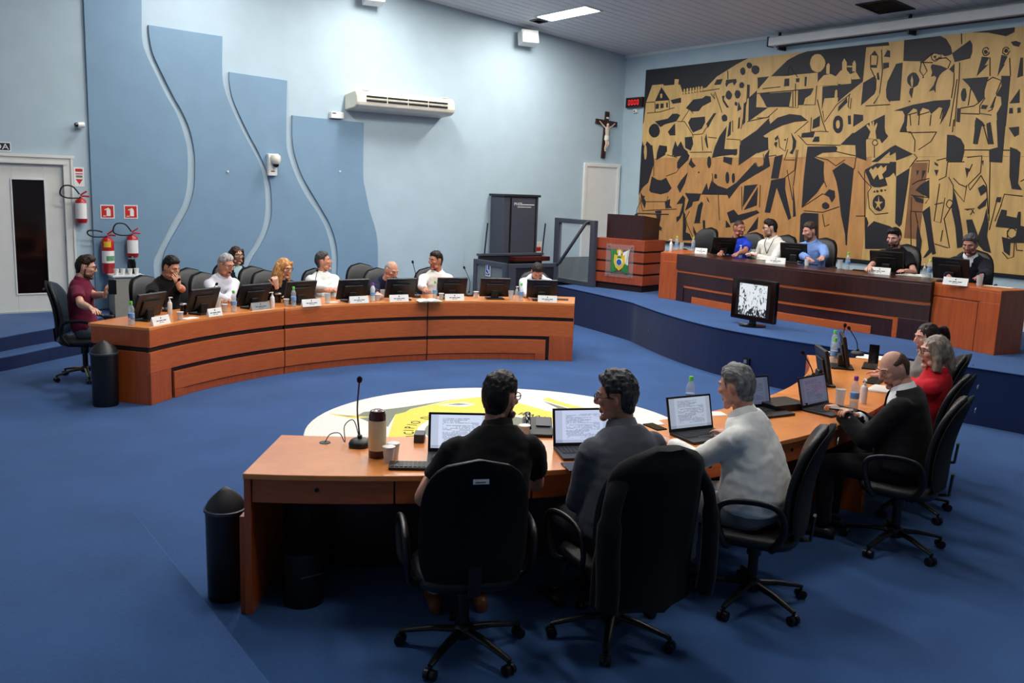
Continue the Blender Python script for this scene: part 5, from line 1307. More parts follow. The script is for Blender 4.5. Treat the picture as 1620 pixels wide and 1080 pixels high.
[(6.21,3.23),(6.08,3.24),(6.07,3.14),(6.12,3.11)],
[(6.16,2.98),(6.07,2.95),(6.02,2.91),(6.00,2.51),(5.94,2.43),(6.07,2.44),(6.12,2.60)],
[(6.25,2.33),(6.19,2.33),(6.20,2.26),(6.26,2.27)],
[(7.28,2.09),(7.18,2.17),(7.13,1.94),(7.07,1.71),(7.01,1.52),(7.06,1.50),(7.07,1.54),(7.15,1.46),(7.19,1.44),(7.12,1.57),(7.17,1.76),(7.21,1.90)],
[(7.33,1.92),(7.24,1.68),(7.24,1.52),(7.28,1.51),(7.34,1.50),(7.31,1.56),(7.33,1.75)],
[(6.85,2.13),(6.86,2.41),(6.82,2.33),(6.74,2.12),(6.66,1.84),(6.63,1.64),(6.71,1.62),(6.77,1.90),(6.81,2.02)],
[(6.63,2.01),(6.55,2.02),(6.44,1.80),(6.39,2.01),(6.37,2.17),(6.32,1.97),(6.32,1.81),(6.24,1.59),(6.34,1.61),(6.43,1.69),(6.50,1.82),(6.58,1.82)],
[(6.17,2.17),(6.10,2.16),(6.10,2.09),(5.96,2.07),(5.95,2.15),(5.92,2.15),(5.90,1.97),(5.77,1.95),(5.75,1.76),(6.00,1.74),(5.99,1.57),(6.07,1.62),(6.12,1.81),(6.01,1.79),(5.94,1.84),(5.94,1.93),(6.22,1.94),(6.20,2.05)]]
MURAL_GOLD = [
[(12.12,4.08),(12.10,4.09),(12.08,4.08),(12.07,3.99),(12.11,3.99)],
[(12.05,4.08),(12.03,4.10),(12.00,4.08),(12.00,4.00),(12.04,4.00)],
[(11.97,4.09),(11.95,4.10),(11.93,4.09),(11.92,4.00),(11.96,4.00)],
[(11.90,4.09),(11.88,4.10),(11.86,4.09),(11.85,4.01),(11.89,4.00)],
[(11.83,4.09),(11.81,4.11),(11.79,4.09),(11.78,4.01),(11.82,4.01)],
[(11.77,4.10),(11.75,4.11),(11.73,4.10),(11.72,4.01),(11.76,4.01)],
[(11.70,4.10),(11.68,4.11),(11.66,4.10),(11.65,4.02),(11.69,4.02)],
[(12.69,4.04),(12.66,4.03),(12.66,3.96),(12.70,3.96),(12.71,4.03)],
[(9.13,4.29),(9.14,4.24),(9.17,4.20),(9.21,4.17),(9.26,4.16),(9.32,4.18),(9.37,4.21),(9.40,4.26),(9.42,4.31),(9.41,4.37),(9.39,4.41),(9.34,4.44),(9.29,4.44),(9.24,4.43),(9.19,4.39),(9.15,4.34)],
[(9.24,3.96),(9.23,4.03),(9.14,4.11),(9.02,4.12),(8.91,4.07),(8.87,3.94)],
[(8.92,4.08),(8.84,4.16),(8.74,4.16),(8.66,4.08),(8.64,3.95),(8.87,3.96)],
[(8.67,4.09),(8.58,4.12),(8.49,4.01),(8.64,4.01)],
[(9.10,4.13),(9.11,4.25),(9.08,4.29),(9.05,4.26),(9.04,4.12)],
[(8.82,4.16),(8.83,4.28),(8.80,4.33),(8.75,4.27),(8.74,4.16)],
[(8.64,4.13),(8.65,4.25),(8.62,4.29),(8.59,4.24),(8.58,4.12)],
[(8.75,4.22),(8.65,4.21),(8.65,4.19),(8.75,4.20)],
[(8.91,3.76),(8.91,3.86),(8.89,3.88),(8.87,3.86),(8.86,3.76)],
[(8.77,3.35),(8.77,3.32),(8.78,3.30),(8.80,3.29),(8.82,3.30),(8.83,3.32),(8.84,3.36),(8.84,3.39),(8.83,3.41),(8.81,3.42),(8.79,3.41),(8.78,3.39)],
[(8.26,3.13),(8.23,3.23),(8.31,3.32),(8.29,3.34),(8.25,3.30),(8.26,3.37),(8.23,3.37),(8.21,3.31),(8.21,3.38),(8.19,3.38),(8.18,3.30),(8.14,3.36),(8.13,3.34),(8.15,3.23),(8.12,3.12)],
[(7.66,4.00),(7.63,3.93),(7.63,3.84),(7.65,3.85),(7.67,3.93)],
[(12.98,2.97),(12.98,2.90),(12.99,2.85),(13.01,2.83),(13.03,2.85),(13.04,2.90),(13.06,2.97),(13.06,3.04),(13.05,3.09),(13.03,3.11),(13.01,3.09),(12.99,3.04)],
[(8.19,2.66),(8.16,2.70),(8.13,2.67),(8.09,2.72),(8.05,2.69),(8.00,2.74),(7.96,2.70),(7.91,2.74),(7.91,2.67),(7.97,2.61),(7.94,2.55),(8.00,2.53),(8.04,2.61),(8.10,2.53),(8.15,2.61)],
[(7.99,2.30),(7.97,2.21),(7.91,2.21),(7.96,2.17),(7.93,2.09),(7.98,2.14),(8.02,2.10),(8.00,2.17),(8.05,2.21),(7.99,2.21)]]
MURAL_LINES = [
[(13.08,3.90),(12.85,3.90)],
[(13.04,3.70),(12.69,3.71),(12.33,3.77)],
[(12.85,3.89),(12.83,3.70)],
[(12.48,3.90),(12.45,3.75)],
[(12.23,3.52),(12.05,3.51),(11.84,3.29),(11.81,3.22)],
[(11.84,3.27),(11.59,3.28),(11.49,3.41)],
[(11.61,3.24),(11.56,2.99)],
[(11.45,3.22),(11.25,3.20)],
[(11.02,3.18),(10.72,3.16),(10.67,2.86)],
[(10.59,3.46),(10.13,3.52)],
[(11.11,4.33),(11.09,4.19)],
[(10.72,3.34),(10.64,3.79),(10.65,4.07)],
[(12.14,4.00),(11.66,4.02),(11.27,4.04)],
[(10.92,3.49),(10.90,3.30)],
[(12.12,3.52),(11.95,3.72),(11.85,3.65)],
[(11.37,3.99),(11.27,3.82),(11.17,3.63)],
[(11.46,3.97),(11.36,3.87),(11.39,3.96)],
[(10.43,3.91),(9.32,3.92)],
[(9.82,4.31),(9.83,4.16)],
[(9.82,4.31),(9.64,4.12)],
[(9.76,3.66),(9.58,3.64),(9.60,3.91)],
[(9.71,3.91),(9.68,3.66)],
[(9.67,4.02),(9.63,3.66)],
[(9.26,3.96),(9.26,3.67),(9.47,3.68)],
[(9.14,4.11),(9.11,3.95)],
[(8.87,3.97),(8.90,4.07)],
[(9.11,3.57),(9.06,3.40),(8.87,3.65),(8.64,3.80)],
[(8.97,3.25),(9.11,3.26),(9.30,3.26),(9.31,3.48)],
[(9.36,3.42),(9.61,3.24)],
[(8.36,4.34),(8.35,4.20)],
[(8.24,4.32),(8.24,4.19)],
[(8.19,4.40),(8.14,4.10),(8.15,3.78)],
[(8.34,4.15),(8.23,3.98),(8.22,3.83)],
[(8.36,3.61),(7.96,3.61)],
[(8.66,3.80),(8.66,3.61),(8.62,3.58),(8.62,3.74)],
[(9.23,3.75),(9.09,3.40),(9.01,3.25)],
[(9.98,3.65),(10.18,3.51),(10.39,3.51)],
[(10.32,3.98),(9.96,3.99)],
[(7.51,4.18),(7.38,4.28),(7.27,4.26),(7.25,4.21),(7.34,4.19)],
[(7.34,4.19),(7.18,4.20),(7.11,4.14),(7.14,4.05)],
[(7.56,4.17),(7.37,4.15)],
[(7.54,4.19),(7.55,4.05),(7.49,3.98),(7.44,4.04),(7.53,4.19)],
[(7.04,3.98),(7.03,3.85),(7.04,3.65)],
[(6.99,3.90),(7.00,3.65),(7.02,3.27)],
[(6.98,4.12),(6.96,3.90),(6.96,3.65),(6.95,3.27)],
[(7.00,4.50),(6.98,4.36)],
[(6.57,4.15),(6.54,3.91)],
[(6.31,4.12),(6.27,3.89)],
[(6.58,3.84),(6.50,3.89),(6.38,3.84),(6.43,3.67)],
[(6.57,3.63),(6.63,3.53),(6.62,3.43),(6.46,3.40)],
[(6.43,3.64),(6.46,3.47),(6.51,3.45)],
[(6.89,3.51),(6.71,3.53),(6.65,3.57)],
[(6.88,3.44),(6.62,3.42)],
[(6.78,3.81),(6.79,3.54)],
[(6.59,4.22),(6.59,4.20),(6.60,4.19),(6.62,4.18),(6.64,4.18),(6.66,4.19),(6.67,4.21),(6.68,4.23),(6.68,4.25),(6.67,4.27),(6.65,4.28),(6.63,4.28),(6.61,4.27),(6.60,4.25)],
[(6.32,4.21),(6.33,4.19),(6.34,4.17),(6.35,4.16),(6.37,4.16),(6.39,4.18),(6.41,4.19),(6.41,4.22),(6.41,4.24),(6.40,4.25),(6.38,4.26),(6.36,4.26),(6.35,4.25),(6.33,4.23)],
[(7.66,3.45),(7.53,3.48)],
[(7.51,3.44),(7.34,3.48)],
[(7.49,3.52),(7.48,3.30)],
[(7.31,3.44),(7.31,3.29)],
[(7.15,3.51),(7.17,3.38)],
[(7.63,3.45),(7.60,3.30)],
[(7.28,4.22),(7.29,4.20),(7.30,4.18),(7.32,4.17),(7.35,4.17),(7.37,4.18),(7.39,4.20),(7.40,4.23),(7.40,4.25),(7.38,4.27),(7.36,4.28),(7.34,4.28),(7.31,4.27),(7.29,4.25)],
[(11.86,2.96),(11.34,2.96)],
[(12.43,2.53),(12.17,2.60),(12.05,2.75)],
[(12.92,2.04),(12.37,2.06),(12.35,2.16)],
[(12.78,2.78),(12.76,2.52)],
[(13.11,2.11),(13.01,1.86),(12.70,1.89),(12.11,1.93)],
[(11.92,1.90),(11.87,1.39)],
[(11.56,2.22),(10.91,2.23)],
[(11.12,2.22),(11.05,1.78)],
[(10.61,2.37),(10.56,1.98)],
[(10.21,2.41),(10.19,2.04)],
[(11.78,1.91),(11.86,1.77),(11.80,1.64),(11.65,1.44)],
[(11.65,1.70),(11.49,1.71)],
[(11.30,2.59),(11.24,2.39),(10.98,2.33)],
[(10.34,2.78),(10.29,2.69),(10.16,2.75),(10.20,2.92)],
[(12.44,2.92),(12.18,2.87)],
[(9.91,3.17),(9.88,3.03),(9.76,2.96),(9.73,3.17)],
[(10.09,2.88),(9.94,2.90),(9.90,2.85)],
[(9.71,2.99),(9.76,2.82),(9.56,2.82)],
[(9.72,2.54),(9.54,2.66),(9.54,2.98)],
[(9.51,2.98),(9.54,2.42)],
[(9.17,2.87),(8.93,2.82),(8.78,2.73),(8.63,2.82)],
[(8.96,2.49),(8.91,2.40)],
[(9.34,2.07),(8.97,2.30),(8.83,2.25)],
[(9.29,2.02),(8.94,2.01),(8.65,2.11)],
[(8.44,2.86),(8.45,2.68)],
[(8.27,2.65),(8.19,1.97)],
[(8.38,2.65),(8.27,2.53),(8.13,2.42),(8.18,2.34),(8.13,2.11),(8.02,2.02),(7.81,2.05)],
[(8.34,1.98),(8.18,1.99)],
[(8.15,3.02),(8.13,2.85)],
[(8.10,3.07),(8.10,3.05),(8.11,3.04),(8.13,3.03),(8.15,3.03),(8.17,3.04),(8.18,3.05),(8.19,3.07),(8.18,3.09),(8.17,3.10),(8.16,3.11),(8.14,3.11),(8.12,3.10),(8.11,3.08)],
[(8.81,2.95),(8.57,2.90),(8.45,2.88)],
[(8.94,1.98),(8.88,1.79),(8.80,1.83)],
[(9.69,2.66),(9.53,2.18)],
[(9.53,3.21),(9.35,3.06),(8.73,3.04)],
[(7.76,3.22),(7.59,3.21),(7.51,3.09),(7.50,2.93)],
[(7.62,3.20),(7.20,3.20)],
[(7.20,3.20),(7.27,3.07),(7.44,2.96)],
[(7.50,2.90),(7.45,2.85),(7.55,2.71)],
[(7.46,2.80),(7.26,2.81),(7.26,2.64)],
[(7.48,2.47),(7.40,2.52),(7.23,2.56)],
[(7.48,2.32),(7.20,2.29),(7.25,2.21)],
[(7.45,2.08),(7.47,2.29)],
[(7.15,2.81),(7.02,2.84)],
[(6.99,2.79),(6.75,2.79)],
[(6.72,2.85),(6.52,2.87),(6.51,2.65),(6.66,2.48),(6.63,2.41),(6.50,2.61)],
[(6.64,2.76),(6.67,2.66)],
[(6.88,2.57),(6.79,2.49),(6.68,2.45)],
[(6.86,2.42),(6.69,2.25),(6.68,2.48)],
[(6.64,2.14),(6.54,2.17),(6.58,2.08)],
[(6.50,2.61),(6.41,2.48),(6.34,2.10)],
[(6.95,2.58),(6.87,2.47),(6.84,2.24),(6.95,2.00)],
[(6.84,2.22),(6.85,2.19),(6.86,2.17),(6.87,2.16),(6.89,2.16),(6.91,2.17),(6.93,2.19),(6.94,2.21),(6.93,2.24),(6.92,2.26),(6.91,2.27),(6.89,2.27),(6.87,2.26),(6.85,2.24)],
[(6.19,2.21),(6.16,2.37),(5.92,2.35)],
[(6.24,2.01),(6.18,2.24)],
[(7.09,2.54),(6.99,2.59),(6.99,2.79)],
[(7.11,2.20),(6.99,2.23)],
[(6.55,3.27),(6.45,3.02)],
[(6.77,2.95),(6.16,2.94)],
[(6.97,3.36),(6.97,3.19)],
[(6.40,2.79),(6.32,2.01)],
[(7.46,2.10),(7.39,1.55)],
[(7.45,2.09),(7.29,2.09)],
[(7.39,2.09),(7.33,1.92)],
[(6.95,2.02),(6.82,1.61)],
[(7.04,1.65),(6.84,1.61)],
[(6.95,1.85),(6.96,1.69)],
[(6.67,2.15),(6.58,2.16),(6.53,2.10)],
[(6.06,1.90),(6.05,1.80)],
[(5.94,1.87),(5.94,1.84),(5.95,1.82),(5.97,1.80),(6.00,1.80),(6.03,1.81),(6.05,1.84),(6.06,1.86),(6.05,1.89),(6.04,1.92),(6.02,1.93),(5.99,1.93),(5.97,1.92),(5.95,1.90)],
[(6.09,1.61),(6.01,1.53),(5.94,1.56),(5.95,1.74)],
[(5.93,1.74),(5.91,1.65),(5.83,1.65)],
[(6.30,1.89),(6.25,2.28)],
[(7.07,2.49),(7.09,1.97),(6.99,1.95),(6.97,2.30)]]

t = thing('carved_mural', 'huge gold and black carved wooden mural of town life', 'mural', (XE-.005, 0, 0))
MX = [13.14, 11.9, 10.66, 9.42, 8.18, 6.94, 5.7, 4.46]
for i in range(7):
    for k, (z0, z1) in enumerate(((1.33, 2.86), (2.86, 4.5))):
        g2 = k == 0 and i < 4
        MB().box(-.03, 0, MX[i+1]+.0015, MX[i]-.0015, z0+.0015, z1-.0015).build('board', 'gold2' if g2 else 'gold', t)
MB().box(-.0315, -.03, 7.28, 7.52, 1.7, 2.78).build('board', 'brown_patch', t)
MURAL_BLACK += [[(y-3.75, z) for y, z in p] for p in MURAL_BLACK if all(8.3 < y < 9.75 for y, z in p)]
MURAL_LINES += [[(y-3.75, z) for y, z in p] for p in MURAL_LINES if all(8.3 < y < 9.75 for y, z in p)]
def inlay(pts, x0, x1, name, m_):
    a = sum(p[0]*q[1]-q[0]*p[1] for p, q in zip(pts, pts[1:]+pts[:1]))
    if a < 0: pts = pts[::-1]
    MB().loft([[(x0, y, z) for y, z in pts], [(x1, y, z) for y, z in pts]]).build(name, m_, t)
for i, p in enumerate(MURAL_BLACK): inlay(p, -.029, -.0325-.00003*i, 'inlay', 'mural_black')
for p in MURAL_GOLD: inlay(p, -.034, -.041, 'relief', 'gold')
for p in MURAL_LINES: MB().tube([(-.031, y, z) for y, z in p], .007, 5).build('engraved_line', 'mural_line', t)
q = MB(); q.box(-.04, 0, 4.46, 13.16, 1.29, 1.33); q.build('lower_rail', 'plastic_dark', t)
# who sits where
person('bearded man in a maroon polo holding a phone at the desk end', (1.950, 10.643), 0, R(-22.0), (1.969, 10.635, 1.220), R(-18.0), 12, wr=(1.903, 9.670, 0.800), wl=(2.134, 10.055, 0.960), sleeves='short', shirt=(104, 26, 52), trousers=(92, 94, 104), hs='quiff', hc_rgb=(44, 30, 22), brd=(84, 56, 44), spec=True, skn=(214, 164, 140), hands=('relaxed', 'grip'), handaim=(None, ((.4, .2, .9), (.1, 1, .2))), group='people behind the long curved desk')
person('man in a black polo with his hand at his mouth', (2.798, 10.780), 0, R(-66.9), (2.860, 10.633, 1.200), R(-56.9), 22, wr=(2.511, 9.912, 0.800), wl=(2.731, 9.859, 1.080), sleeves='short', shirt=(18, 18, 22), hs='short', hc_rgb=(20, 17, 17), skn=(206, 150, 124), girth=.015, hands=('relaxed', 'relaxed'), handaim=(None, ((.35, .1, .9), (0, -1, .2))), eL=(-.7, .3, -.8), group='people behind the long curved desk')
person('grey haired man in glasses and a striped white shirt, speaking', (3.497, 10.947), 0, R(-74.8), (3.540, 10.793, 1.200), R(-60.8), 16, wr=(3.448, 10.206, 0.800), wl=(3.319, 10.253, 0.800), shirt=(214, 214, 224), hs='grey', hc_rgb=(176, 176, 176), hgrey=(120, 120, 122), skn=(206, 148, 122), spec=True, girth=.03, mouth=True, group='people behind the long curved desk')
person('dark haired woman in a navy jacket and aqua top seated behind the others', (4.104, 12.107), 0, R(270.0), (4.104, 12.067, 1.200), R(284.0), 4, shirt=(176, 214, 216), jacket=(28, 32, 52), hs='bob', hc_rgb=(52, 32, 24), skn=(206, 156, 130), spec=True, female=True, sw=.165, hsc=.96, collar=False, group='people behind the long curved desk')
person('long haired blonde woman in glasses resting her chin on her hand', (4.265, 11.007), 0, R(-83.2), (4.284, 10.848, 1.140), R(-63.2), 14, wr=(3.973, 10.201, 1.000), wl=(3.973, 10.012, 0.800), shirt=(20, 20, 22), hs='long', hc_rgb=(206, 158, 98), hgrey=(160, 110, 62), skn=(224, 176, 152), spec=True, female=True, sw=.158, hsc=.96, collar=False, hands=('fist', 'relaxed'), handaim=(((.25, .2, .95), (0, -1, 0)), None), eR=(.4, .6, -.7), group='people behind the long curved desk')
person('grey haired man in a white shirt leaning back with arms folded', (4.937, 11.047), 0, R(-90.8), (4.939, 11.147, 1.180), R(-32.8), -8, wr=(4.854, 10.476, 0.860), wl=(4.708, 10.456, 0.860), shirt=(232, 232, 230), hs='grey', hc_rgb=(74, 70, 70), hgrey=(40, 38, 38), skn=(202, 142, 116), girth=.03, group='people behind the long curved desk')
person('balding man with a white goatee in a navy shirt leaning forward', (5.728, 10.898), 0, R(-99.8), (5.687, 10.661, 1.100), R(-75.8), 26, wr=(5.203, 10.058, 0.800), wl=(5.367, 9.935, 0.800), neck=(-.10, -.10), shirt=(26, 30, 58), hs='bald', hc_rgb=(170, 168, 164), brd=(214, 210, 204), goatee=True, skn=(212, 156, 134), girth=.02, group='people behind the long curved desk')
person('dark haired man in a white shirt turning to his neighbour', (6.429, 10.794), 0, R(-107.7), (6.411, 10.737, 1.200), R(-169.7), 4, wr=(5.871, 10.058, 0.820), wl=(6.287, 10.083, 0.800), shirt=(232, 230, 226), hs='short', hc_rgb=(26, 22, 20), skn=(176, 116, 92), hands=('relaxed', 'relaxed'), group='people behind the long curved desk')
person('bearded man in a pale blue shirt with his head bowed', (7.668, 10.114), 0, R(-123.6), (7.535, 9.914, 1.100), R(-117.6), 44, wr=(7.204, 9.623, 0.800), wl=(7.455, 9.535, 0.800), neck=(-.125, -.06), shirt=(204, 214, 226), hs='short', hc_rgb=(38, 28, 26), brd=(86, 62, 54), skn=(204, 152, 132), group='people behind the long curved desk')
person('man in a royal blue polo with a black collar looking aside', (11.130, 9.464), SB, R(185.0), (11.050, 9.457, 1.728), R(260.0), 8, wr=(10.601, 9.390, 1.360), wl=(10.558, 9.045, 1.360), sleeves='short', shirt=(30, 62, 190), collar_rgb=(16, 16, 22), hs='buzz', hc_rgb=(62, 46, 42), skn=(176, 116, 96), group='people behind the stage desk')
person('man in glasses and a white shirt with a dark lanyard', (11.150, 8.865), SB, R(185.0), (11.050, 8.857, 1.762), R(137.0), 12, wr=(10.941, 9.093, 1.360), wl=(10.806, 8.885, 1.360), shirt=(236, 234, 226), hs='quiff', hc_rgb=(26, 20, 20), spec=True, brd=(128, 96, 84), skn=(214, 166, 146), lanyard=True, group='people behind the stage desk')
person('bearded man in a light blue shirt speaking at the stage desk', (11.138, 8.146), SB, R(190.0), (11.000, 8.121, 1.760), R(160.0), 12, wr=(10.596, 7.763, 1.360), wl=(10.280, 7.361, 1.360), shirt=(126, 158, 220), hs='short', hc_rgb=(70, 54, 46), brd=(128, 94, 80), skn=(206, 150, 130), girth=.015, group='people behind the stage desk')
person('young bearded man in a black t-shirt looking down at his screen', (11.097, 6.825), SB, R(192.0), (10.980, 6.801, 1.758), R(186.0), 18, wr=(10.435, 6.792, 1.360), wl=(10.720, 6.445, 1.370), sleeves='short', shirt=(16, 17, 22), hs='quiff', hc_rgb=(20, 17, 18), brd=(70, 50, 46), skn=(210, 158, 142), collar=False, group='people behind the stage desk')
person('grey haired man in a dark navy suit and open white collar', (11.013, 5.792), SB, R(200.0), (10.900, 5.751, 1.745), R(188.0), 20, wr=(10.394, 5.699, 1.360), wl=(10.318, 5.298, 1.360), shirt=(222, 226, 232), jacket=(20, 22, 36), hs='short', hc_rgb=(52, 50, 52), hgrey=(90, 90, 92), skn=(180, 126, 108), group='people behind the stage desk')
person('man in a black polo and cream trousers seen from behind', (2.320, 3.490), 0, R(66.0), (2.533, 3.597, 1.210), R(24.2), 8, wr=(2.747, 3.829, 0.810), wl=(2.342, 3.877, 0.810), sleeves='short', shirt=(12, 12, 15), trousers=(222, 216, 200), hs='short', hc_rgb=(24, 19, 18), brd=(46, 34, 30), spec=True, skn=(186, 134, 112), girth=.045, shoes='shoe_brown', sw=.195, group='people at the curved desk across the room')
person('grey haired man in glasses and a charcoal shirt turning aside', (3.030, 3.220), 0, R(80.0), (3.065, 3.326, 1.210), R(126.9), 6, wr=(3.247, 3.501, 0.810), wl=(3.061, 3.477, 0.810), shirt=(92, 93, 102), hs='spiky', hc_rgb=(66, 66, 68), hgrey=(22, 22, 24), spec=True, skn=(196, 136, 112), girth=.03, sw=.19, group='people at the curved desk across the room')
person('grey haired man in a white shirt and grey trousers at a laptop', (3.930, 3.100), 0, R(112.0), (3.877, 3.245, 1.200), R(102.1), 12, wr=(4.208, 3.522, 0.810), wl=(3.736, 3.584, 0.820), shirt=(240, 240, 236), trousers=(128, 128, 134), hs='grey', hc_rgb=(132, 132, 130), hgrey=(72, 72, 72), skn=(206, 150, 128), girth=.055, sw=.19, group='people at the curved desk across the room')
person('balding man in a black suit looking down at a phone', (5.400, 3.140), 0, R(112.0), (5.456, 3.282, 1.160), R(154.0), 26, wr=(5.274, 3.418, 0.840), wl=(5.218, 3.485, 0.840), neck=(-.07, -.12), shirt=(226, 228, 230), jacket=(14, 14, 17), trousers=(18, 18, 22), hs='bald', hc_rgb=(84, 60, 48), skn=(208, 158, 136), girth=.03, sw=.19, hands=('grip', 'grip'), group='people at the curved desk across the room')
person('woman with a greying bob in a red jacket and glasses', (6.141, 3.514), 0, R(110.1), (6.176, 3.420, 1.190), R(140.1), 4, wr=(6.462, 3.960, 0.900), wl=(6.353, 3.961, 0.940), shirt=(196, 30, 44), hs='bob', hc_rgb=(150, 138, 124), hgrey=(96, 88, 80), spec=True, skn=(214, 162, 142), female=True, sw=.165, hsc=.96, group='people at the curved desk across the room')
person('dark haired woman with a ponytail beside the woman in red', (6.881, 3.944), 0, R(119.8), (6.906, 3.901, 1.170), R(149.8), 10, wr=(7.382, 4.445, 0.820), wl=(7.444, 4.577, 0.820), shirt=(120, 116, 112), hs='ponytail', hc_rgb=(40, 27, 24), skn=(210, 160, 140), female=True, sw=.16, hsc=.94, group='people at the curved desk across the room')
G1, G2, G3 = 'chairs behind the long curved desk', 'chairs behind the stage desk', 'chairs at the curved desk across the room'
G4 = 'empty chairs behind the long curved desk'
CHAIRS = [
(1.931, 10.650, -22.0, 'black office chair used by the man in the maroon polo', G1, 0),
(2.790, 10.798, -66.9, 'black office chair used by the man with his hand at his mouth', G1, 0),
(3.492, 10.966, -74.8, 'black office chair used by the speaking grey haired man', G1, 0),
(4.104, 12.127, 270.0, 'black office chair used by the woman in the navy jacket', G1, 0),
(4.263, 11.027, -83.2, 'black office chair used by the blonde woman', G1, 0),
(4.937, 11.067, -90.8, 'black office chair used by the man leaning back with folded arms', G1, 0),
(5.731, 10.918, -99.8, 'black office chair used by the balding man in navy', G1, 0),
(6.435, 10.813, -107.7, 'black office chair used by the man turning to his neighbour', G1, 0),
(7.679, 10.131, -123.6, 'black office chair used by the man with his head bowed', G1, 0),
(11.150, 9.466, 185.0, 'black office chair used by the man in the royal blue polo', G2, SB),
(11.170, 8.867, 185.0, 'black office chair used by the man with the lanyard', G2, SB),
(11.158, 8.149, 190.0, 'black office chair used by the man in the light blue shirt', G2, SB),
(11.117, 6.829, 192.0, 'black office chair used by the man in the black t-shirt', G2, SB),
(11.032, 5.799, 200.0, 'black office chair used by the man in the navy suit', G2, SB),
(2.270, 3.470, 66.0, 'black office chair used by the man in black polo and cream trousers', G3, 0),
(3.000, 3.200, 80.0, 'black office chair used by the man in the charcoal shirt', G3, 0),
(3.930, 3.080, 122.0, 'black office chair used by the man in the white shirt at a laptop', G3, 0),
(5.400, 3.120, 112.0, 'black office chair used by the man in the black suit', G3, 0),
(6.148, 3.495, 110.1, 'black office chair used by the woman in red', G3, 0),
(6.891, 3.927, 119.8, 'black office chair used by the woman with the ponytail', G3, 0),
(3.475, 11.519, -76.0, 'empty black chair between the men in black polo and striped shirt', G4, 0),
(4.275, 11.546, -84.0, 'empty black chair between the striped shirt and the blonde woman', G4, 0),
(5.820, 11.630, -99.4, 'empty black chair beside the balding man in navy', G4, 0),
(11.600, 10.810, 185.0, 'empty black chair near the lectern end of the stage desk', G2, SB)]
JACKET = (3.0, 3.2, 80)
# ------------------------------------------------------------------ swivel chairs
def sell(a, rx, ry, e=.55):
    c, s = math.cos(a), math.sin(a)
    return (rx*math.copysign(abs(c)**e, c), ry*math.copysign(abs(s)**e, s))
def chair_proto():
    """faces +y, origin on the floor under the column"""
    parts = []
    q = MB(); N = 28
    q.loft([[(*sell(2*PI*j/N, rx, ry), z) for j in range(N)] for rx, ry, z in ((.19, .18, .395), (.235, .22, .4), (.25, .24, .425), (.25, .24, .445), (.235, .225, .465), (.12, .12, .468))])
    parts.append(('seat', 'leather', q, 60))
    def back(off, th, ws, z0, z1):
        q = MB(); rings = []; n = 18
        for i in range(n+1):
            v = i/n; z = z0+(z1-z0)*v
            wv = .252*max(.001, (1-abs((v-.42)/.58)**3.6))**.42*ws*(1.0 if v < .42 else 1.0)
            wv *= 1.0-.10*max(0, v-.42)
            y = -.215-.10*v+.035*math.sin(PI*v)+off
            ring = []
            tv = th*max(.12, (1-abs(2*v-1)**6))**.5
            for j in range(24):
                a = 2*PI*j/24; x, t = sell(a, wv, tv, .7)
                ring.append((x, y+t+.05*(x/.25)**2, z))
            rings.append(ring)
        return q.loft(rings)
    parts.append(('back_shell', 'fabric_black', back(-.045, .016, 1.0, .47, 1.075), 60))
    parts.append(('backrest', 'leather', back(0, .036, .97, .49, 1.065), 60))
    for s in (-1, 1):
        q = MB().tube(smoothpts([(s*.2, .1, .405), (s*.285, .12, .42), (s*.305, .16, .52), (s*.305, .17, .62), (s*.3, .1, .665), (s*.3, -.06, .675), (s*.3, -.15, .64), (s*.29, -.17, .53), (s*.27, -.12, .43), (s*.2, -.1, .405)], 5), [(.021, .014)]*46, 10, up=(1, 0, 0))
        parts.append(('armrest', 'plastic_black', q, 60))
    q = MB().lathe([(.028, .1), (.028, .28), (.04, .285), (.04, .36), (.06, .37), (.06, .4)], 14); q.cbox((0, 0, .385), (.26, .26, .025))
    q.tube([(0, -.2, .4), (0, -.29, .42), (0, -.3, .56)], [(.03, .01)]*3, 8, up=(0, 0, 1))
    parts.append(('column', 'plastic_black', q, 50))
    q = MB().tube([(.08, .02, .385), (.2, .05, .37), (.31, .06, .365)], .006); parts.append(('lever', 'plastic_black', q, 60))
    q = MB().lathe([(.045, .075), (.05, .09), (.05, .125), (.035, .15)], 14); parts.append(('hub', 'plastic_black', q, 60))
    return parts
def leg_q(a):
    ca, sa = math.cos(a), math.sin(a)
    return MB().tube([(.02*ca, .02*sa, .115), (.15*ca, .15*sa, .105), (.29*ca, .29*sa, .078), (.315*ca, .315*sa, .07)], [(.026, .018), (.023, .015), (.018, .011), (.014, .012)], 10, up=(0, 0, 1))
def caster_q(a):
    ca, sa = math.cos(a), math.sin(a); p = np.array([.312*ca, .312*sa, .027]); t = np.array([-sa, ca, 0])
    q = MB()
    for s in (-1, 1): q.cyl(p+t*s*.006, p+t*s*.027, .0265, n=12)
    q.cyl(p, p+np.array([0, 0, .045]), .009, n=8); q.cyl(p-t*.027, p+t*.027, .008, n=8)
    return q
def make_chair():
    root = thing('office_chair', 'black swivel chair', 'chair')
    for n_, m_, q, sm in chair_proto(): q.build(n_, m_, root, smooth=sm)
    for k in range(5):
        a = 2*PI*k/5+.3
        lg = leg_q(a).build('leg', 'plastic_black', root, smooth=50); caster_q(a).build('caster', 'plastic_black', lg, smooth=50)
    q = MB().box(-.035, .035, -.38, -.377, .975, .997); q.mi = 1; q.box(-.025, .02, -.382, -.379, .982, .986)
    q.at((0, .0, 0)).build('asset_tag', ['sign_white', 'text_dark'], root)
    return root
CH0 = make_chair(); CH_used = False
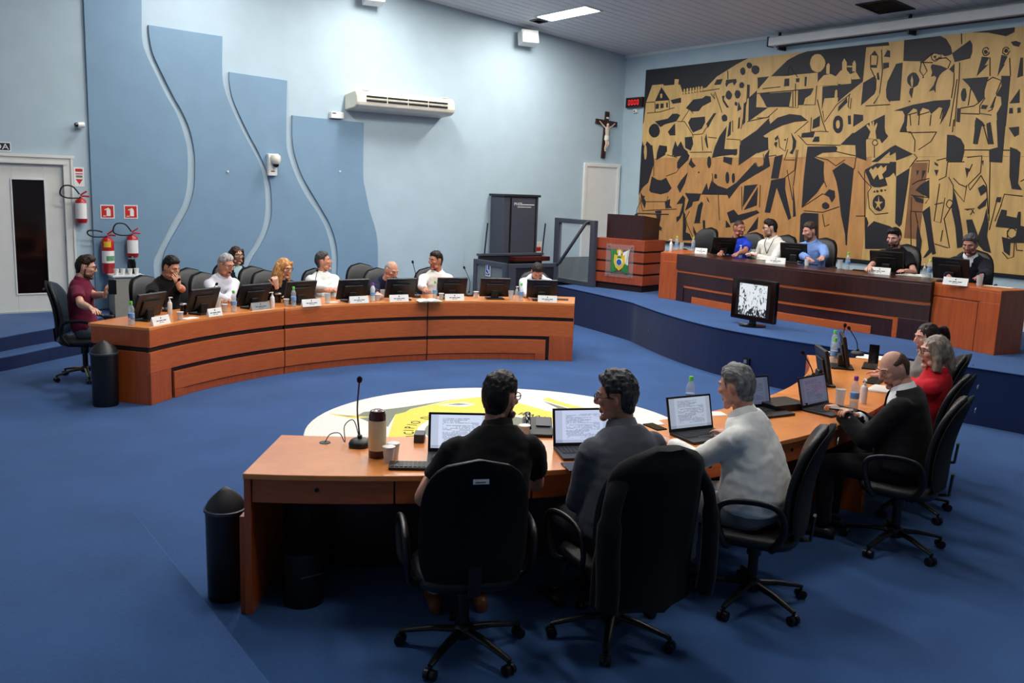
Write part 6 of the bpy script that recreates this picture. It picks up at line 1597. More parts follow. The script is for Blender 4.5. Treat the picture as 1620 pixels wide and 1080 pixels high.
def chair(x, y, az, label, group, z=0, sticker=False, spin=0):
    global CH_used
    o = CH0 if not CH_used else dup(CH0); CH_used = True
    o.location = (x, y, z); o.rotation_euler = (0, 0, R(az)-PI/2); tag(o, label, 'chair', group)
    return o
G1, G2, G3 = 'chairs behind the long curved desk', 'chairs behind the stage desk', 'chairs at the curved desk across the room'
G4 = 'empty chairs behind the long curved desk'
for a in CHAIRS: chair(*a)
# suit jacket hanging over a chair back
def draped(x, y, az):
    t = thing('suit_jacket', 'black suit jacket hung over the back of a chair', 'jacket', (x, y, 0), R(az)-PI/2)
    rings = []; n = 30; m_ = 22
    V = []
    for i in range(m_+1):
        v = i/m_                      # 0 hem, 1 over the top
        z = .30+.80*v
        wv = .275-.02*v if v < .8 else .26*math.sqrt(max(.02, 1-((v-.8)/.21)**2))
        row = []
        for j in range(n):
            a = 2*PI*j/n; xx, tt = sell(a, wv, .075, .75)
            yb = -.285-.09*max(0, (z-.5)/.53)
            fold = .012*math.sin(j*2.1+v*2)*(1-v)+.008*math.sin(j*4.7+1.3)*(1-v*.6)
            row.append((xx*(1+fold*.6), yb+tt*(1.0 if v < .95 else .6)+(fold if tt < 0 else 0)+.05*(xx/.25)**2, z+.02*math.sin(j*1.3)*(v < .05)))
        V.append(row)
    q = MB().loft(V); q.build('coat_body', cloth((17, 17, 20)), t, smooth=70)
    for s in (-1, 1):
        q = MB().tube(smoothpts([(s*.2, -.33, .98), (s*.265, -.36, .86), (s*.285, -.37, .68), (s*.28, -.38, .47), (s*.275, -.37, .36)], 5), [(.05, .03)]*8+[(.062, .04)]*8+[(.058, .042)]*5, 12)
        q.build('sleeve', cloth((17, 17, 20)), t, smooth=70)
    q = MB()
    for s in (-1, 1): q.tube(smoothpts([(s*.02, -.40, 1.0), (s*.1, -.385, 1.04), (s*.14, -.34, 1.05)], 4), [(.02, .008)]*9, 8)
    q.build('coat_collar', cloth((17, 17, 20)), t, smooth=70)
draped(*JACKET)
# ------------------------------------------------------------------ small things on the desks
def bottle(label, x, y, z, cap='cap_green', milky=False, k=1.0, group='water bottles', lab=True):
    t = thing('water_bottle', label, 'bottle', (x, y, z), rnd.random()*6, group)
    pr_ = [(.0, .0), (.026, .0), (.031, .006), (.031, .03), (.029, .045), (.031, .06), (.031, .115), (.028, .135), (.031, .15), (.028, .17), (.016, .195), (.0125, .2), (.0125, .212)]
    MB().lathe([(r, h*k) for r, h in pr_], 16).build('body', 'bottle_milky' if milky else 'bottle_clear', t, smooth=50)
    MB().lathe([(.029, .004), (.029, .05*k), (.0, .051*k)], 14).build('water', 'bottle_clear', t, smooth=50)
    if lab: MB().lathe([(.0316, .075*k), (.0316, .118*k)], 16).build('label', 'label_blue', t, smooth=50)
    MB().lathe([(.0155, .205*k), (.0155, .232*k), (.013, .236*k)], 14).build('cap', cap, t, smooth=50)
def pump(label, x, y, z, clear=False):
    t = thing('pump_bottle', label, 'dispenser', (x, y, z), rnd.random()*6, 'hand gel dispensers')
    MB().lathe([(.0, 0), (.024, 0), (.025, .005), (.025, .115), (.02, .13), (.011, .138)], 16).build('body', 'bottle_clear' if clear else 'white_plastic', t, smooth=50)
    q = MB().lathe([(.0125, .135), (.0125, .152), (.006, .153), (.006, .172), (.013, .173), (.013, .184)], 12); q.tube([(0, 0, .18), (.03, 0, .179), (.034, 0, .172)], .005); q.build('pump_head', 'white_plastic', t, smooth=50)
def cup(label, x, y, z, kind='cup_clear', group='plastic cups', h=.085, r0=.024, r1=.034):
    o = MB()
    o.loft([[(r*math.cos(2*PI*j/18), r*math.sin(2*PI*j/18), zz) for j in range(18)] for r, zz in ((r0, 0), (r1, h), (r1+.002, h), (r1+.002, h-.004), (r1-.0015, h-.004), (r0-.002, .004))])
    t = thing('drinking_cup' if kind != 'glass' else 'drinking_glass', label, 'cup' if kind != 'glass' else 'glass', (x, y, z), 0, group)
    o.build('wall', 'cup_clear' if kind == 'glass' else kind, t, smooth=50)
    MB().lathe([(r1-.0005, h-.0045), (r1+.0025, h-.004), (r1+.0025, h), (r1-.0005, h)], 18).build('rim', 'white_plastic' if kind != 'glass' else 'bottle_clear', t, smooth=50)
def tin(label, x, y, z):
    t = thing('lidded_pot', label, 'container', (x, y, z), 0, 'dark lidded pots')
    MB().lathe([(0, 0), (.034, 0), (.036, .01), (.036, .1)], 18).build('pot', 'gloss_black', t, smooth=50)
    MB().lathe([(.037, .1), (.038, .112), (.03, .118), (.0, .119)], 18).build('lid', 'silver', t, smooth=50)
def nameplate(label, x, y, z, az, m_='sign_white', w_=.25, h=.085):
    """sloping face looks towards az"""
    t = thing('name_plate', label, 'sign', (x, y, z), az+PI/2, 'name plates on the desks')
    tl = math.radians(18)
    q = MB().raw([(-w_/2, 0, 0), (w_/2, 0, 0), (w_/2, h*math.sin(tl), h), (-w_/2, h*math.sin(tl), h), (-w_/2, .05, 0), (w_/2, .05, 0)], [(0, 1, 2, 3), (1, 5, 2), (0, 3, 4), (5, 4, 3, 2), (0, 4, 5, 1)])
    q.build('plate', m_, t)
    r = rotx(-tl)
    q = MB()
    for zz, ws, hh in ((.036, (.03, .05, .045), .009), (.02, (.025, .03), .005)):
        tot = sum(ws)+.008*(len(ws)-1); xx = -tot/2
        for wd in ws:
            q.at((0, -.001, 0), r).box(xx, xx+wd, -.0004, .0004, zz, zz+hh); xx += wd+.008
    q.build('lettering', 'text_dark', t)
    q = MB().at((0, -.001, 0), r); q.box(-.007, .007, -.0004, .0004, .06, .074); q.build('crest', 'text_dark', t)
def monitor(label, x, y, z, az, tilt=22, w_=.40, h=.27, group='flat monitors on the desks'):
    """screen looks towards az"""
    t = thing('monitor', label, 'monitor', (x, y, z), az+PI/2, group)
    r = rotx(-R(tilt)); off = (0, .02, .035)
    MB().at(off, r).box(-w_/2, w_/2, 0, .028, 0, h).build('housing', 'plastic_black', t, bevel=.006)
    MB().at(off, r).box(-w_/2+.015, w_/2-.015, -.002, .001, .018, h-.015).build('screen', 'screen_off', t)
    MB().at(off, r).box(-w_*.3, w_*.3, .028, .045, .04, h*.72).build('rear_cover', 'plastic_black', t, bevel=.006)
    MB().at(off, r).box(-.09, .06, .0285, .0295, h-.045, h-.036).build('maker_mark', 'steel_dark', t)
    q = MB().at((0, 0, 0)); q.box(-.05, .05, .04, .11, .0, .12); q.build('neck', 'plastic_black', t, bevel=.01)
    MB().box(-.12, .12, -.02, .17, 0, .016).build('foot', 'plastic_black', t, bevel=.005)
def mic(label, x, y, z, az, tip=(0, .08, .4), bow=(0, -.02, .22), base=True, group='gooseneck microphones'):
    t = thing('microphone', label, 'microphone', (x, y, z), az-PI/2, group)
    q = MB().loft([[(*sell(2*PI*j/20, rx, ry, .8), zz) for j in range(20)] for rx, ry, zz in ((.058, .068, 0), (.06, .07, .02), (.054, .06, .032), (.03, .03, .045))]); q.build('base', 'plastic_dark', t, smooth=50)
    MB().box(-.03, .0-.004, -.05, -.03, .031, .036).box(.004, .03, -.05, -.03, .031, .036).build('button', 'silver', t, bevel=.003)
    MB().lathe([(.014, .04), (.014, .062), (.008, .066)], 12).build('collar', 'plastic_black', t, smooth=50)
    p = smoothpts([(0, 0, .05), bow, tip], 8)
    MB().tube(p, .0048, 8).build('gooseneck', 'plastic_black', t, smooth=60)
    d = p[-1]-p[-2]; d /= np.linalg.norm(d)
    MB().tube([p[-1], p[-1]+d*.006, p[-1]+d*.022, p[-1]+d*.034, p[-1]+d*.04], [.006, .013, .0165, .012, .004], 12).build('capsule', 'fabric_black', t, smooth=60)
def page_material(name, tint=(200, 214, 245), strength=.75, rows=30, toolbar=True):
    m, nt, b = nodes(name)
    tc = nt.nodes.new('ShaderNodeTexCoord'); sp = nt.nodes.new('ShaderNodeSeparateXYZ'); nt.links.new(tc.outputs['UV'], sp.inputs[0])
    def mth(op, a, c=None):
        n = nt.nodes.new('ShaderNodeMath'); n.operation = op
        for k, v_ in enumerate((a, c)):
            if v_ is None: continue
            if isinstance(v_, (int, float)): n.inputs[k].default_value = v_
            else: nt.links.new(v_, n.inputs[k])
        return n.outputs[0]
    v = mth('MULTIPLY', sp.outputs[1], rows); fr = mth('FRACT', v); fl_ = mth('FLOOR', v)
    cx = nt.nodes.new('ShaderNodeCombineXYZ'); nt.links.new(mth('MULTIPLY', sp.outputs[0], 60), cx.inputs[0]); nt.links.new(mth('MULTIPLY', fl_, 3.7), cx.inputs[1])
    nz = nt.nodes.new('ShaderNodeTexNoise'); nz.inputs['Scale'].default_value = 1.0; nt.links.new(cx.outputs[0], nz.inputs[0])
    cy = nt.nodes.new('ShaderNodeCombineXYZ'); nt.links.new(mth('MULTIPLY', fl_, .43), cy.inputs[1]); nt.links.new(mth('MULTIPLY', sp.outputs[0], 1.2), cy.inputs[0])
    n2 = nt.nodes.new('ShaderNodeTexNoise'); n2.inputs['Scale'].default_value = 1.7; nt.links.new(cy.outputs[0], n2.inputs[0])
    ink = mth('MULTIPLY', mth('LESS_THAN', fr, .5), mth('GREATER_THAN', nz.outputs[0], .44))
    ink = mth('MULTIPLY', ink, mth('GREATER_THAN', n2.outputs[0], .44))
    ink = mth('MULTIPLY', ink, mth('MULTIPLY', mth('GREATER_THAN', sp.outputs[0], .2), mth('LESS_THAN', sp.outputs[0], .84)))
    ink = mth('MULTIPLY', ink, mth('MULTIPLY', mth('GREATER_THAN', sp.outputs[1], .14), mth('LESS_THAN', sp.outputs[1], .9)))
    marg = mth('MULTIPLY', mth('ADD', mth('LESS_THAN', sp.outputs[0], .13), mth('ADD', mth('GREATER_THAN', sp.outputs[0], .9), mth('LESS_THAN', sp.outputs[1], .09))), .22)
    dark = mth('ADD', mth('MULTIPLY', ink, .62), marg)
    mx = nt.nodes.new('ShaderNodeMix'); mx.data_type = 'RGBA'; nt.links.new(mth('MINIMUM', dark, .9), mx.inputs[0])
    mx.inputs[6].default_value = (*lin(tint), 1); mx.inputs[7].default_value = (*lin((50, 58, 80)), 1)
    nt.links.new(mx.outputs[2], b.inputs['Emission Color']); b.inputs['Emission Strength'].default_value = strength
    b.inputs['Base Color'].default_value = (.01, .01, .012, 1); b.inputs['Roughness'].default_value = .2
page_material('page_a', (214, 226, 250), .85, 24); page_material('page_b', (205, 216, 246), .8, 30); page_material('page_c', (200, 212, 232), .62, 26); page_material('page_d', (120, 130, 160), .4, 24)
def laptop(label, x, y, z, az, page, open_=105, w_=.345, d=.235, h=.22):
    """hinge centre at x,y; the screen looks towards az and the keyboard lies on that side"""
    t = thing('laptop', label, 'laptop', (x, y, z), az+PI/2, 'laptops on the desk')
    MB().box(-w_/2, w_/2, -d, 0, .0, .018).build('base', 'plastic_dark', t, bevel=.004)
    kb = MB().box(-w_/2+.016, w_/2-.016, -d*.66, -.02, .0178, .0188).build('keyboard', 'plastic_black', t)
    kw = (w_-.04)/13; kq = MB().box(0, kw*.82, 0, .0165, 0, .0025); k0 = None
    for r_ in range(6):
        for c_ in range(13):
            if r_ == 5 and 3 < c_ < 9: continue
            o = kq.build('key', 'plastic_dark', kb) if k0 is None else k0.copy()
            if k0 is None: k0 = o
            else: COL.objects.link(o)
            o.location = (-w_/2+.02+c_*kw, -.04-r_*.0205, .0186)
    MB().box(-.05, .05, -d+.015, -d*.7, .0178, .0187).build('touchpad', 'plastic_black', t)
    r = rotx(-R(open_-90)); off = (0, -.003, .014)
    lid = MB().at(off, r).box(-w_/2, w_/2, 0, .008, 0, h).build('lid', 'plastic_black', t, bevel=.003)
    q = MB().at(off, r)
    q.raw([(-w_/2+.014, -.001, .022), (w_/2-.014, -.001, .022), (w_/2-.014, -.001, h-.013), (-w_/2+.014, -.001, h-.013)], [(0, 1, 2, 3)])
    s = q.build('screen', page, lid)
    uv = s.data.uv_layers.new(name='UVMap')
    cs = {0: (0, 0), 1: (1, 0), 2: (1, 1), 3: (0, 1)}
    for lp in s.data.loops: uv.data[lp.index].uv = cs[lp.vertex_index]
    return t
def keyboard(label, x, y, z, az, w_=.3, d=.12):
    t = thing('keyboard', label, 'keyboard', (x, y, z), az+PI/2, 'desk keyboards')
    MB().box(-w_/2, w_/2, -d/2, d/2, 0, .016).build('case', 'plastic_dark', t, bevel=.004)
    kw = (w_-.02)/12; kq = MB().box(0, kw*.8, 0, .015, 0, .004); k0 = None
    for r_ in range(5):
        for c_ in range(12):
            o = kq.build('key', 'plastic_black', t) if k0 is None else k0.copy()
            if k0 is None: k0 = o
            else: COL.objects.link(o)
            o.location = (-w_/2+.01+c_*kw, -d/2+.012+r_*.02, .0158)
def slab(name, cat, label, x, y, z, az, w_, d, h, m_, bevel=.003, group=None, glassy=None):
    t = thing(name, label, cat, (x, y, z), az+PI/2, group)
    MB().box(-w_/2, w_/2, -d/2, d/2, 0, h).build('case', m_, t, bevel=bevel)
    if glassy: MB().box(-w_/2+.004, w_/2-.004, -d/2+.004, d/2-.004, h, h+.0006).build('screen', glassy, t)
    return t
def open_book(label, x, y, z, az, w_=.36, d=.25):
    t = thing('open_book', label, 'book', (x, y, z), az+PI/2, 'open books')
    MB().box(-w_/2-.006, w_/2+.006, -d/2-.005, d/2+.005, 0, .005).build('cover', 'plastic_black', t, bevel=.002)
    for s in (-1, 1):
        rings = []
        for i in range(9):
            u = i/8; rings.append([(s*u*w_/2, -d/2, .005), (s*u*w_/2, d/2, .005), (s*u*w_/2, d/2, .008+.016*math.sin(PI*min(1, u*1.05+.08))**.7), (s*u*w_/2, -d/2, .008+.016*math.sin(PI*min(1, u*1.05+.08))**.7)])
        MB().loft(rings).build('pages', 'paper', t, smooth=60)
def papers(label, x, y, z, az, w_=.21, d=.297, n=3):
    t = thing('paper_sheets', label, 'paper', (x, y, z), az+PI/2, 'papers on the desks')
    for k in range(n): 
        a = rnd.uniform(-.12, .12)
        MB().at((rnd.uniform(-.01, .01), rnd.uniform(-.01, .01), .0015*k), rotz(a)).box(-w_/2, w_/2, -d/2, d/2, 0, .0012).build('sheet', 'paper', t)
def bin_(label, x, y, az, h=.62, r=.15, dome=True):
    t = thing('waste_bin', label, 'bin', (x, y, 0), az, 'waste bins')
    MB().lathe([(0, 0), (r*.93, 0), (r*.95, .02), (r, h), (r+.006, h+.004), (r+.006, h-.01)], 28).build('body', 'plastic_black', t, smooth=50)
    if dome:
        q = MB(); rings = []
        for i in range(7):
            u = i/6; rr = r*math.cos(u*PI/2)**.8
            rings.append([(max(rr, .005)*math.cos(2*PI*j/24), (rr*math.sin(2*PI*j/24))*(1-.55*u), h+.0+.12*u) for j in range(24)])
        q.loft(rings); q.build('swing_lid', 'plastic_dark', t, smooth=50)
        MB().lathe([(r+.004, h-.012), (r+.008, h-.01), (r+.008, h+.004), (r+.004, h+.006)], 28).build('rim', 'steel_dark', t, smooth=50)
    else:
        MB().lathe([(r, h), (r+.008, h+.003), (r+.006, h-.012)], 28).build('rim', 'plastic_dark', t, smooth=50)
        MB().cbox((0, -r, h*.62), (.12, .006, .006)).build('handle_slot', 'steel_dark', t)
def thermos(x, y, z):
    t = thing('thermos_flask', 'beige thermos flask with brown lid and base', 'thermos', (x, y, z))
    MB().lathe([(0, 0), (.046, 0), (.047, .01), (.047, .042)], 24).build('base', 'brown_plastic', t, smooth=50)
    MB().lathe([(.0475, .042), (.0485, .05), (.0485, .2), (.0475, .208)], 24).build('body', 'cream', t, smooth=50)
    MB().lathe([(.047, .208), (.045, .235), (.038, .258), (.02, .265), (0, .266)], 24).build('lid', 'brown_plastic', t, smooth=50)
def desk_cable(x0, y0, x1, y1, z):
    t = thing('microphone_cable', 'thin grey cable looping from a desk hole to the microphone', 'cable', (x0, y0, z))
    MB().lathe([(.032, 0), (.032, .003), (.02, .003)], 20).build('grommet', 'plastic_black', t, smooth=50)
    d = np.array([x1-x0, y1-y0, 0]); L_ = np.linalg.norm(d); e = d/L_; n = np.array([-e[1], e[0], 0])
    P = [np.array([0, 0, .003]), e*.03+np.array([0, 0, .05]), e*L_*.42+np.array([0, 0, .055]), e*L_*.58-n*.02+np.array([0, 0, .01]), e*L_*.55+n*.03+np.array([0, 0, .09]), e*L_*.8+n*.05+np.array([0, 0, .12]), e*L_*.97+n*.03+np.array([0, 0, .03])]
    MB().tube(smoothpts(P, 6), .003, 6).build('wire', 'steel_dark', t, smooth=60)
def desk_phone(x, y, z, az):
    t = thing('desk_phone', 'black desk telephone between the two open laptops', 'telephone', (x, y, z), az+PI/2)
    MB().raw([(-.09, -.1, 0), (.09, -.1, 0), (.09, .1, 0), (-.09, .1, 0), (-.09, -.1, .02), (.09, -.1, .02), (.09, .1, .08), (-.09, .1, .08)], [(0,3,2,1),(4,5,6,7),(0,1,5,4),(1,2,6,5),(2,3,7,6),(3,0,4,7)]).build('case', 'plastic_dark', t, bevel=.006)
    MB().tube([(-.06, -.08, .05), (-.06, -.05, .075), (-.06, .06, .105), (-.06, .09, .095)], [(.022, .016), (.016, .012), (.016, .012), (.022, .016)], 10).build('handset', 'gloss_black', t, smooth=60)
    MB().at((0, 0, .0), rotx(.29)).box(-.01, .08, .0, .09, .053, .056).build('display', 'steel_dark', t)
# where the small things stand
bottle('green capped water bottle at the desk end by the maroon polo', 2.126, 9.344, DH, 'cap_green', False, 1.0)
bottle('green capped water bottle in front of the speaking grey haired man', 3.321, 9.877, DH, 'cap_green', False, 1.0)
bottle('green capped water bottle in front of the blonde woman', 4.078, 10.034, DH, 'cap_green', False, 1.0)
bottle('milky purple capped bottle in front of the balding man in navy', 5.149, 10.129, DH, 'cap_purple', True, 1.0)
bottle('green capped water bottle in front of the man turning to his neighbour', 6.018, 10.082, DH, 'cap_green', False, 1.0)
bottle('green capped water bottle in front of the man with bowed head', 6.993, 9.530, DH, 'cap_green', False, 1.0)
pump('slim white pump bottle by the man with his hand at his mouth', 2.651, 9.930, DH, False)
pump('slim white pump bottle beside the blonde woman', 3.816, 10.017, DH, False)
pump('clear pump bottle by the man with bowed head', 6.975, 9.605, DH, True)
cup('clear plastic cup beside the first white pump bottle', 2.635, 9.498, DH, 'cup_clear', 'plastic cups')
cup('clear plastic cup in front of the striped shirt', 3.231, 9.911, DH, 'cup_clear', 'plastic cups')
cup("clear plastic cup beside the blonde woman's water bottle", 4.021, 10.113, DH, 'cup_clear', 'plastic cups')
cup('clear plastic cup beside the purple capped bottle', 5.235, 10.162, DH, 'cup_clear', 'plastic cups')
cup('clear plastic cup by the open book', 6.062, 9.998, DH, 'cup_clear', 'plastic cups')
cup('clear plastic cup near the empty seat by the lift', 6.607, 10.012, DH, 'cup_clear', 'plastic cups')
cup("drinking glass behind the striped shirt man's nameplate", 3.243, 10.178, DH, 'glass', 'drinking glasses', .12, .03, .036)
cup('drinking glass in front of the man with folded arms', 4.572, 10.181, DH, 'glass', 'drinking glasses', .12, .03, .036)
cup('drinking glass by the balding man in navy', 5.382, 10.308, DH, 'glass', 'drinking glasses', .12, .03, .036)
cup('drinking glass by the man with bowed head', 6.941, 9.686, DH, 'glass', 'drinking glasses', .12, .03, .036)
tin('dark lidded pot beside the man with hand at mouth', 2.779, 9.880, DH)
tin('dark lidded pot beside the blonde woman', 4.046, 10.434, DH)
nameplate('white nameplate by the tall bin end of the curved desk', 2.400, 9.275, DH, R(-53.7), 'sign_white', 0.25)
nameplate('small pale nameplate in front of the speaking grey haired man', 3.045, 9.624, DH, R(-63.8), 'sign_white', 0.19)
nameplate('white nameplate in front of the man with folded arms', 4.289, 9.985, DH, R(-81.9), 'sign_white', 0.25)
nameplate('white nameplate between the folded arms and the balding man', 4.932, 10.049, DH, R(-90.9), 'sign_white', 0.25)
nameplate('white nameplate in front of the balding man in navy', 5.464, 10.015, DH, R(-98.2), 'sign_white', 0.25)
nameplate('white nameplate under the monitor of the man turning aside', 6.180, 9.856, DH, R(-108.4), 'sign_white', 0.25)
nameplate('white nameplate in front of the man with bowed head', 7.254, 9.301, DH, R(-125.1), 'sign_white', 0.25)
nameplate('grey nameplate in front of the blonde woman', 3.650, 9.913, DH, R(-73.1), 'silver', 0.25)
monitor('black monitor turned from the man with hand at mouth', 2.312, 9.675, DH, R(124.2), 22, 0.4)
monitor('black monitor behind the first plastic cup', 2.941, 9.919, DH, R(115.7), 22, 0.4)
monitor('black monitor beside the speaking grey haired man', 3.599, 10.156, DH, R(106.7), 22, 0.4)
monitor('black monitor in front of the blonde woman', 4.226, 10.307, DH, R(98.3), 22, 0.4)
monitor('black monitor in front of the man with folded arms', 4.921, 10.308, DH, R(89.3), 22, 0.4)
monitor('black monitor in front of the balding man in navy', 5.568, 10.241, DH, R(80.8), 22, 0.4)
monitor('black monitor in front of the man turning to his neighbour', 6.276, 10.129, DH, R(71.6), 22, 0.4)
monitor('black monitor at the empty place by the lift', 6.817, 9.903, DH, R(64.0), 22, 0.4)
monitor('black monitor in front of the man with bowed head', 7.336, 9.545, DH, R(55.8), 22, 0.4)
mic('gooseneck microphone before the man with hand at mouth', 2.672, 10.180, DH, R(-60.0), (-0.03, 0.16, 0.34), (0, 0.04, 0.2))
mic('short gooseneck microphone before the striped shirt', 3.109, 10.065, DH, R(-75.0), (-0.12, -0.05, 0.27), (0.02, 0, 0.16))
mic('tall curved gooseneck microphone before the man with folded arms', 4.479, 10.371, DH, R(-90.0), (-0.06, -0.05, 0.36), (0.0, 0.03, 0.24))
mic('tall gooseneck microphone between the balding man and his neighbour', 5.881, 10.337, DH, R(-100.0), (0.04, -0.02, 0.44), (0.0, 0.02, 0.22))
mic('gooseneck microphone behind a nameplate near the empty place', 6.630, 10.218, DH, R(-110.0), (0.06, -0.03, 0.36), (0.0, 0.02, 0.2))
open_book('open book overhanging the desk joint', 5.834, 9.921, DH, R(-103.6), .3, .2)
papers('white paper beside the second monitor', 2.758, 9.591, DH, R(-60.2), .15, .1, 2)
papers("white paper behind the folded arms man's glass", 4.655, 10.244, DH, R(-87.2), .15, .1, 2)
papers('white paper in front of the speaking man', 3.642, 10.255, DH, R(-74.2), .15, .1, 2)
slab('computer_mouse', 'mouse', 'black computer mouse under the maroon polo man\'s hand', 2.029, 9.882, DH, R(-20), .06, .1, .03, 'plastic_black', .012)
slab('tablet', 'tablet', 'black tablet lying at the lift end of the curved desk', 7.587, 9.455, DH, R(50.0), .22, .12, .012, 'plastic_black')
bottle('lime capped water bottle at the lectern end of the stage desk', 10.794, 10.499, PT, 'cap_lime', False, 1.0)
bottle('lime capped water bottle next to the stage nameplate', 10.885, 10.224, PT, 'cap_lime', False, 1.0)
bottle('green capped water bottle between light blue shirt and black t-shirt', 10.597, 7.193, PT, 'cap_green', False, 1.0)
bottle('lime capped water bottle beside the open book on the stage desk', 10.682, 6.104, PT, 'cap_lime', False, 1.0)
pump('white pump bottle at the lectern end of the stage desk', 10.625, 10.460, PT, False)
pump('clear pump bottle in front of the royal blue polo', 10.775, 9.154, PT, True)
pump('clear pump bottle beside the open book', 10.521, 6.075, PT, True)
cup('glass between the lime capped bottles', 11.014, 10.600, PT, 'glass', 'drinking glasses', .12, .03, .036)
cup('glass in front of the man with the lanyard', 11.037, 9.218, PT, 'glass', 'drinking glasses', .12, .03, .036)
cup('second glass in front of the lanyard man', 11.064, 9.155, PT, 'glass', 'drinking glasses', .12, .03, .036)
cup('glass beside the light blue shirt', 10.663, 7.355, PT, 'glass', 'drinking glasses', .12, .03, .036)
cup('glass in front of the navy suit', 10.407, 5.332, PT, 'glass', 'drinking glasses', .12, .03, .036)
cup("white cup by the light blue shirt man's hand", 10.603, 7.834, PT, 'white_plastic', 'plastic cups')
cup('white cup in front of the royal blue polo', 11.103, 9.562, PT, 'white_plastic', 'plastic cups')
nameplate('white nameplate near the lectern end of the stage desk', 10.690, 9.878, PT, R(200.0), 'sign_white', 0.2)
nameplate('white nameplate in front of the lanyard man', 10.364, 8.181, PT, R(205.0), 'sign_white', 0.27)
nameplate('white nameplate in front of the black t-shirt', 10.500, 6.668, PT, R(195.0), 'sign_white', 0.27)
nameplate('white nameplate in front of the navy suit', 10.148, 5.480, PT, R(190.0), 'sign_white', 0.27)
monitor('black monitor seen edge on in front of the royal blue polo', 10.739, 9.508, PT, R(65.0), 22, 0.38)
monitor('black monitor in front of the light blue shirt', 10.900, 8.263, PT, R(22.0), 22, 0.38)
monitor('black monitor in front of the black t-shirt', 10.867, 6.777, PT, R(15.0), 22, 0.42)
monitor('black monitor in front of the navy suit', 10.596, 5.759, PT, R(10.0), 22, 0.42)
open_book('open book between the black t-shirt and the navy suit', 10.734, 6.356, PT, R(195), .34, .2)
papers('white papers in front of the lanyard man', 10.851, 8.712, PT, R(190), .3, .15, 3)
papers('white papers at the plain end of the stage desk', 10.537, 5.184, PT, R(190), .3, .15, 3)
slab('phone', 'phone', 'black phone beside the light blue shirt man\'s white cup', 10.808, 7.883, PT, R(200), .16, .08, .01, 'gloss_black')
slab('phone', 'phone', 'black phone under the black t-shirt man\'s hand', 10.726, 7.072, PT, R(200), .2, .09, .012, 'gloss_black')
mic('desk microphone with lit buttons beside the thermos', 2.228, 4.526, DH, R(230.0), (0.0, 0.02, 0.37), (0.02, -0.02, 0.2))
thermos(2.219, 4.295, DH)
cup('white plastic cup in front of the thermos', 2.231, 4.184, DH, 'white_plastic', 'plastic cups')
cup('white plastic cup touching its twin by the thermos', 2.286, 4.232, DH, 'white_plastic', 'plastic cups')
desk_cable(2.084, 4.676, 2.256, 4.583, DH)
laptop('laptop with a white page in front of the black polo and cream trousers', 2.629, 4.110, DH, R(238), 'page_a')
laptop('laptop full of text between the black polo and charcoal shirt', 3.320, 3.873, DH, R(246), 'page_b')
laptop('laptop tilted towards the man in the white shirt', 4.156, 3.810, DH, R(262), 'page_c')
laptop('laptop with a dim page in front of the black suit', 5.458, 3.851, DH, R(274), 'page_d')
laptop('laptop half hidden behind the white shirt man\'s shoulder', 4.993, 4.030, DH, R(262), 'page_d')
keyboard('small black keyboard to one side of the white page laptop', 2.318, 4.022, DH, R(238), .3, .12)
slab('phone', 'phone', 'dark phone on the desk before the charcoal shirt', 3.032, 3.612, DH, R(250), .08, .15, .01, 'gloss_black')
slab('phone', 'phone', 'dark phone held up by the man in the white shirt', 3.843, 3.820, .84, R(262), .075, .15, .009, 'gloss_black')
desk_phone(3.286, 4.259, DH, R(235))
slab('power_adapter', 'adapter', 'small grey box behind the white page laptop', 2.576, 4.454, DH, R(235), .06, .1, .05, 'steel_dark')
bottle('green capped water bottle behind the tilted laptop', 4.585, 4.241, DH, 'cap_green', False, 1.0)
cup('plastic cup beside the black desk phone', 3.140, 4.196, DH, 'cup_clear', 'plastic cups')
papers('crumpled white papers between charcoal and white shirts', 4.065, 4.134, DH, R(250), .2, .15, 3)
papers('small white paper behind the tilted laptop', 4.642, 4.074, DH, R(250), .16, .1, 2)
slab('equipment_box', 'box', 'flat black equipment box beside the dim page laptop', 5.222, 3.973, DH, R(262), .3, .22, .05, 'plastic_black')
cup('tall glass beside the dim page laptop', 5.689, 3.816, DH, 'glass', 'drinking glasses', .12, .03, .036)
bottle('purple capped bottle in front of the black suit', 5.697, 3.707, DH, 'cap_purple', False, 1.0)
pump('white pump bottle next to the purple capped bottle', 5.906, 3.770, DH, False)
slab('computer_mouse', 'mouse', 'black computer mouse in front of the black suit', 5.536, 3.587, DH, R(262), .06, .1, .03, 'plastic_black', .012)
slab('phone', 'phone', 'phone held by the man in the black suit', 5.204, 3.473, .87, R(300), .075, .15, .009, 'gloss_black', .003, None, 'silver')
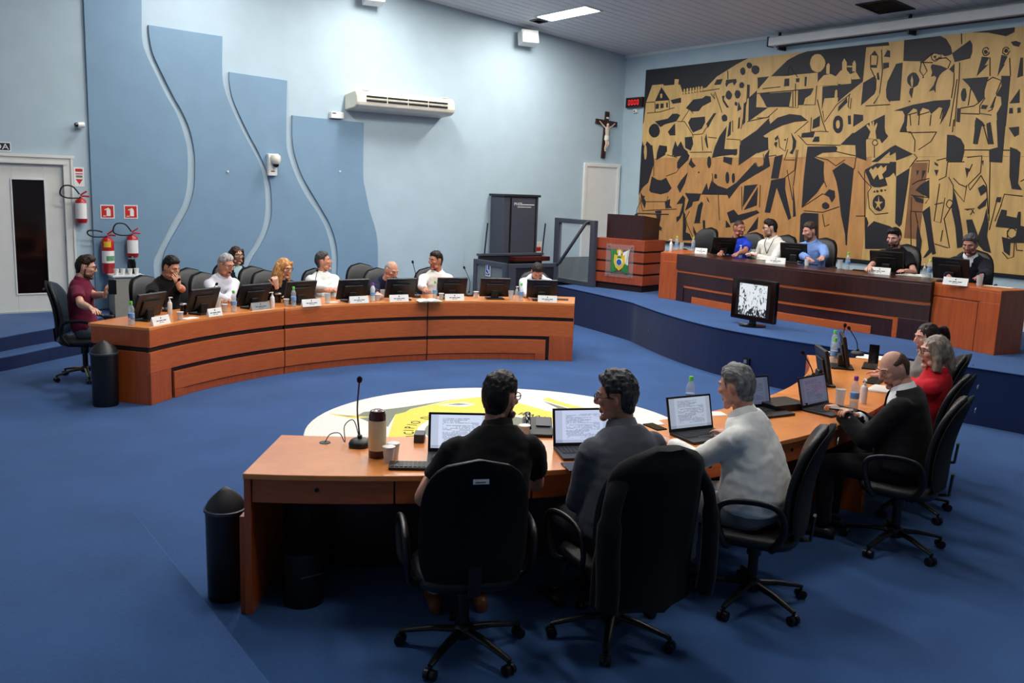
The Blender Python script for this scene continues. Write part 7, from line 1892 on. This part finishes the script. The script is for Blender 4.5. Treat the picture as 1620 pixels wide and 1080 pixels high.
monitor('black monitor facing the woman in red', 6.258, 4.307, DH, R(-40.0), 12, 0.34)
monitor('black monitor facing the woman with the ponytail', 7.050, 4.658, DH, R(-50.0), 12, 0.34)
mic('gooseneck microphone beside the monitor of the woman in red', 6.260, 4.465, DH, R(230.0), (0.1, 0.03, 0.22), (0.03, 0, 0.12))
mic('gooseneck microphone rising behind the green bottles', 7.384, 4.988, DH, R(230.0), (0.0, 0.03, 0.3), (0.0, 0, 0.16))
mic('gooseneck microphone leaning beyond the green bottles', 7.690, 5.021, DH, R(230.0), (0.1, 0.03, 0.25), (0.02, 0, 0.14))
bottle('green capped bottle with a blue label by the far desk end', 7.089, 4.861, DH, 'cap_green', False, 1.0)
bottle('green capped bottle behind its twin by the far desk end', 7.493, 5.147, DH, 'cap_green', False, 1.0)
cup('plastic cup beside the two green capped bottles', 7.153, 4.994, DH, 'cup_clear', 'plastic cups')
cup('plastic cup behind the two green capped bottles', 7.558, 5.082, DH, 'cup_clear', 'plastic cups')
keyboard('black keyboard in front of the woman with the ponytail', 7.275, 4.613, DH, R(300), .3, .12)
keyboard('black keyboard in front of the woman in red', 6.729, 4.207, DH, R(290), .3, .12)
papers('white papers behind the keyboard of the ponytail woman', 7.733, 4.860, DH, R(300), .25, .3, 4)
papers('stack of white papers in front of the woman in red', 6.516, 3.925, DH, R(290), .25, .3, 6)
slab('phone', 'phone', 'phone held by the woman in red', 6.389, 4.027, .98, R(300), .008, .075, .15, 'gloss_black')
slab('phone', 'phone', 'black phone held up by the man in the maroon polo', 2.095, 9.977, 1.0, R(-30), .012, .08, .15, 'gloss_black')
bin_('tall black bin with a pointed lid beside the long curved desk', 1.860, 9.325, 0, .52, .125)
bin_('tall black bin with a pointed lid beside the thermos desk', 1.497, 4.638, 0, .5, .105)
bin_('small black bin under the thermos desk', 1.823, 4.369, 0, .3, .115, False)
for x, y, l in CUPS_AT: cup(l, x, y, .845, 'white_plastic', 'cups on the side table')
bpy.data.scenes.remove(TMP)
